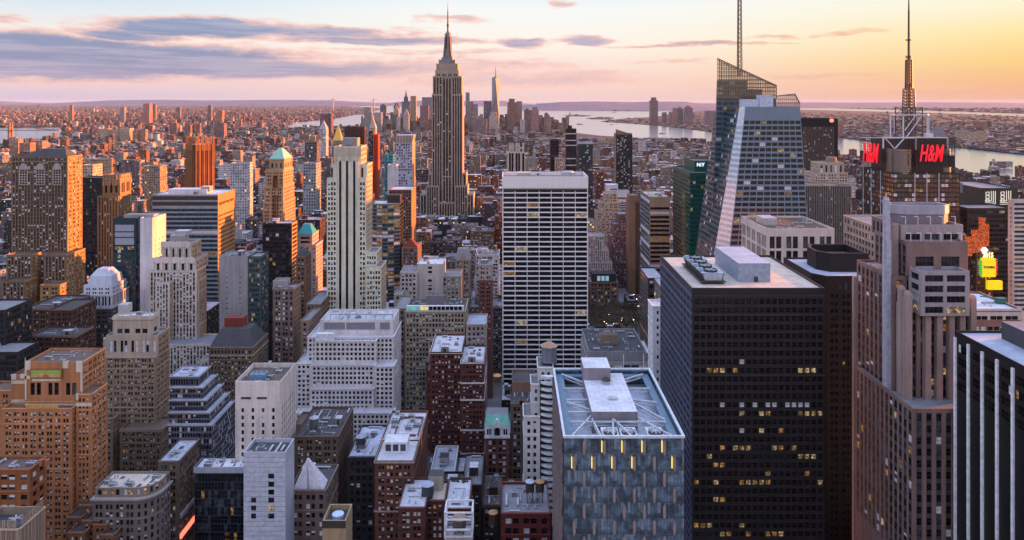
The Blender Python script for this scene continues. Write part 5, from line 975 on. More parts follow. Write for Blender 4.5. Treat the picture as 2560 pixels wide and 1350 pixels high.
mg, tg, bg_ = mat_base('screen_glass'); tr = tg.new('ShaderNodeBsdfTransparent'); gg = tg.new('ShaderNodeBsdfGlossy'); gg.inputs['Roughness'].default_value = .08; gg.inputs['Color'].default_value = (.8, .85, .9, 1); tr.inputs['Color'].default_value = (.82, .78, .72, 1); mx = tg.new('ShaderNodeMixShader'); mx.inputs[0].default_value = .14; tg.l.new(tr.outputs[0], mx.inputs[1]); tg.l.new(gg.outputs[0], mx.inputs[2]); tg.l.new(mx.outputs[0], tg.n['Material Output'].inputs[0])
def lattice(name, xa, xb, za0, zb0, za1, zb1, Yl, nx, dz):
    """see-through glass screen: xa..xb, bottom za0..zb0, top za1..zb1"""
    q = b.newpart(name); q.poly([(xa, Yl, za0), (xb, Yl, zb0), (xb, Yl, zb1), (xa, Yl, za1)], mg)
    for i in range(nx + 1): f = i / nx; x = xa + (xb - xa) * f; q.bar((x, Yl - .1, za0 + (zb0 - za0) * f), (x, Yl - .1, za1 + (zb1 - za1) * f), .3, fr)
    z = min(za0, zb0)
    while z < max(za1, zb1):
        # clip the rail under the sloping head
        pts = []
        for i in range(41):
            f = i / 40; lo = za0 + (zb0 - za0) * f; hi = za1 + (zb1 - za1) * f
            if lo - .01 <= z <= hi: pts.append(xa + (xb - xa) * f)
        if len(pts) > 1: q.bar((pts[0], Yl - .12, z), (pts[-1], Yl - .12, z), .42, fr)
        z += dz
    q.bar((xa, Yl - .1, za1), (xb, Yl - .1, zb1), .7, fr)
zA, zB = Z(146, SL), Z(214, SL)
lattice('lattice_screen', sx0, sx3, Z(247, SL), Z(247, SL), zA, zB, SL - .3, 26, 3.1); lattice('lattice_screen', X(1797, 600), X(1940, 600), Z(203, 600), Z(247, 600), Z(152, 600), Z(216, 600), 600, 22, 3.1)
ya = 562; lattice('lattice_screen', X(1942, ya), X(1987, ya), zt - .2, zt - .2, Z(240, ya), Z(235, ya), ya, 9, 3.0); lattice('lattice_screen', X(1987, ya), X(1999, ya), zt - .2, zt - .2, Z(235, ya), Z(258, ya), ya - .05, 3, 3.0)
q = b.part('roof_plant'); pw = plain('plant_pale_blue', (.5, .56, .68), .5); q.box(X(1854, 550), X(1898, 550), 550, 556, zt - .3, Z(248, 550), pw); q.box(X(1898.2, 550), X(1932, 550), 549, 557, zt - .3, Z(237, 550), pw)
# lattice spire
mx_, my_ = X(1849, 590), 590; q = b.part('spire'); zb_, ze = Z(190, 590), 372
def lat(q, cx, cy, z0, z1, w0, w1, n, m, t=.7):
    c = lambda w: [(cx - w, cy - w), (cx + w, cy - w), (cx + w, cy + w), (cx - w, cy + w)]
    for k in range(4): q.bar((*c(w0)[k], z0), (*c(w1)[k], z1), t, m)
    for i in range(n):
        f0, f1 = i / n, (i + 1) / n; a, e = c(w0 + (w1 - w0) * f0), c(w0 + (w1 - w0) * f1); za, ze_ = z0 + (z1 - z0) * f0, z0 + (z1 - z0) * f1
        for k in range(4): q.bar((*a[k], za), (*e[(k + 1) % 4], ze_), t * .55, m); q.bar((*e[k], ze_), (*e[(k + 1) % 4], ze_), t * .5, m)
lat(q, mx_, my_, zb_, ze, 1.6, 1.0, 24, plain('spire_bronze', (.16, .11, .08), .5, .2), .42); q.cyl(mx_ - .9, my_, zb_, ze, .6, .4, plain('spire_bronze', (.16, .11, .08), .5, .2), 8); b.finish()
# tower with the big red letters
b = Bd('sign_crowned_tower', 'dark glass tower crowned by red letter signs and a tall lattice broadcast mast', 'skyscraper', 'red letter sign tower', 590, 545)
y0 = 590; x0, x1 = X(2233, y0), X(2400, y0); st = S((.05, .045, .045), 3.1, 4.0, .9, .62, .2, w=(.76, .0, .12, .12), top=1, edge=.3, gl=glassm((.035, .035, .04), .07, 1.8)); DG = wallm((.035, .035, .04), .4); zb_ = Z(432, y0)
r = b.tier([(x0, y0), (x1, y0), (x1, y0 + 53), (x0, y0 + 53)], 0, zb_, st, st, roof='dark'); zc = Z(346, y0)
q = b.part('crown'); q.box(x0 + 6, x1 - 7, y0 + 5, y0 + 48, zb_ - 1, zc, DG, ROOF['dark']); rb_ = wallm((.12, .12, .13), .35)
for (cx, rr) in ((X(2262, y0), 9.5), (X(2376, y0), 5)):
    d = b.newpart('ribbed_drum'); d.cyl(cx, y0 + 9, zb_ - 1, Z(374, y0), rr, rr, plain('drum_metal', (.3, .28, .28), .25, .7), 28)
    for i in range(11): d.cyl(cx, y0 + 9, zb_ + i * 1.75, zb_ + i * 1.75 + .6, rr + .25, rr + .25, DARKM, 28)
RED = plain('red_sign_letter', (.6, .01, .03), .4, emit=(1, .012, .03), es=.2); blk = plain('sign_frame', (.02, .02, .022), .5)
def signframe(p0, p1, z0, z1, n):
    q = b.newpart('sign_frame'); a, c = Vector((*p0, 0)), Vector((*p1, 0))
    for i in range(n + 1): p = a.lerp(c, i / n); q.bar((p.x, p.y, z0), (p.x, p.y, z1), .35, blk)
    k = 0
    while z0 + k * 2.6 <= z1 + .1: q.bar((a.x, a.y, z0 + k * 2.6), (c.x, c.y, z0 + k * 2.6), .35, blk); k += 1
    q.poly([(a.x, a.y + .3, z0), (c.x, c.y + .3, z0), (c.x, c.y + .3, z0 + (z1 - z0) * .4), (a.x, a.y + .3, z0 + (z1 - z0) * .4)], blk)
signframe((X(2290, y0 - 3), y0 - 3), (X(2387, y0 - 3), y0 - 3), Z(416, y0), Z(345, y0), 13); xs = x0 - 3; signframe((xs, 640), (xs, 604), Z(405, 620), Z(341, 620), 11)
TXT = [('H&M', (X(2328, 585), 585.5, Z(385, 585)), (R(90), 0, 0), 19.5), ('H&M', (xs - .7, 621, Z(384, 620)), (R(90), 0, R(-90)), 24)]
q = b.part('truss_frame'); wt = plain('truss_white', (.6, .64, .72), .4); zf = Z(344, y0); yf = y0 - 1
q.bar((X(2208, yf), yf, zf), (X(2369, yf), yf, zf), 1.1, wt); q.bar((X(2208, yf), yf, zf), (X(2208, yf), yf, Z(371, yf)), .9, wt); q.bar((X(2369, yf), yf, zf), (X(2369, yf), yf, Z(368, yf)), .9, wt); q.bar((X(2290, yf), yf, zf), (X(2290, yf), yf, Z(374, yf)), .9, wt)
for a, c in ((2212, 2236), (2262, 2238)): q.bar((X(a, yf), yf, zf), (X(c, yf), yf, Z(371, yf)), .7, wt)
q.bar((X(2208, yf), yf, zf), (xs, 640, Z(344, 640)), .8, wt)
zu = Z(287, 610); pu = [(X(2226, 606), 606), (X(2318, 606), 606), (X(2322, 628), 628), (X(2236, 628), 628)]
for k in range(4): q.bar((*pu[k], zc), (*pu[k], zu), .8, wt); q.bar((*pu[k], zu), (*pu[(k + 1) % 4], zu), .9, wt)
q.bar((X(2258, 606), 606, zc), (X(2258, 606), 606, zu), .9, wt); q.bar((X(2266, 606), 606, zc), (X(2306, 610), 610, zu), .6, wt); q.bar((X(2290, 606), 606, zu), (X(2262, 606), 606, zc + 6), .5, wt)
mb_ = plain('mast_brown', (.09, .06, .05), .5); cx, cy = X(2272, 617), 617
q = b.part('broadcast_mast'); lat(q, cx, cy, zc, Z(268, cy), 7.5, 7.5, 4, mb_, .7); lat(q, cx, cy, zc, Z(268, cy), 3.6, 3.6, 6, mb_, .8); lat(q, cx, cy, Z(268, cy), Z(222, cy), 3.4, 3.1, 6, mb_, .9); lat(q, cx, cy, Z(222, cy), Z(150, cy), 1.9, 1.7, 9, mb_, .9); q.cyl(cx, cy, Z(268, cy), Z(100, cy), 1.1, 1.0, mb_, 8)
for a in (270, 219, 213, 146, 142, 101): q.cyl(cx, cy, Z(a, cy), Z(a, cy) + .8, 3.4 if a > 200 else 2.6, 3.4 if a > 200 else 2.6, mb_, 10)
q.cyl(cx, cy, Z(150, cy), Z(26, cy), 1.0, .8, mb_, 8); q.cyl(cx, cy, Z(26, cy), Z(-14, cy), .7, .35, mb_, 8)
q = b.part('roof_dish'); q.cyl(X(2240, 604), 604, zc, zc + 3.4, 3.2, 1.2, DARKM, 12); q.box(X(2312, 606), X(2330, 606), 604, 608, zc, zc + 3.4, WHITEP)
for px in (2287, 2317, 2347): b.newpart('white_line').box(X(px, y0) - .25, X(px, y0) + .25, y0 - .3, y0 - .003, 60, zb_, wt, bottom=True)
for yy in (640, 626, 610): b.newpart('white_line').box(x0 - .3, x0 - .003, yy - .35, yy + .35, 60, zb_, wt, bottom=True)
root = b.finish()
for body, loc, rot, size in TXT: sign_text(root, body, loc, rot, size, RED, 'red_sign_letters', shear=.3, ext=.3, bold=.26, width=20 if rot[2] == 0 else 27)
# green glass tower
b = Bd('green_glass_tower', 'emerald green glass tower with a raised sign wing left of the faceted crystal tower', 'office tower', 'emerald green tower', 640, 640)
y0 = 640; GR = wallm((.012, .12, .1), .35, .2); gg = glassm((.006, .07, .06), .06, 1.5); st = S(GR, 2.4, 4.0, .9, .56, .15, w=(.96, .0, .02, .02), gl=gg, edge=.2, top=3); r = b.T(1725, 1800, 432, 68, st, st, roof='dark'); r2 = b.T(1736, 1800, 402, 40, S(GR, 60, 60, .01, .01), Y=662, roof='dark', z0=r[4] - 1.2)
rr = b.finish(); wm = plain('sign_white', (.7, .8, .9), .5, emit=(.7, .85, 1), es=.3); sign_text(rr, 'N:Y', (X(1752, 661), 661.6, Z(412, 662)), (R(90), 0, 0), 4.5, wm, 'lettering', bold=.15)
# far dark slab with a red mark
b = Bd('broad_dark_tower', 'broad dark ribbed tower with a blank black top and small red mark', 'skyscraper', 'broad dark ribbed tower', 1250, 460)
y0 = 1250; r = b.T(1985, 2085, 317, 50, S((.13, .095, .085), 2.4, 4, .5, .62, .4, sp=wallm((.05, .04, .04)), w=(.92, 0, .02, .06), top=.5), S((.02, .016, .016), 4, 4, .5, .5, w=(1, 0, 0, 0))); b.T(1985, 2095, 296, 50, S((.018, .014, .015), 60, 60, .01, .01), pyb=317); b.T(2085, 2095, 317, 50, S((.018, .014, .015), 60, 60, .01, .01))
q = b.part('red_mark'); q.cyl(0, 0, 0, .01, .1, .1, DARKM, 4); b.extra.pop('red_mark'); q = b.part('red_mark'); zz = Z(301, y0); xx = X(2079, y0); q.poly([(xx + 4 * math.cos(R(a)), y0 - .3, zz + 3.6 * math.sin(R(a))) for a in range(0, 360, 24)], plain('red_logo', (.6, .1, .08), .5, emit=(1, .2, .16), es=.5))
rr = b.finish(); sign_text(rr, '1B', (xx, y0 - .6, zz), (R(90), 0, 0), 6, WHITEP, 'lettering', bold=.1)
b = Bd('buff_wedding_cake', 'cream stepped block with a domed tank top in front of the broad dark tower', 'office building', 'cream stepped block', 1000, 462); y0 = 1000; st = S((.5, .42, .36), 3.6, 3.9, .42, .5); b.T(2046, 2110, 406, 26, S((.5, .42, .36), 7, 16, .34, .6), st); b.T(2036, 2120, 432, 34, st, st, Y=995); b.T(2028, 2126, 458, 40, st, st, Y=990); q = b.part('tank_house'); q.cyl(X(2078, 1012), 1012, Z(407, 1000), Z(394, 1000), 8, 7, wallm((.3, .24, .2)), 14); b.finish()
b = Bd('striped_office_slab', 'grey brown slab of fine pale vertical stripes with one yellow lit floor', 'office tower', 'finely striped slab', 800, 620)
y0 = 800; st = S((.36, .31, .27), 2.05, 4, .56, .7, .5, sp=wallm((.05, .045, .045)), w=(.93, 0, .05, .02), top=1); r = b.T(2012, 2129, 464, 34, st, st, roof='brown'); b.clutter(r, 5); b.finish()
# concrete pier block
b = Bd('white_pier_block', 'low square tower of white concrete piers with brown roof machinery', 'office tower', 'white pier block', 470, 640)
y0 = 470; WP = (.64, .57, .53); st = S(WP, 5.2, 8.6, .55, .84, 1.0, w=(.95, 0, .05, 0), edge=.3, top=4, sill=.02); sdp = S(WP, 5.2, 8.6, .55, .84, 1.0, w=(1, 0, 0, 0), edge=.3, top=4, sill=.02); r = b.T(1917, 2086, 571, 52, st, sdp, roof='brown', ph=1.4); b.clutter(r, 14, ph=1.4)
q = b.part('cooling_tower'); q.box(X(1915, 485), X(1950, 485), 490, 505, r[4] - 1.4, r[4] + 3.4, STEEL, ROOF['blue']); b.finish()
b = Bd('cream_grid_block', 'cream block with a receding gridded flank beside the pink pier tower', 'office building', 'cream gridded block', 480, 650)
y0 = 480; CG = (.52, .45, .4); st = S(CG, 4, 5.6, .52, .6, .6, w=(.9, 0, 0, .1)); b.T(2212, 2330, 572, 60, st, S(CG, 4.4, 5.6, .5, .62, .5, w=(.8, 0, 0, .2), top=1.5)); b.finish()
# tower with the pair of line logos
b = Bd('logo_sign_tower', 'dark tower with two white outlined emblem signs on its blank top', 'office tower', 'twin emblem tower', 640, 700)
y0 = 640; LG = wallm((.055, .05, .04), .5); r = b.T(2452, 2545, 470, 60, S(wallm((.05, .045, .04), .5), 3, 4, .9, .5, .3, w=(.93, 0, .04, .03), top=23), S(wallm((.07, .06, .055), .5), 3, 4, .9, .5, .3, w=(.93, 0, .04, .03), top=20), roof='grey')
q = b.part('grey_panel'); q.box(r[0] - .3, r[0] - .003, 665, 698, Z(492, y0), Z(466, y0), wallm((.3, .28, .3)))
wl = plain('sign_white_line', (.75, .72, .6), .5, emit=(1, .93, .75), es=.15)
def emblem(px, Ye, w):
    q = b.newpart('outline_emblem'); xx = X(px, Ye); k = w / 30.; L_ = lambda pts: [q.bar((xx + pts[i][0] * k, Ye, Z(492, Ye) + pts[i][1] * k), (xx + pts[i + 1][0] * k, Ye, Z(492, Ye) + pts[i + 1][1] * k), .42, wl) for i in range(len(pts) - 1)]
    for j in range(3): L_([(-10, 10 - j * 8), (-3, 11 - j * 8), (-3, 5 - j * 8), (-10, 4 - j * 8), (-10, 10 - j * 8)])
    for j in range(3): L_([(2 + j * 4.5, 13), (2 + j * 4.5, -9 - j * 3.2), (-12, -8 - j * 4)])
emblem(2476, 639.4, 12); emblem(2514, 639.4, 12.5); b.finish()
b = Bd('white_banded_hotel', 'hotel wall of white horizontal bands at the right edge above the striped black tower', 'hotel', 'white banded wall', 520, 690); b.T(2534, 2700, 500, 6, S((.62, .56, .54), 60, 3.4, 1, .5, .6, w=(.95, 0, .05, 0), edge=.5, gl=DARKM), S((.6, .5, .44), 3, 3.4, .3, .5)); b.finish()
b = Bd('times_sign_building', 'narrow dark building carrying stacked glowing advertising screens', 'sign tower', 'stacked screen building', 575, 740)
y0 = 575; r = b.T(2440, 2482, 622, 22, S((.1, .07, .06), 3, 4, .5, .5)); OF = litm((1, .15, .03), .3)
q = b.part('orange_screen'); ys = 574.6
for (a, c, t, bt) in ((2446, 2462, 544, 630), (2428, 2446, 575, 632), (2412, 2428, 592, 640), (2462, 2470, 560, 615)): q.box(X(a, 576), X(c, 576), ys, ys + 1.5, Z(bt, y0), Z(t, y0), OF, bottom=True)
YL = plain('yellow_screen', (.6, .5, .02), .5, emit=(1, .76, .01), es=.17); GNR = plain('screen_green', (.05, .5, .05), .5, emit=(.1, .9, .1), es=.12); RDR = plain('screen_red', (.5, .03, .02), .5, emit=(1, .06, .03), es=.15)
q = b.part('yellow_screen'); q.box(X(2450, ys), X(2483, ys), ys - 3, ys - .1, Z(690, y0), Z(644, y0), YL, bottom=True); q.box(X(2447.6, ys), X(2449.8, ys), ys - 3, ys - .1, Z(687, y0), Z(650, y0), GNR, bottom=True); q.box(X(2483.2, ys), X(2486, ys), ys - 3, ys - .1, Z(687, y0), Z(650, y0), RDR, bottom=True)
q = b.newpart('lower_screen'); q.box(X(2464, ys), X(2500, ys), ys - 3, ys - .1, Z(722, y0), Z(700, y0), YL, bottom=True)
q = b.part('white_globe'); cx, cz = X(2457, ys), Z(624, ys); q.cyl(cx, ys - 2, cz - 2, cz, 1.2, 2.6, plain('globe_light', (.6, .7, .9), .4, emit=(.75, .85, 1), es=.4), 14); q.cyl(cx, ys - 2, cz, cz + 2, 2.6, 1.2, plain('globe_light', (.6, .7, .9), .4, emit=(.75, .85, 1), es=.4), 14)
for i in range(9):
    for (a, c) in ((2441, 2447), (2486.5, 2492)): b.part('screen_rack').bar((X(a, ys), ys - 1, Z(648 + i * 4.6, ys)), (X(c, ys), ys - 1, Z(648 + i * 4.6, ys)), .3, WHITEP)
rr = b.finish(); sign_text(rr, '2015', (X(2466, ys), ys - 2, Z(637, ys)), (R(90), 0, 0), 5.2, plain('sign_lamp', (.8, .7, .4), .4, emit=(1, .85, .4), es=.5), 'lettering', bold=.12, width=8.5); sign_text(rr, 'TOSHIBA', (X(2466, ys), ys - 3.3, Z(666, ys)), (R(90), 0, 0), 2.6, DARKM, 'lettering', bold=.06, width=9.2)
b = Bd('dark_ribbed_tower', 'dark brown ribbed slab behind the stacked glowing screens', 'office tower', 'dark slab behind the screens', 610, 700); b.T(2418, 2532, 520, 26, S((.05, .038, .03), 5, 4, .9, .5, .3, w=(.95, 0, .04, .01))); b.finish()
b = Bd('white_ribbon_block', 'low brown block with white ribbon windows, pale roof and a green roof crane', 'office building', 'ribbon window block', 372, 825)
y0 = 372; r = b.T(2430, 2553, 772, 34, S((.3, .2, .17), 3.2, 5.4, .8, .38, w=(.6, .1, .1, .2), sp=None, edge=1), roof='white'); b.band(r, Z(800, y0), 4.2, .2, wallm((.6, .55, .52)), 'white_band'); b.band(r, r[4] - 1, 1, .3, wallm((.6, .58, .58)), 'roof_edge')
for i in range(3):
    for k in range(2): b.newpart('window').box(X(2438 + i * 38 + k * 16, 371.8), X(2452 + i * 38 + k * 16, 371.8), 371.6, 371.79, Z(799, 371.8), Z(790, 371.8), GL_DARK, bottom=True)
q = b.part('roof_crane'); cg = plain('crane_green', (.04, .14, .1), .5); xx = X(2492, 385); q.box(xx, xx + 5, 384, 387, r[4] - 1, r[4] + 2, cg); q.bar((xx, 385, r[4] + 2), (xx - 9, 385, r[4] + 3), .5, cg); b.clutter(r, 4, big=False); b.finish()
# middle distance right of the gridded slab
b = Bd('dark_condo_tower', 'dark green black apartment tower with a tan left edge and slanted crown', 'apartment tower', 'dark slant topped tower', 1260, 440); y0 = 1260; r = b.T(1540, 1581, 336, 26, S((.05, .05, .048), 3, 3.4, .6, .55, .3, w=(.78, 0, .04, .18)), S((.3, .2, .13), 40, 40, .01, .01)); q = b.part('crown'); q.prism([(r[0], y0 + 4), (r[1], y0 + 4), (r[1], y0 + 20), (r[0], y0 + 20)], r[4] - 1, r[4] + 2, wallm((.28, .24, .17)), ROOF['brown'], p1=[(r[0], y0 + 4), (r[1], y0 + 4), (r[1], y0 + 20), (r[0], y0 + 20)]); q.poly([(r[0], y0 + 3.9, r[4] + 2), (r[1] - 6, y0 + 3.9, r[4] + 2), (r[0] + 1, y0 + 3.9, r[4] + 9), (r[0], y0 + 3.9, r[4] + 9)], wallm((.28, .24, .17))); b.finish()
b = Bd('blue_white_block', 'blue white banded glass block beside the dark slant topped tower', 'office building', 'blue white banded block', 1120, 530); r = b.T(1516, 1545, 462, 22, S((.6, .6, .64), 5, 3.8, .9, .5, w=(.4, 0, 0, .6), gl=GL_BLUE), roof='white'); b.T(1540, 1574, 478, 22, S((.5, .54, .56), 20, 3.8, 1, .5, w=(.7, 0, 0, .3), gl=GL_TEAL), Y=1116); b.finish()
b = Bd('cream_stepped_tower', 'cream brown stepped stone tower right of the gridded slab', 'office building', 'cream stepped stone tower', 1060, 585); st = S((.46, .36, .28), 3, 3.8, .4, .5); y0 = 1060; b.T(1511, 1543, 483, 20, st); b.T(1500, 1551, 506, 28, st, Y=1056); b.T(1492, 1556, 530, 32, st, Y=1052); b.finish()
b = Bd('pale_pink_block', 'pale pink stepped block with white trimmed top just right of the gridded slab', 'office building', 'pale pink stepped block', 960, 690); st = S((.5, .42, .4), 3, 3.8, .4, .66, .4, sp=wallm((.3, .25, .25))); y0 = 960; b.T(1470, 1511, 590, 26, st); b.T(1470, 1522, 625, 26, st, Y=957); b.T(1470, 1531, 655, 26, st, Y=954); b.finish()
b = Bd('purple_brown_tower', 'purple brown brick tower with a stepped scalloped shoulder', 'office building', 'purple brown tower', 1000, 680); st = S((.22, .15, .15), 2.8, 3.7, .42, .5); b.T(1546, 1569, 535, 26, st); b.T(1534, 1570, 560, 26, st, Y=996); b.T(1526, 1571, 590, 28, st, Y=992); b.finish()
b = Bd('brown_shaft_tower', 'slim brown tower of two plain vertical shafts', 'office tower', 'slim brown shaft tower', 955, 730); b.T(1572, 1589, 500, 24, S((.26, .16, .11), 40, 40, .01, .01)); b.T(1590, 1600, 506, 24, S((.12, .07, .05), 40, 40, .01, .01), Y=957); b.T(1574, 1597, 488, 20, S((.26, .16, .11), 40, 40, .01, .01), Y=961); b.finish()
b = Bd('beige_banded_tower', 'beige and glass tower with white edge lines and banded floors left of the emerald tower', 'office tower', 'beige banded tower', 670, 690); y0 = 670; st = S((.4, .3, .22), 30, 4.2, 1, .5, .2, w=(.6, 0, .08, .32), edge=.6, gl=GL_BRONZE, top=9); sdb = S((.2, .22, .24), 30, 4.2, 1, .62, .2, w=(.8, 0, 0, .2), edge=.5, gl=GL_TEAL, top=3); r = b.T(1624, 1675, 492, 48, st, sdb, roof='cream'); b.clutter(r, 6); b.finish()
b = Bd('olive_office_block', 'dark olive slab with a lilac roof beside the avenue opening', 'office building', 'olive slab by the avenue', 600, 760); b.T(1620, 1660, 695, 40, S((.06, .06, .06), 4, 4, .8, .5, w=(.9, 0, .06, .04)), S((.12, .12, .11), 20, 4, 1, .6, w=(.9, 0, .03, .07), edge=.3), roof='blue'); b.finish()
b = Bd('white_window_block', 'bright white slim block with small square windows against the huge black brown tower', 'office building', 'bright white slim block', 396, 960); y0 = 396; b.T(1632, 1690, 765, 14, S((.66, .66, .7), 3, 4, .36, .42, w=(.8, 0, .04, .16)), S((.74, .76, .82), 3, 4, .42, .42, w=(.0, 0, 0, 1)), roof='pale'); b.finish()
b = Bd('teal_glass_podium', 'low grey building with teal glass floors and a cluttered dark roof below the park', 'office building', 'low teal glass block', 440, 945)
y0 = 440; r = b.T(1472, 1616, 878, 44, S((.34, .34, .37), 60, 60, .01, .01), roof='dark', pyb=905); b.T(1470, 1622, 905, 46, S((.42, .42, .44), 4.8, 5.2, .9, .72, .3, w=(.5, .05, .2, .25), gl=GL_TEAL), Y=437); b.clutter(r, 16); q = b.part('plant_screen'); q.box(X(1500, 455), X(1545, 455), 455, 462, r[4] - 1, r[4] + 5, wallm((.3, .23, .18)), ROOF['brown']); b.finish()
b = Bd('park_side_block', 'brown stone block with a black attic and three lit skylights beside the park trees', 'office building', 'stone block by the park', 880, 790); y0 = 880; b.T(1474, 1546, 705, 30, S((.2, .15, .13), 4.4, 5, .44, .6, w=(.86, .04, .05, .05)), S((.2, .15, .13), 4.4, 5, .44, .6)); q = b.part('attic'); q.box(X(1480, 883), X(1540, 883), 883, 900, Z(706, 880), Z(686, 880), wallm((.03, .03, .035)));
for i in range(3): b.newpart('skylight').box(X(1493 + i * 10.5, 882.8), X(1501 + i * 10.5, 882.8), 882.6, 882.98, Z(702, 883), Z(690, 883), plain('skylight', (.3, .5, .55), .3, emit=(.35, .65, .75), es=.1))
b.finish()
b = Bd('slim_dark_tower', 'very dark slim tower with fine floor lines standing before the harbour', 'apartment tower', 'slim dark harbour tower', 1500, 425); b.T(1414, 1441, 322, 22, S((.06, .045, .045), 30, 3.5, 1, .5, .3, w=(.85, 0, 0, .15), edge=.3, gl=GL_DARK), S((.35, .2, .13), 30, 3.5, .5, .5)); b.T(1420, 1430, 314, 10, S((.04, .035, .035), 40, 40, .01, .01), Y=1505); b.finish()
b = Bd('white_pier_office', 'white ribbed slab with dark vertical strips rising behind the gridded slab', 'office building', 'white ribbed slab', 1050, 430); b.T(1268, 1313, 382, 22, S((.55, .48, .43), 4.6, 60, .52, .96, .5, w=(1, 0, 0, 0), top=2, gl=GL_BRONZE)); b.finish()
b = Bd('dark_twin_slab', 'dark brown slab and pale stepped block pair behind the gridded slab roof', 'apartment tower', 'dark twin slab', 1120, 428); b.T(1376, 1397, 350, 22, S((.05, .035, .035), 30, 3.6, 1, .5, w=(1, 0, 0, 0))); b.T(1388, 1410, 395, 16, S((.42, .33, .28), 3, 3.6, .4, .5), Y=1100); b.finish()
b = Bd('glass_hotel_block', 'dark glass block with a pale top band right of the slim dark harbour tower', 'hotel', 'pale banded glass block', 1200, 440); b.T(1447, 1482, 356, 22, S((.5, .5, .55), 40, 40, .01, .01), pyb=360); b.T(1447, 1482, 360.2, 22, S((.09, .085, .085), 3.2, 3.6, .8, .6, w=(.8, 0, .02, .18), gl=GL_TEAL)); b.finish()
# ================================================================ GROUND, WATER, FAR LAND
def struct(o): o['kind'] = 'structure'; return o
def landm(name, c0, c1, sc_):
    m, t, b = mat_base(name); tc = t.new('ShaderNodeTexCoord').outputs['Object']
    n = t.sstep(t.noise(tc, sc_, 6, .7), .35, .68); n2 = t.sstep(t.noise(tc, sc_ * 9, 3, .6), .4, .7)
    t.l.new(t.mix(t.m('MULTIPLY', n2, .5), t.mix(n, (*c0, 1), (*c1, 1)), (*[c * .45 for c in c0], 1)), b.inputs['Base Color']); b.inputs['Roughness'].default_value = .95; return m
def sheet(name, pts, z, m):
    q = MB(); q.poly([(x, y, z) for x, y in pts], m); return struct(q.build(name))
wm, t, b_ = mat_base('water'); b_.inputs['Base Color'].default_value = (.2, .2, .23, 1); b_.inputs['Roughness'].default_value = .16; b_.inputs['IOR'].default_value = 3.0
bp = t.new('ShaderNodeBump'); bp.inputs['Strength'].default_value = .015; bp.inputs['Distance'].default_value = 1.0; t.l.new(t.noise(t.new('ShaderNodeTexCoord').outputs['Object'], .02, 3), bp.inputs['Height']); t.l.new(bp.outputs[0], b_.inputs['Normal'])
WFAR = 140000
sheet('water', [(-WFAR, -2000), (WFAR, -2000), (WFAR, WFAR), (-WFAR, WFAR)], -3, wm)
ASPH = landm('asphalt', (.035, .034, .036), (.06, .058, .06), .02)
MAN = [(-2100, -300), (1560, -300), (1560, 2000), G(2562, 470), G(2400, 434), G(2160, 404), G(1990, 383), G(1790, 364), G(1640, 347), G(1500, 339), G(1420, 330), G(1385, 322), G(1290, 313), G(1080, 313), G(930, 317), G(700, 322), G(300, 340), G(160, 349), G(-60, 372)]
sheet('city_ground', MAN, 0, ASPH)
BKL = landm('east_land', (.05, .04, .04), (.13, .095, .09), .002); NJL = landm('west_land', (.035, .03, .032), (.09, .07, .068), .0016); GRN = landm('island_green', (.05, .055, .035), (.1, .09, .06), .01)
sheet('far_land', [G(-900, 334, 1), G(20, 318, 1), G(150, 317, 1), G(162, 349, 1), G(330, 342, 1), G(690, 322, 1), G(740, 305, 1), G(830, 297, 1), G(900, 284, 1), G(960, 272, 1), G(880, 266, 1), G(700, 263.6, 1), G(330, 261, 1), G(-700, 261, 1)], 1, BKL)
sheet('far_land', [G(820, 281, .5), G(1020, 283, .5), G(1000, 287, .5), G(850, 286, .5)], .5, GRN)
sheet('far_land', [G(1500, 303, 1), G(1620, 311, 1), G(1690, 318, 1), G(1800, 331, 1), G(1990, 336, 1), G(2100, 343, 1), G(2170, 352, 1), G(2390, 367, 1), G(2570, 386, 1), G(3300, 450, 1), G(3400, 300, 1), G(2560, 291, 1), G(2330, 282, 1), G(2160, 278, 1), G(2020, 274.5, 1), G(1800, 273, 1), G(1690, 282, 1), G(1640, 292, 1), G(1560, 296, 1)], 1, NJL)
sheet('far_land', [G(1340, 271, 1), G(1420, 270, 1), G(1500, 277, 1), G(1640, 278, 1), G(1800, 268.6, 1), G(2020, 268.8, 1), G(2330, 277, 1), G(2560, 284, 1), G(3400, 290, 1), G(3400, 258, 1), G(1340, 258, 1)], 1, NJL)
for pts in ([(1408, 288.4), (1440, 286.6), (1480, 288.2), (1462, 290.6), (1425, 290)], [(1464, 295.6), (1500, 292.5), (1535, 294.6), (1520, 298), (1480, 297.4)]): sheet('island', [G(*p, 1) for p in reversed(pts)], 1, GRN)
def ridge(name, pxa, pxb, pyt, Yr, depth_, m, seed):
    """a low chain of hills: a long mound with an uneven crest"""
    q = MB(); g = random.Random(seed); n = 46; rows = []
    for i in range(n + 1):
        f = i / n; px = pxa + (pxb - pxa) * f; e = min(1, f * 5, (1 - f) * 5) ; h = max(4, (Z(pyt, Yr)) * (.3 + .7 * e) * (.955 + .035 * math.sin(i * .4 + seed) + g.uniform(-.012, .012)))
        x = X(px, Yr); rows.append([(x * (Yr - depth_) / Yr, Yr - depth_, -3), (x * (Yr - depth_ * .45) / Yr, Yr - depth_ * .45, h * .62), (x, Yr, h), (x * 1.1, Yr + depth_, -3)])
    for i in range(n):
        for k in range(3): q.poly([rows[i][k], rows[i + 1][k], rows[i + 1][k + 1], rows[i][k + 1]], m)
    return struct(q.build(name))
HILL = landm('wooded_hill', (.14, .125, .18), (.19, .165, .21), .0012)
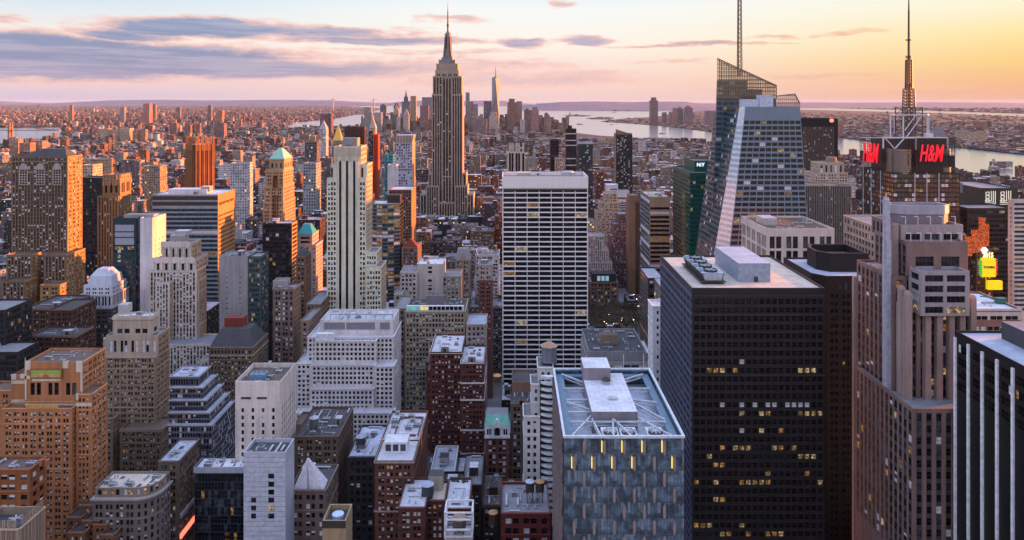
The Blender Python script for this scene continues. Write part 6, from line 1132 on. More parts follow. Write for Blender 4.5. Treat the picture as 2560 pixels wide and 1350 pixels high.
ridge('hills', 1290, 1820, 253.5, 24000, 5000, HILL, 1); ridge('hills', 100, 1000, 249.6, 42000, 4000, HILL, 2); ridge('hills', 1700, 2700, 255.5, 34000, 8000, HILL, 3); ridge('hills', -700, 130, 251.5, 60000, 4000, HILL, 5); ridge('hills', 950, 1330, 251, 42000, 4000, HILL, 7)

# ================================================================ STREET GRID AND THE ORDINARY CITY
AVE = [(-3400, 30), (-3180, 30), (-2940, 30), (-2700, 30), (-2460, 30), (-2220, 30), (-2000, 30), (-1780, 30), (-1560, 30), (-1380, 30), (-1200, 30), (-990, 30), (-790, 30), (-620, 26), (-480, 32), (-340, 24), (-163, 15), (164, 20), (370, 30), (620, 30), (880, 30), (1140, 30), (1380, 30), (1540, 20)]
PARK = (86, 150, 792, 872)
def inpoly(x, y, P):
    c = False; j = len(P) - 1
    for i in range(len(P)):
        if (P[i][1] > y) != (P[j][1] > y) and x < (P[j][0] - P[i][0]) * (y - P[i][1]) / (P[j][1] - P[i][1]) + P[i][0]: c = not c
        j = i
    return c
def city_mats():
    m, t, b = mat_base('city_wall'); at = t.new('ShaderNodeAttribute', attribute_name='col').outputs['Color']
    uv = t.new('ShaderNodeUVMap').outputs[0]; sp = t.new('ShaderNodeSeparateXYZ'); t.l.new(uv, sp.inputs[0])
    fu, fv = t.m('FRACT', sp.outputs[0]), t.m('FRACT', sp.outputs[1]); band = lambda v, a, c: t.m('MULTIPLY', t.m('GREATER_THAN', v, a), t.m('LESS_THAN', v, c))
    win = t.m('MULTIPLY', band(fu, .26, .74), band(fv, .28, .78))
    wn = t.new('ShaderNodeTexWhiteNoise', noise_dimensions='2D'); t.l.new(t.xyz(t.m('FLOOR', sp.outputs[0]), t.m('FLOOR', sp.outputs[1]), 0), wn.inputs['Vector']); r = wn.outputs['Value']
    tc = t.new('ShaderNodeTexCoord').outputs['Object']; st = t.sstep(t.noise(tc, .09, 4, .6), .3, .7)
    wall = t.mix(st, t.mix(1.0, at, (.72, .72, .74, 1), 'MULTIPLY'), t.mix(1.0, at, (1.15, 1.13, 1.1, 1), 'MULTIPLY'))
    pane = t.mix(t.m('GREATER_THAN', r, .8), (.018, .02, .026, 1), (.34, .34, .37, 1)); lit = t.m('LESS_THAN', r, .035)
    t.l.new(t.mix(win, wall, pane), b.inputs['Base Color']); t.l.new(t.m('MULTIPLY_ADD', win, -.6, .85), b.inputs['Roughness'])
    b.inputs['Emission Color'].default_value = (1, .55, .18, 1); t.l.new(t.m('MULTIPLY', t.m('MULTIPLY', win, lit), .5), b.inputs['Emission Strength'])
    m2, t, b = mat_base('city_roof'); at = t.new('ShaderNodeAttribute', attribute_name='col').outputs['Color']; tc = t.new('ShaderNodeTexCoord').outputs['Object']
    n = t.sstep(t.noise(tc, .14, 5, .65), .34, .66); t.l.new(t.mix(n, t.mix(1.0, at, (.55, .55, .57, 1), 'MULTIPLY'), t.mix(1.0, at, (1.1, 1.1, 1.1, 1), 'MULTIPLY')), b.inputs['Base Color']); b.inputs['Roughness'].default_value = .85
    return m, m2
CWALL, CROOF = city_mats()
class CityMesh:
    """many plain blocks in few arrays: walls carry one bay by one floor per UV unit, and a colour each"""
    def __init__(s): s.v = []; s.f = []; s.uv = []; s.col = []; s.mi = []
    def quad(s, p, uv, c, mi):
        n = len(s.v); s.v += p; s.f.append((n, n + 1, n + 2, n + 3)); s.uv += uv; s.col += [(*c, 1)] * 4; s.mi.append(mi)
    def box(s, x0, x1, y0, y1, z0, z1, c, rc, g, bay=3.3, fl=3.6, walls=True, roof=True, par=0.):
        o = g.randrange(0, 900); nfl = max(1, round((z1 - z0) / fl))
        if walls:
            P = [(x0, y0), (x1, y0), (x1, y1), (x0, y1)]
            for i in range(4):
                a, e = P[i], P[(i + 1) % 4]; w = math.hypot(e[0] - a[0], e[1] - a[1]); nb = max(1, round(w / bay))
                s.quad([(*a, z0), (*e, z0), (*e, z1), (*a, z1)], [(o, o), (o + nb, o), (o + nb, o + nfl + .2), (o, o + nfl + .2)], c, 0)
        if roof:
            z = z1 - par; s.quad([(x0, y0, z), (x1, y0, z), (x1, y1, z), (x0, y1, z)], [(0, 0)] * 4, rc, 1)
            if par:
                k = .4; I = [(x0 + k, y0 + k), (x1 - k, y0 + k), (x1 - k, y1 - k), (x0 + k, y1 - k)]; O = [(x0, y0), (x1, y0), (x1, y1), (x0, y1)]
                for i in range(4):
                    j = (i + 1) % 4; s.quad([(*O[i], z1), (*O[j], z1), (*I[j], z1), (*I[i], z1)], [(0, 0)] * 4, c, 1); s.quad([(*I[j], z), (*I[i], z), (*I[i], z1), (*I[j], z1)], [(0, 0)] * 4, c, 1)
    def build(s, name, parent=None, org=(0, 0, 0)):
        if not s.f: return None
        me = bpy.data.meshes.new(name); me.from_pydata([(a - org[0], b - org[1], c - org[2]) for a, b, c in s.v], [], s.f)
        me.materials.append(CWALL); me.materials.append(CROOF); me.polygons.foreach_set('material_index', s.mi)
        uv = me.uv_layers.new(name='UVMap'); uv.data.foreach_set('uv', np.array(s.uv, 'f').ravel())
        ca = me.color_attributes.new('col', 'FLOAT_COLOR', 'CORNER'); ca.data.foreach_set('color', np.array(s.col, 'f').ravel())
        o = bpy.data.objects.new(name, me); COL.objects.link(o)
        if parent: o.parent = parent
        else: o.location = org
        return o
PAL = [('red brick', (.2, .075, .055), 3), ('dark brown brick', (.095, .06, .052), 4), ('tan brick', (.34, .25, .18), 3), ('grey stone', (.24, .22, .225), 4), ('cream stone', (.44, .37, .31), 3), ('off white', (.56, .53, .52), 2), ('charcoal', (.045, .042, .047), 2.4), ('rust brown', (.3, .12, .07), 4), ('plum brown', (.15, .085, .09), 4)]
ROO = [('white', (.66, .65, .68), 2.2), ('pale lilac', (.45, .44, .5), 3), ('grey', (.22, .22, .24), 3), ('black', (.05, .05, .055), 3), ('brown', (.14, .1, .085), 2)]
PAL = [(n, tuple(c * (.95 if 'white' in n else .66) for c in rgb), w) for n, rgb, w in PAL]
pick = lambda g, L: L[g.choices(range(len(L)), [l[2] for l in L])[0]]
class Lot: pass
def lots():
    g = random.Random(2015); out = []
    for ai in range(len(AVE) - 1):
        xa, xb = AVE[ai][0] + AVE[ai][1] / 2, AVE[ai + 1][0] - AVE[ai + 1][1] / 2
        for k in range(2, 64):
            ya, yb = 30 + 80 * k + 8, 30 + 80 * k + 72
            for row in (0, 1):
                y0, y1 = (ya, ya + 31.5) if row == 0 else (yb - 31.5, yb); x = xa
                while x < xb - 8:
                    near_ = y0 < 430 and -80 < x < 22
                    w = min(g.uniform(8, 15) if near_ else g.uniform(13, 34) * (1.25 if y0 > 1800 else 1), xb - x)
                    if xb - x - w < 8: w = xb - x
                    r, r2, r3, r4 = g.random(), g.random(), g.random(), g.random(); col, ro = pick(g, PAL), pick(g, ROO); dd = g.uniform(0, 7); x0, x1 = x, x + w; x += w
                    xm, ym = (x0 + x1) / 2, (y0 + y1) / 2
                    if abs(xm / ym) > .8 or not inpoly(xm, ym, MAN): continue
                    if near_: h = 52 + 46 * r
                    elif ym < 420: h = 28 + 50 * r
                    elif ym < 1000: h = 26 + 62 * r * r + (26 if r2 > .8 else 0)
                    elif ym < 1700: h = 22 + 56 * r * r + (55 * r3 if r2 > .78 else 0)
                    elif ym < 3000: h = 15 + 32 * r * r + (62 * r3 if r2 > .87 else 0)
                    else: h = 10 + 22 * r * r + (56 * r3 if r2 > .92 else 0) 
                    if xm > 150 and ym > 900: h *= .78
                    if xm < -700: h *= .85
                    if ym < 700: dd = 0
                    yy0, yy1 = (y0, y1 - dd) if row == 0 else (y0 + dd, y1)
                    if any(a < x1 - .5 and c > x0 + .5 and e < yy1 - .5 and f > yy0 + .5 for a, c, e, f in FOOT): continue
                    if PARK[0] - 8 < xm < PARK[1] + 22 and PARK[2] - 60 < ym < PARK[3]: continue
                    pa, pb = CX + F * x0 / yy0, CX + F * x1 / yy0; cap = 1e9
                    for (a, c, py, Yk) in KEEP:
                        if Yk > yy0 and a < pb and c > pa: cap = min(cap, Z(py + 3, yy1))
                    if ym > 900 and 150 < xm: cap = min(cap, Z(345 + 0 if ym > 2200 else 400, yy0))
                    if h > cap: h = cap * (1 - .12 * r3)
                    if h < 6: continue
                    L = Lot(); L.x0, L.x1, L.y0, L.y1, L.h, L.col, L.ro, L.r = x0 + .3, x1 - .3, yy0, yy1, h, col, ro, (r, r2, r3, r4); L.n = len(out); out.append(L)
    return out
KEEP += [(1470, 1624, 812, 796), (2030, 2165, 1520, 348)]
LOTS = lots()
# which of them show: paint all blocks far to near into a small depth picture
BOXES = [(a, c, e, f, h, None) for (a, c, e, f), h in zip(FOOT, [0] * len(FOOT))]
def visible():
    W, H = 640, 338; k = 640 / 2560; buf = np.full((H, W), -1, np.int32)
    items = [(L.y0, L.x0, L.x1, L.y1, L.h, L.n) for L in LOTS] + [(y0, x0, x1, y0 + 14, z1, -2) for (x0, x1, y0, z1) in HTIERS]
    for y0, x0, x1, y1, h, n in sorted(items, key=lambda t: -t[0]):
        p = [(CX + F * x / y) * k for x, y in ((x0, y0), (x1, y0), (x0, y1), (x1, y1))]; t0, t1 = (HY + F * (CZ - h) / y0) * k, (HY + F * (CZ - h) / y1) * k; bt = min(H, (HY + F * CZ / y0) * k)
        a, c = max(0, round(min(p[0], p[2] if x0 > 0 else p[0]))), min(W, round(max(p[1], p[3] if x1 < 0 else p[1])))
        if c <= a: continue
        buf[max(0, round(t0)):max(0, int(bt)), a:c] = n
        if t1 < t0: buf[max(0, round(t1)):max(0, round(t0)), max(0, round(min(p[0], p[2]))):min(W, round(max(p[1], p[3])))] = n
    ids, cnt = np.unique(buf, return_counts=True); d = dict(zip(ids.tolist(), cnt.tolist()))
    ys, xs = np.indices(buf.shape); cen = {}
    for L in LOTS:
        L.vis = d.get(L.n, 0)
        if L.vis > 14: mk = buf == L.n; L.px, L.py = float(xs[mk].mean() / k), float(ys[mk].mean() / k)
HTIERS = [t for b in ALLB for t in b.px]
visible()
NIND = 205
order = sorted([L for L in LOTS if L.vis > 14], key=lambda L: -L.vis); IND = order[:NIND]
used = set(L.n for L in IND)
def bulk(cm, L, g):
    """roof house and tank stump for an ordinary block"""
    w, d = L.x1 - L.x0, L.y1 - L.y0
    for _ in range(1 if L.r[3] < .7 else 2):
        a, e = g.uniform(3, max(3.5, w * .4)), g.uniform(3, max(3.5, d * .35)); x, y = g.uniform(L.x0 + .6, max(L.x0 + .7, L.x1 - a - .6)), g.uniform(L.y0 + .6, max(L.y0 + .7, L.y1 - e - .6)); c = L.col[1] if g.random() < .5 else (.3, .29, .3)
        cm.box(x, x + a, y, y + e, L.h - .6, L.h + g.uniform(2, 5), c, pick(g, ROO)[1], g, bay=30, fl=30)
cm = CityMesh(); g = random.Random(77)
for L in LOTS:
    if L.n in used or (L.vis == 0 and L.y0 < 1500 and L.r[3] < .2): continue
    cm.box(L.x0, L.x1, L.y0, L.y1, 0, L.h, L.col[1], L.ro[1], g, 2.6 + 1.6 * L.r[3], 3.4 + .7 * L.r[2]); bulk(cm, L, g)
cm.box(92, 122, 356, 394, 0, 122, (.2, .16, .15), (.4, .4, .42), g); cm.box(94, 126, 414, 470, 0, 142, (.2, .16, .15), (.4, .4, .42), g)  # two added blocks, hidden from view, that keep low sun off nearer walls
# lower island: finer grain
for i in range(2600):
    y = 4800 + 2900 * g.random() ** .8; px = g.uniform(560, 1420); x = X(px, y)
    if not inpoly(x, y, MAN): continue
    w, d, h = g.uniform(16, 40), g.uniform(16, 36), 10 + 26 * g.random() ** 2
    if px > 900 and y > 5600: h += 120 * g.random() ** 2.4
    cm.box(x, x + w, y, y + d, 0, h, pick(g, PAL)[1], pick(g, ROO)[1], g)
tag(cm.build('city_blocks'), 'mass of low brick and stone blocks filling the streets to the island tip', 'city blocks', kind='stuff')
# individual ordinary blocks with labels found from their looks and their neighbours
LAB = set(b.label for b in ALLB)
def size_word(L):
    return 'low' if L.h < 24 else ('medium' if L.h < 45 else ('tall' if L.h < 75 else 'very tall'))
def describe(L):
    typ = 'block' if L.x1 - L.x0 > 20 else 'building'
    base = f"{size_word(L)} {L.col[0]} {typ} with {L.ro[0]} roof"
    H = sorted(HEROES, key=lambda h: (h[1] - L.px) ** 2 + ((h[2] - L.py) * .9) ** 2)[:9]
    for h in H:
        dx, dy = L.px - h[1], L.py - h[2]
        rel = ('behind' if h[3] < L.y0 - 30 else 'in front of') if abs(dx) < 28 else ('left of' if dx < 0 else 'right of')
        if abs(dx) >= 28 and L.y0 > h[3] + 120: rel = 'beyond and ' + rel
        L.short = f"{L.col[0]} {typ} {rel} the {h[0]}"
        for text in (f"{base}, {rel} the {h[0]}",):
            if len(text.split()) <= 16 and text not in LAB: LAB.add(text); return text
    for n in ('second', 'third', 'fourth', 'fifth', 'sixth'):
        text = f"{n} nearest {base}, {rel} the {H[0][0]}"
        if text not in LAB and len(text.split()) <= 18: LAB.add(text); return text
    LAB.add(base + f" number {L.n}"); return base
NGEO = 0
for L in IND:
    lab = describe(L); g = random.Random(L.n)
    near = L.y0 < 1000 and L.vis > 60
    nm = 'brick_building' if 'brick' in L.col[0] else ('stone_building' if 'stone' in L.col[0] else 'city_building')
    if near:
        NGEO += 1
        b = Bd(nm, lab, 'building', None, L.y0, None, group='ordinary city buildings'); b.maxwin = 40
        wc = (.62, .22, .04, .12); st = S(L.col[1], 2.1 + 1.1 * L.r[3], 3.1 + .6 * L.r[2], .36 + .24 * L.r[1], .5, w=wc)
        zl = max(0, L.h - (60 if L.y0 > 500 else 80)); P = [(L.x0, L.y0), (L.x1, L.y0), (L.x1, L.y1), (L.x0, L.y1)]
        r = b.tier(P, 0, L.h, st, st, roof=roofm(L.ro[1]), zlow=zl)
        if L.r[0] < .6: b.band(r, r[4] - 1.5, .9, .4, wallm(tuple(min(.7, c * 1.5 + .04) for c in L.col[1])))
        b.clutter(r, 4 + int(6 * L.r[2])); q = b.part('bulkhead'); a = (L.x1 - L.x0) * .3; q.box(L.x0 + 2 + a * L.r[3], L.x0 + 5 + a * L.r[3] + a * .5, L.y0 + 10, L.y0 + 16, L.h - 1.1, L.h + 3.4, wallm(L.col[1]), roofm(pick(g, ROO)[1])); b.finish()
        if L.r[1] > .72 and L.h > 20 and L.y0 > 380:
            tank(L.x1 - 4.5, L.y1 - 6, L.h - 1, 1.9, 3.2, ('tan' if L.r[0] < .5 else 'grey') + ' coned tank on the ' + L.short.replace('beyond and ', '').replace('dark brown brick', 'brown brick').replace('in front of', 'before'), cone=(.42, .26, .16) if L.r[0] < .5 else (.3, .3, .34), leg=2.4)
    else:
        c1 = CityMesh(); org = ((L.x0 + L.x1) / 2, (L.y0 + L.y1) / 2, 0); root = empty(nm, org, lab, 'building', 'ordinary city buildings')
        c1.box(L.x0, L.x1, L.y0, L.y1, 0, L.h, L.col[1], L.ro[1], g, 2.6 + 1.6 * L.r[3], 3.4 + .7 * L.r[2], roof=False); c1.build('wall', root, org)
        c1 = CityMesh(); c1.box(L.x0, L.x1, L.y0, L.y1, 0, L.h, L.col[1], L.ro[1], g, walls=False, par=.9); c1.build('roof', root, org)
        c1 = CityMesh(); bulk(c1, L, g); c1.build('bulkhead', root, org)
# pavements: raised slabs under the blocks
q = MB(); pm = landm('pavement', (.16, .155, .15), (.24, .23, .22), .05)
for ai in range(len(AVE) - 1):
    xa, xb = AVE[ai][0] + AVE[ai][1] / 2 - 4, AVE[ai + 1][0] - AVE[ai + 1][1] / 2 + 4
    for k in range(2, 40):
        ya, yb = 30 + 80 * k + 5, 30 + 80 * k + 75
        if abs((xa + xb) / 2 / ya) < 1.2 and inpoly((xa + xb) / 2, ya, MAN): q.box(xa, xb, ya, yb, 0.004, .15, pm)
struct(q.build('pavement'))
q = MB(); lm = plain('road_paint', (.55, .55, .52), .7)
for x, w in AVE[14:21]:
    for y in range(300, 1800, 9):
        for dx in (-w / 6, w / 6): q.poly([(x + dx - .12, y, .008), (x + dx + .12, y, .008), (x + dx + .12, y + 3.5, .008), (x + dx - .12, y + 3.5, .008)], lm)
struct(q.build('road_marking'))
# ================================================================ FAR BOROUGHS
def spread(n, fy, fpx, ok, size, hh, pal, seed, name, label, z0=1):
    cm = CityMesh(); g = random.Random(seed)
    for i in range(n):
        y = fy(g); px = fpx(g); x = X(px, y)
        if not ok(px, HY + F * (CZ - z0) / y, x, y): continue
        w, d = g.uniform(*size), g.uniform(*size); cm.box(x, x + w, y, y + d, z0, z0 + hh(g, px, y), pick(g, pal)[1], pick(g, ROO)[1], g, 4, 4)
    return tag(cm.build(name), label, 'city blocks', kind='stuff')
PALB = [('', (.34, .2, .18), 2), ('', (.2, .09, .085), 4), ('', (.42, .35, .33), 1.3), ('', (.11, .07, .08), 5), ('', (.05, .04, .048), 6), ('', (.55, .5, .52), 1.5)]
EASTL = [(-900, 334), (20, 318), (150, 317), (162, 349), (330, 342), (690, 322), (740, 305), (830, 297), (900, 284), (960, 272), (880, 266), (700, 263.6), (330, 261), (-700, 261)]
NJ1 = [(1500, 303), (1620, 311), (1690, 318), (1800, 331), (1990, 336), (2100, 343), (2170, 352), (2390, 367), (2570, 386), (3300, 450), (3400, 300), (2560, 291), (2330, 282), (2160, 278), (2020, 274.5), (1800, 273), (1690, 282), (1640, 292), (1560, 296)]
NJ2 = [(1340, 271), (1420, 270), (1500, 277), (1640, 278), (1800, 268.6), (2020, 268.8), (2330, 277), (2560, 284), (3400, 290), (3400, 258), (1340, 258)]
yfun = lambda a, b_: (lambda g: 1 / (1 / b_ + (1 / a - 1 / b_) * g.random()))
spread(14000, yfun(4700, 34000), lambda g: g.uniform(-120, 960), lambda px, py, x, y: inpoly(px, py, EASTL), (14, 40), lambda g, px, y: 8 + 12 * g.random() + (55 * g.random() if g.random() < .05 else 0), PALB, 5, 'far_city', 'pinkish far side mass of small houses and blocks across the eastern river')
spread(5200, yfun(3300, 16000), lambda g: g.uniform(1500, 2700), lambda px, py, x, y: inpoly(px, py, NJ1), (12, 40), lambda g, px, y: 6 + 10 * g.random() + (40 * g.random() if g.random() < .03 else 0), PALB, 6, 'far_city', 'brownish mass of small houses across the western river')
spread(3000, yfun(13000, 40000), lambda g: g.uniform(1340, 2700), lambda px, py, x, y: inpoly(px, py, NJ2), (30, 110), lambda g, px, y: 8 + 16 * g.random() + (50 * g.random() if g.random() < .03 else 0), PALB, 8, 'far_city', 'faint low sheds and houses on the flats below the western horizon')
# tree masses among the far houses
def woods(n, fy, fpx, ok, seed, label):
    q = MB(); g = random.Random(seed); ms = [landm('winter_trees', (.035, .03, .026), (.075, .06, .05), .02), landm('spring_trees', (.04, .045, .022), (.08, .07, .035), .02)]
    for i in range(n):
        y = fy(g); px = fpx(g); x = X(px, y)
        if not ok(px, HY + F * CZ / y, x, y): continue
        m = g.choice(ms); s = g.uniform(8, 20) * (y / 5000) ** .5
        for k in range(3):
            cx, cy, r, h = x + g.uniform(-s, s), y + g.uniform(-s, s), s * g.uniform(.5, 1), g.uniform(7, 15); p = [(cx + r * math.cos(R(60 * j + i)) * g.uniform(.7, 1.1), cy + r * math.sin(R(60 * j + i)) * g.uniform(.7, 1.1)) for j in range(6)]
            q.prism(p, 0, h * .6, m, p1=[((a - cx) * .95 + cx, (e - cy) * .95 + cy) for a, e in p]); q.prism([((a - cx) * .95 + cx, (e - cy) * .95 + cy) for a, e in p], h * .6, h, m, p1=[((a - cx) * .45 + cx, (e - cy) * .45 + cy) for a, e in p])
    return tag(q.build('far_woods'), label, 'trees', kind='stuff')
woods(1300, yfun(3300, 14000), lambda g: g.uniform(1700, 2680), lambda px, py, x, y: inpoly(px, py, NJ1), 3, 'brown leafless woods between the houses across the western river')
woods(2400, yfun(4800, 15000), lambda g: g.uniform(-100, 860), lambda px, py, x, y: inpoly(px, py, EASTL), 4, 'dark leafless trees between the houses across the eastern river')
woods(90, yfun(10500, 13800), lambda g: g.uniform(1408, 1534), lambda px, py, x, y: inpoly(px, py, [(1408, 288.4), (1440, 286.6), (1480, 288.2), (1462, 290.6), (1425, 290)]) or inpoly(px, py, [(1464, 295.6), (1500, 292.5), (1535, 294.6), (1520, 298), (1480, 297.4)]), 9, 'dark trees covering the two small harbour islands')
# skyline towers that can be told apart
def far_tower(name, label, px0, px1, py, Y, rgb, cap=None, D=None, grp=None, roofc=(.2, .18, .18)):
    x0, x1, z1 = X(px0, Y), X(px1, Y), Z(py, Y); D = D or (x1 - x0) * .8; org = ((x0 + x1) / 2, Y + D / 2, 0); g = random.Random(label); root = empty(name, org, label, 'tower', grp)
    c1 = CityMesh(); c1.box(x0, x1, Y, Y + D, 0, z1, rgb, roofc, g, 4.5, 5, roof=False); c1.build('wall', root, org)
    c1 = CityMesh(); c1.box(x0, x1, Y, Y + D, 0, z1, rgb, roofc, g, walls=False, par=1); c1.build('roof', root, org); w = x1 - x0
    if cap == 'pyr': q = MB(); q.prism([(x0, Y), (x1, Y), (x1, Y + D), (x0, Y + D)], z1, z1 + w * 1.2, wallm(tuple(c * .9 for c in rgb)), p1=[(org[0] - 1, org[1] - 1), (org[0] + 1, org[1] - 1), (org[0] + 1, org[1] + 1), (org[0] - 1, org[1] + 1)]); q.build('pyramid_roof', root, org)
    elif cap == 'spire': q = MB(); q.prism([(x0 + w * .25, Y + D * .25), (x1 - w * .25, Y + D * .25), (x1 - w * .25, Y + D * .75), (x0 + w * .25, Y + D * .75)], z1, z1 + w * .6, wallm(rgb)); q.cyl(org[0], org[1], z1 + w * .6, z1 + w * 1.5, w * .16, .4, wallm(rgb), 8); q.build('spire', root, org)
    elif cap == 'round': q = MB(); q.cyl(org[0], org[1], z1, z1 + w * .3, w * .48, w * .2, wallm(rgb), 16); q.build('domed_roof', root, org)
    elif cap == 'step': c1 = CityMesh(); c1.box(x0 + w * .18, x1 - w * .18, Y + D * .18, Y + D * .82, z1, z1 + w * .4, rgb, roofc, g, 5, 5); c1.build('upper_stage', root, org)
    FOOT.append((x0, x1, Y, Y + D)); return root
DT = 'downtown skyline towers'; JC = 'towers across the western river'
for a in [('grey downtown slab with an orange side left of the gilded campanile', 910, 928, 268, 5600, (.3, .26, .28), None), ('pale blue downtown slab right of the gilded campanile', 935, 954, 281, 5700, (.4, .4, .46), None), ('dark downtown tower with a domed top above the pale blue slab', 950, 965, 264, 6300, (.14, .13, .17), 'round'), ('pale pointed downtown tower with a sharp pyramid', 984, 997, 276, 6100, (.5, .4, .36), 'pyr'), ('dark stepped downtown tower beside the pale pointed one', 984, 998, 264, 6600, (.16, .13, .16), 'step'), ('dark blue downtown tower with a thin spire', 1004, 1024, 254, 6500, (.16, .15, .22), 'spire'), ('twisted bronze apartment tower glowing gold, tallest of the left downtown group', 1026, 1040, 240, 6000, (.42, .28, .18), None), ('cream stepped downtown tower with a small pyramid below the bronze one', 1008, 1022, 287, 5400, (.48, .4, .35), 'pyr'), ('brown downtown block with a red lit side just left of the masted skyscraper', 1050, 1071, 264, 5900, (.26, .15, .14), None), ('broad flat grey downtown slab behind the masted skyscraper', 1055, 1080, 243, 6500, (.24, .23, .3), None),
          ('slim blue grey downtown tower with an orange edge right of the masted skyscraper', 1164, 1174, 231, 6100, (.24, .25, .34), None), ('brown downtown slab overlapping the slim blue grey tower', 1169, 1183, 254, 5800, (.25, .17, .18), None), ('hazy grey downtown block between the brown slab and the glass giant', 1183, 1195, 260, 6400, (.3, .27, .32), None), ('flat topped dark downtown tower at the left foot of the glass giant', 1209, 1229, 253, 6000, (.17, .13, .18), None), ('rust downtown block right of the glass giant', 1268, 1291, 256, 5900, (.26, .14, .12), 'step'), ('tall brown downtown slab with a dark cap right of the glass giant', 1291, 1305, 253, 6100, (.3, .19, .18), None), ('dark domed downtown block with a curved shoulder near the harbour', 1310, 1328, 276, 5800, (.2, .13, .13), 'round'), ('rosy downtown block with chamfered top near the harbour', 1328, 1347, 275, 5600, (.36, .22, .2), 'step'), ('small dark downtown block beside the rosy one', 1348, 1357, 288, 5700, (.16, .12, .14), None), ('slim brown waterfront tower with a rounded top', 1361, 1371, 284, 5500, (.24, .16, .16), 'round'), ('orange brown waterfront block, last before the harbour', 1368, 1378, 298, 5300, (.34, .2, .16), 'pyr'), ('low glowing cream stepped block in front of the glass giant', 1222, 1246, 290, 5200, (.48, .4, .38), 'step'), ('broad plum block below the slim blue grey tower', 1185, 1217, 297, 5000, (.22, .15, .17), None)]:
    far_tower('downtown_tower', a[0], a[1], a[2], a[3], a[4], a[5], a[6], grp=DT)
for a in [('tall rounded brown glass tower alone on the far shore', 1626, 1645, 251, 8000, (.2, .13, .12), 'step'), ('short grey far shore tower left of the glowing one', 1656, 1667, 281, 8200, (.24, .18, .2), None), ('grey far shore tower between two shorter ones', 1673, 1682, 279, 8000, (.26, .2, .22), None), ('far shore tower glowing orange at its edge', 1683, 1693, 270, 8100, (.36, .22, .16), None), ('dark blue far shore tower with a rounded top', 1694, 1708, 272, 7900, (.15, .14, .19), 'round'), ('broad purple far shore tower with a curved crown', 1713, 1732, 269, 7800, (.24, .17, .2), 'round'), ('far shore block half hidden by the crystal tower', 1767, 1792, 277, 7400, (.26, .17, .19), None), ('twin cream apartment slab on the western shore right of the mast', 2398, 2420, 326, 4700, (.45, .33, .24), None), ('cream apartment slab with a lit side on the western shore', 2438, 2466, 330, 4400, (.45, .34, .24), None), ('rust apartment pair on the western hillside', 2444, 2466, 304, 6500, (.34, .16, .12), None), ('grey glass office on the western shore beside the red letter tower', 2340, 2360, 318, 5000, (.28, .28, .36), None), ('slim rust tower on the western shore right of the broad dark ribbed tower', 2098, 2108, 304, 5200, (.36, .18, .13), None), ('dark riverside tower pair at the right shore', 2488, 2516, 405, 2750, (.15, .12, .14), None), ('teal edged riverside slab beside the dark pair', 2516, 2532, 404, 2780, (.24, .3, .34), None), ('white riverside slab left of the dark pair', 2483, 2488, 397, 2760, (.5, .45, .47), None)]:
    far_tower('riverside_tower', a[0], a[1], a[2], a[3], a[4], a[5], a[6], grp=JC)
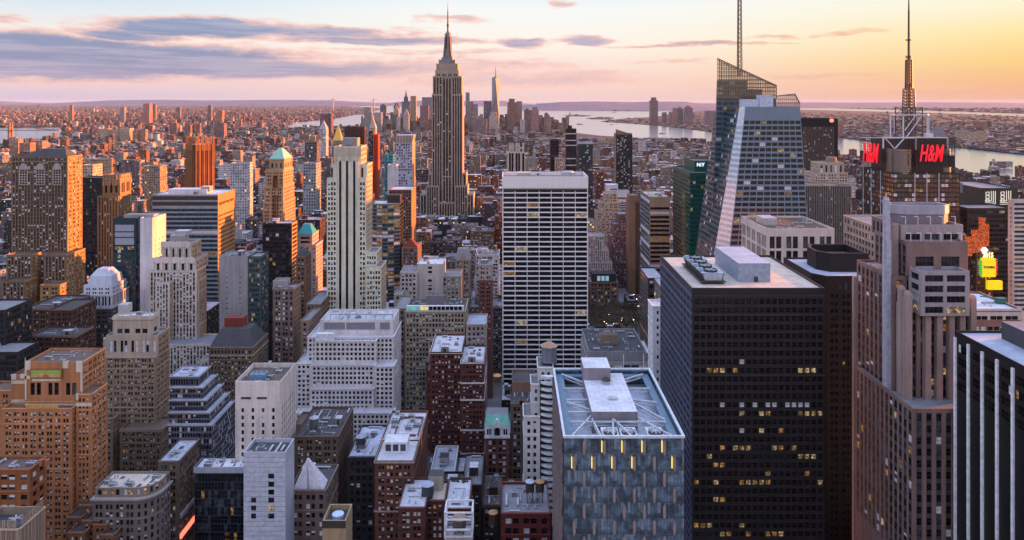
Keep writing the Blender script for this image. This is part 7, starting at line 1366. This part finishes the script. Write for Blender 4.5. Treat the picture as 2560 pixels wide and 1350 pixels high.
for a in [('slim rust apartment tower far across the eastern river', 174, 181, 262, 9000, (.4, .2, .15), 0), ('blue grey pair of far towers left of the pink block', 300, 311, 268, 8500, (.3, .29, .33), 0), ('pink far block with an orange side', 352, 373, 280, 8000, (.45, .18, .16), 0), ('tall red far block standing above the pink one', 358, 374, 259, 9500, (.48, .2, .17), 0), ('slim brown far tower right of the red block', 382, 389, 260, 9300, (.34, .18, .15), 0), ('dark far tower near the middle of the eastern shore', 441, 450, 268, 8800, (.2, .15, .17), 0), ('dark brown far tower with a stepped top', 519, 528, 266, 8800, (.22, .14, .15), 'step'), ('rust far block on the eastern shore', 541, 556, 276, 8400, (.4, .18, .14), 0), ('dark plum tower slab before the distant bay', 800, 828, 285, 5000, (.15, .08, .09), 0), ('cream apartment cross tower, first of the sunlit row', 250, 270, 322, 4300, (.46, .37, .27), 0), ('cream apartment cross tower, second of the sunlit row', 277, 295, 323, 4300, (.46, .37, .27), 0), ('cream apartment cross tower, third of the sunlit row', 299, 324, 321, 4280, (.46, .36, .26), 0), ('orange brick apartment slab in the sunlit row', 331, 345, 326, 4250, (.42, .22, .14), 0), ('rust brick apartment slab ending the sunlit row', 349, 364, 323, 4250, (.38, .2, .14), 0), ('plum brick housing slab right of the sunlit row', 426, 442, 308, 4700, (.22, .12, .12), 0), ('plum brick housing slab with an orange end', 463, 476, 312, 4650, (.26, .13, .12), 0), ('small plum brick housing slab with a glowing end', 489, 500, 308, 4700, (.26, .13, .12), 0), ('broad plum housing slab near the eastern shore', 536, 560, 308, 4650, (.2, .12, .12), 0), ('orange hospital like slab above the massive brown tower', 24, 46, 348, 3200, (.4, .23, .16), 0), ('rust slab just left of the grey river housing', 48, 75, 357, 3100, (.36, .19, .14), 0), ('grey brown river housing slab in front of the dark shore', 78, 105, 352, 3150, (.3, .22, .2), 0), ('orange brick slab behind the massive brown tower', 225, 262, 398, 1500, (.42, .27, .18), 0), ('beige slab with bright bands right of the massive brown tower', 205, 232, 412, 1250, (.5, .4, .3), 0), ('charcoal tower in the sunlit flats behind the gothic tower', 302, 336, 400, 1600, (.14, .12, .13), 0), ('orange edged tower group behind the gothic tower', 356, 400, 415, 1450, (.36, .24, .17), 0), ('white curved office beside the ribbed orange tower', 545, 575, 412, 1700, (.55, .55, .6), 0), ('white gridded hotel with a dark red roof right of the ribbed orange tower', 575, 617, 408, 1250, (.5, .47, .5), 0), ('grey green tower with bright vertical edges beside the green roofed tower', 758, 790, 408, 1150, (.3, .32, .34), 0), ('dark glass tower with orange side behind the green roofed tower', 762, 792, 355, 1700, (.12, .11, .12), 0), ('pale blue tower with a pointed cap behind the green roofed tower', 798, 815, 322, 2300, (.5, .46, .48), 'pyr')]:
    far_tower('apartment_tower', a[0], a[1], a[2], a[3], a[4], a[5], a[6] or None, grp='tall blocks toward the eastern river', D=30 if a[4] < 2600 else None)
# tapering glass giant
root = empty('tapering_glass_tower', (X(1239, 5860), 5860, 0), 'tall tapering glass tower with a bright sunlit triangular facet and a thin mast', 'skyscraper'); cx, cy = X(1239, 5860), 5860; h = 31; zt = Z(194, 5860); zb_ = 55
lo = [(cx - h, cy - h), (cx + h, cy - h), (cx + h, cy + h), (cx - h, cy + h)]; k = h * .98; up = [(cx, cy - k), (cx + k, cy), (cx, cy + k), (cx - k, cy)]
fm, t, b_ = mat_base('tower_glass'); b_.inputs['Metallic'].default_value = .85; b_.inputs['Roughness'].default_value = .22
wv = t.new('ShaderNodeTexWave', bands_direction='Z'); wv.inputs['Scale'].default_value = .12; t.l.new(t.new('ShaderNodeTexCoord').outputs['Object'], wv.inputs['Vector']); t.l.new(t.mix(wv.outputs[1], (.14, .15, .22, 1), (.3, .31, .38, 1)), b_.inputs['Base Color'])
q = MB(); q.prism(lo, 0, zb_, fm)
for i in range(4):
    j = (i + 1) % 4; q.poly([(*lo[i], zb_), (*lo[j], zb_), (*up[i], zt)], fm); q.poly([(*lo[j], zb_), (*up[j], zt), (*up[i], zt)], fm)
q.poly([(*p, zt) for p in up], fm); q.build('facade', root, (cx, cy, 0)); q = MB(); q.cyl(cx, cy, zt, zt + 6, 18, 18, DARKM, 16); q.cyl(cx, cy, zt + 6, Z(164, cy), 3.4, .6, DARKM, 8); q.build('mast', root, (cx, cy, 0))
# bridges, statue, boats
def bridge(name, label, xa, xb, Yb, zt, zd, tx, m, tw):
    root = empty(name, ((xa + xb) / 2, Yb, 0), label, 'bridge'); o = ((xa + xb) / 2, Yb, 0); q = MB(); q.box(xa, xb, Yb - 14, Yb + 14, zd - 5, zd, m, bottom=True); q.build('deck', root, o)
    for x in tx:
        q = MB()
        for dy in (-13, 13): q.box(x - tw, x + tw, Yb + dy - tw, Yb + dy + tw, -3, zt, m)
        for z in (zt * .97, zt * .66): q.box(x - tw * .8, x + tw * .8, Yb - 12, Yb + 12, z - tw, z, m, bottom=True)
        q.build('tower', root, o)
    for dy in (-13, 13):
        q = MB(); pts = [xa] + tx + [xb]
        for i in range(len(pts) - 1):
            a, c = pts[i], pts[i + 1]; za, zc_ = (zd if i == 0 else zt), (zd if i == len(pts) - 2 else zt); n = 10
            f = lambda u: (a + (c - a) * u, Yb + dy, (za + (zc_ - za) * u) - (4 * u * (1 - u)) * ((zt - zd) * (.9 if 0 < i < len(pts) - 2 else .25)))
            for j in range(n): q.bar(f(j / n), f((j + 1) / n), tw * .5, m)
        q.build('cable', root, o)
bridge('suspension_bridge', 'faint suspension bridge with two pale towers across the bay mouth on the horizon', X(700, 20000), X(1060, 20000), 20000, Z(246.5, 20000), 70, [X(833, 20000), X(935, 20000)], plain('bridge_steel', (.4, .36, .38), .6), 13)
bridge('river_bridge', 'dark steel suspension bridge with an orange lit tower over the river at the left edge', X(-400, 5300), X(150, 5300), 5300, Z(306, 5300), 45, [X(-300, 5300), X(26, 5300)], plain('rust_steel', (.3, .14, .09), .6), 7)
px, Ys = 1425, 13000; x = X(px, Ys); root = empty('statue', (x, Ys, 1), 'tiny robed statue with a raised arm on a stone pedestal on the harbour island', 'statue'); vg = plain('verdigris', (.16, .24, .19), .7)
q = MB(); q.box(-32, 32, -32, 32, 0, 12, wallm((.3, .27, .24))); q.prism([(-11, -11), (11, -11), (11, 11), (-11, 11)], 12, 46, wallm((.3, .27, .24)), p1=[(-8, -8), (8, -8), (8, 8), (-8, 8)]); q.build('pedestal', root)
q = MB(); q.cyl(0, 0, 46, 62, 6.5, 4.6, vg, 12); q.cyl(0, 0, 62, 76, 4.6, 4.2, vg, 12); q.cyl(0, 0, 76, 79, 4.2, 1.6, vg, 12); q.cyl(0, 0, 79, 84, 1.8, 2.0, vg, 10); q.cyl(0, 0, 84, 85.5, 2.6, .6, vg, 10); q.bar((3.4, 0, 76), (6.2, 0, 90), 2.0, vg); q.bar((-3.8, -1, 75), (-3.6, -4.4, 68), 2.4, vg); q.box(-5, -2.4, -5, -4.2, 66, 72, vg); q.build('figure', root); q = MB(); q.cyl(6.2, 0, 90, 92, .8, 1.4, vg, 8); q.cyl(6.2, 0, 92, 95, 1.2, .1, plain('gold_leaf', (.75, .42, .07), .3, .7), 8); q.build('torch', root)
def boat(px, py, L_, label, hullc, ang=0):
    x, y = G(px, py, -3); root = empty('ferry_boat', (x, y, -3), label, 'boat', 'boats on the harbour'); root.rotation_euler.z = R(ang); W = L_ * .13; hm = plain('boat_hull', hullc, .6)
    q = MB(); P = [(-L_ / 2, -W * .8), (L_ * .3, -W), (L_ / 2, 0), (L_ * .3, W), (-L_ / 2, W * .8)]; q.prism([(a * .94, c * .8) for a, c in P], 0, L_ * .07, hm, p1=P); q.build('hull', root)
    q = MB(); q.box(-L_ * .4, L_ * .22, -W * .7, W * .7, L_ * .07, L_ * .13, WHITEP); q.box(-L_ * .3, L_ * .12, -W * .6, W * .6, L_ * .131, L_ * .18, WHITEP); q.box(L_ * .05, L_ * .14, -W * .5, W * .5, L_ * .181, L_ * .22, WHITEP); q.build('cabin', root); q = MB(); q.cyl(-L_ * .1, 0, L_ * .18, L_ * .25, L_ * .025, L_ * .02, DARKM, 8); q.build('funnel', root)
for a in [(1450, 311, 75, 'dark ferry near the middle of the harbour', (.1, .1, .12), 10), (1530, 311.5, 45, 'small dark boat right of the ferry in the harbour', (.08, .08, .1), -20), (1657, 334.5, 60, 'nearest boat, close to the island shore on the wide river', (.1, .12, .14), 15), (1385, 296, 40, 'tiny white boat by the downtown tip', (.5, .5, .52), 0), (1536, 282, 90, 'long low ship beyond the islands', (.16, .1, .1), 5)]: boat(*a)
# ================================================================ PARK, LAMPS, TRAFFIC
sheet('park_ground', [(PARK[0], PARK[2]), (PARK[1], PARK[2]), (PARK[1], PARK[3]), (PARK[0], PARK[3])], .16, landm('park_gravel', (.14, .12, .09), (.1, .11, .06), .05))
lv = [plain('young_leaf', (.10, .09, .035), .8), plain('dry_twig', (.085, .06, .045), .9), plain('leaf_dark', (.05, .05, .025), .8)]
def tree_mesh(seed):
    g = random.Random(seed); q = MB(); br = wallm((.09, .07, .055)); q.cyl(0, 0, 0, 5, .32, .24, br, 7, cap=False); tips = []
    for i in range(9):
        a = R(40 * i + g.uniform(-15, 15)); p0 = (0, 0, 4 + .35 * i); l = g.uniform(2.4, 4.6); p1 = (l * math.cos(a), l * math.sin(a), 7.5 + g.uniform(0, 5)); q.bar(p0, p1, .16, br); tips.append(p1)
        for _ in range(2): p2 = tuple(p1[k] + g.uniform(-1.6, 1.6) for k in range(2)) + (p1[2] + g.uniform(.6, 2.4),); q.bar(p1, p2, .08, br); tips.append(p2)
    q2 = MB()
    for t_ in tips:
        for _ in range(13):
            c = Vector((t_[0] + g.gauss(0, .75), t_[1] + g.gauss(0, .75), t_[2] + g.gauss(0, .6))); u = Vector((g.gauss(0, 1), g.gauss(0, 1), g.gauss(0, 1))).normalized() * g.uniform(.18, .42); v = u.orthogonal().normalized() * g.uniform(.16, .36)
            q2.poly([tuple(c + u), tuple(c + v), tuple(c - u), tuple(c - v)], g.choice(lv))
    a, c = q.build('trunk'), q2.build('crown'); r_ = (a.data, c.data); bpy.data.objects.remove(a); bpy.data.objects.remove(c); return r_
TM = [tree_mesh(i) for i in range(4)]; g = random.Random(31)
def put_tree(x, y, s, lab, grp):
    root = empty('park_tree', (x, y, .16), lab, 'tree', grp); root.scale = (s, s, s); root.rotation_euler.z = g.uniform(0, 6); tm = g.choice(TM)
    for nm, me in zip(('trunk', 'crown'), tm): o = bpy.data.objects.new(nm, me); COL.objects.link(o); o.parent = root
for i in range(8):
    for j in range(9): put_tree(PARK[0] + 3 + i * 8.2 + g.uniform(-1.5, 1.5), PARK[2] + 3 + j * 8.4 + g.uniform(-1.5, 1.5), g.uniform(.9, 1.3), 'budding olive brown park tree in the dense grove below the stone block', 'trees of the small park')
lampg = plain('lamp_globe', (.8, .7, .5), .4, emit=(1, .68, .3), es=6)
for i in range(18):
    x, y = PARK[0] + g.uniform(2, 56), PARK[2] + g.uniform(-6, 60); root = empty('park_lamp', (x, y, .16), 'glowing park lamp among the budding trees', 'street lamp', 'lamps of the small park'); q = MB(); q.cyl(0, 0, 0, 4.2, .1, .07, DARKM, 6); q.build('post', root); q = MB(); q.cyl(0, 0, 4.2, 4.6, .2, .42, lampg, 8); q.cyl(0, 0, 4.6, 5, .42, .2, lampg, 8); q.build('globe', root)
def car_meshes(c):
    pm_ = plain('car_paint', c, .3, .2); q = MB(); P = [(-.9, -2.2), (.9, -2.2), (.9, 2.2), (-.9, 2.2)]; q.prism([(a * .97, e * .98) for a, e in P], .35, .6, pm_, p1=P, bottom=True); q.prism(P, .6, .95, pm_, p1=[(a * .95, e * .97) for a, e in P]); a = q.build('body')
    q = MB(); q.prism([(-.82, -1.5), (.82, -1.5), (.82, 1.3), (-.82, 1.3)], .951, 1.45, GL_DARK, pm_, p1=[(-.66, -1.0), (.66, -1.0), (.66, .7), (-.66, .7)]); c_ = q.build('cabin'); q = MB()
    q.cyl(0, 0, -.1, .1, .34, .34, DARKM, 12); w = q.build('wheel'); q = MB(); q.box(-.22, .22, -.05, .05, -.1, .1, plain('headlamp', (.8, .8, .7), .3, emit=(1, .85, .6), es=9), bottom=True); h = q.build('headlight'); q = MB(); q.box(-.22, .22, -.05, .05, -.08, .08, plain('tail_lamp', (.5, .02, .02), .3, emit=(1, .05, .03), es=4), bottom=True); tl = q.build('tail_light')
    r_ = [o.data for o in (a, c_, w, h, tl)]
    for o in (a, c_, w, h, tl): bpy.data.objects.remove(o)
    return r_
CM = {n: car_meshes(c) for n, c in (('yellow', (.55, .35, .02)), ('black', (.02, .02, .025)), ('white', (.6, .6, .6)), ('silver', (.35, .36, .38)))}
def car(x, y, n, lab, up):
    root = empty('car', (x, y, .01), lab, 'car', 'cars on the avenue beside the park'); root.rotation_euler.z = 0 if up else math.pi; me = CM[n]
    def ad(nm, k, loc, rot=(0, 0, 0)): o = bpy.data.objects.new(nm, me[k]); COL.objects.link(o); o.parent = root; o.location = loc; o.rotation_euler = rot
    ad('body', 0, (0, 0, 0)); ad('cabin', 1, (0, 0, 0))
    for sx in (-.8, .8):
        for sy in (-1.35, 1.35): ad('wheel', 2, (sx, sy, .34), (0, R(90), 0))
        ad('headlight', 3, (sx * .75, -2.21, .72)); ad('tail_light', 4, (sx * .75, 2.19, .75))
for i in range(20):
    n = g.choice(list(CM)); car(164 + g.choice([-5, -1.7, 1.7, 5]), 790 + i * 11 + g.uniform(-2, 2), n, f"{n} car with glowing headlamps in the avenue traffic beside the park", True)
# ================================================================ AIR
hz = bpy.data.materials.new('air'); hz.use_nodes = True; t = NT(hz.node_tree); t.n.clear(); o_ = t.new('ShaderNodeOutputMaterial'); pv = t.new('ShaderNodeVolumePrincipled'); pv.inputs['Density'].default_value = 0.55e-5; pv.inputs['Color'].default_value = (.62, .78, 1, 1); pv.inputs['Anisotropy'].default_value = .0; t.l.new(pv.outputs[0], o_.inputs['Volume'])
if HAZE:
    q = MB(); q.box(-WFAR - 900, WFAR + 900, -3000, WFAR + 900, -5, 420, hz, bottom=True); tag(q.build('haze'), kind='stuff')
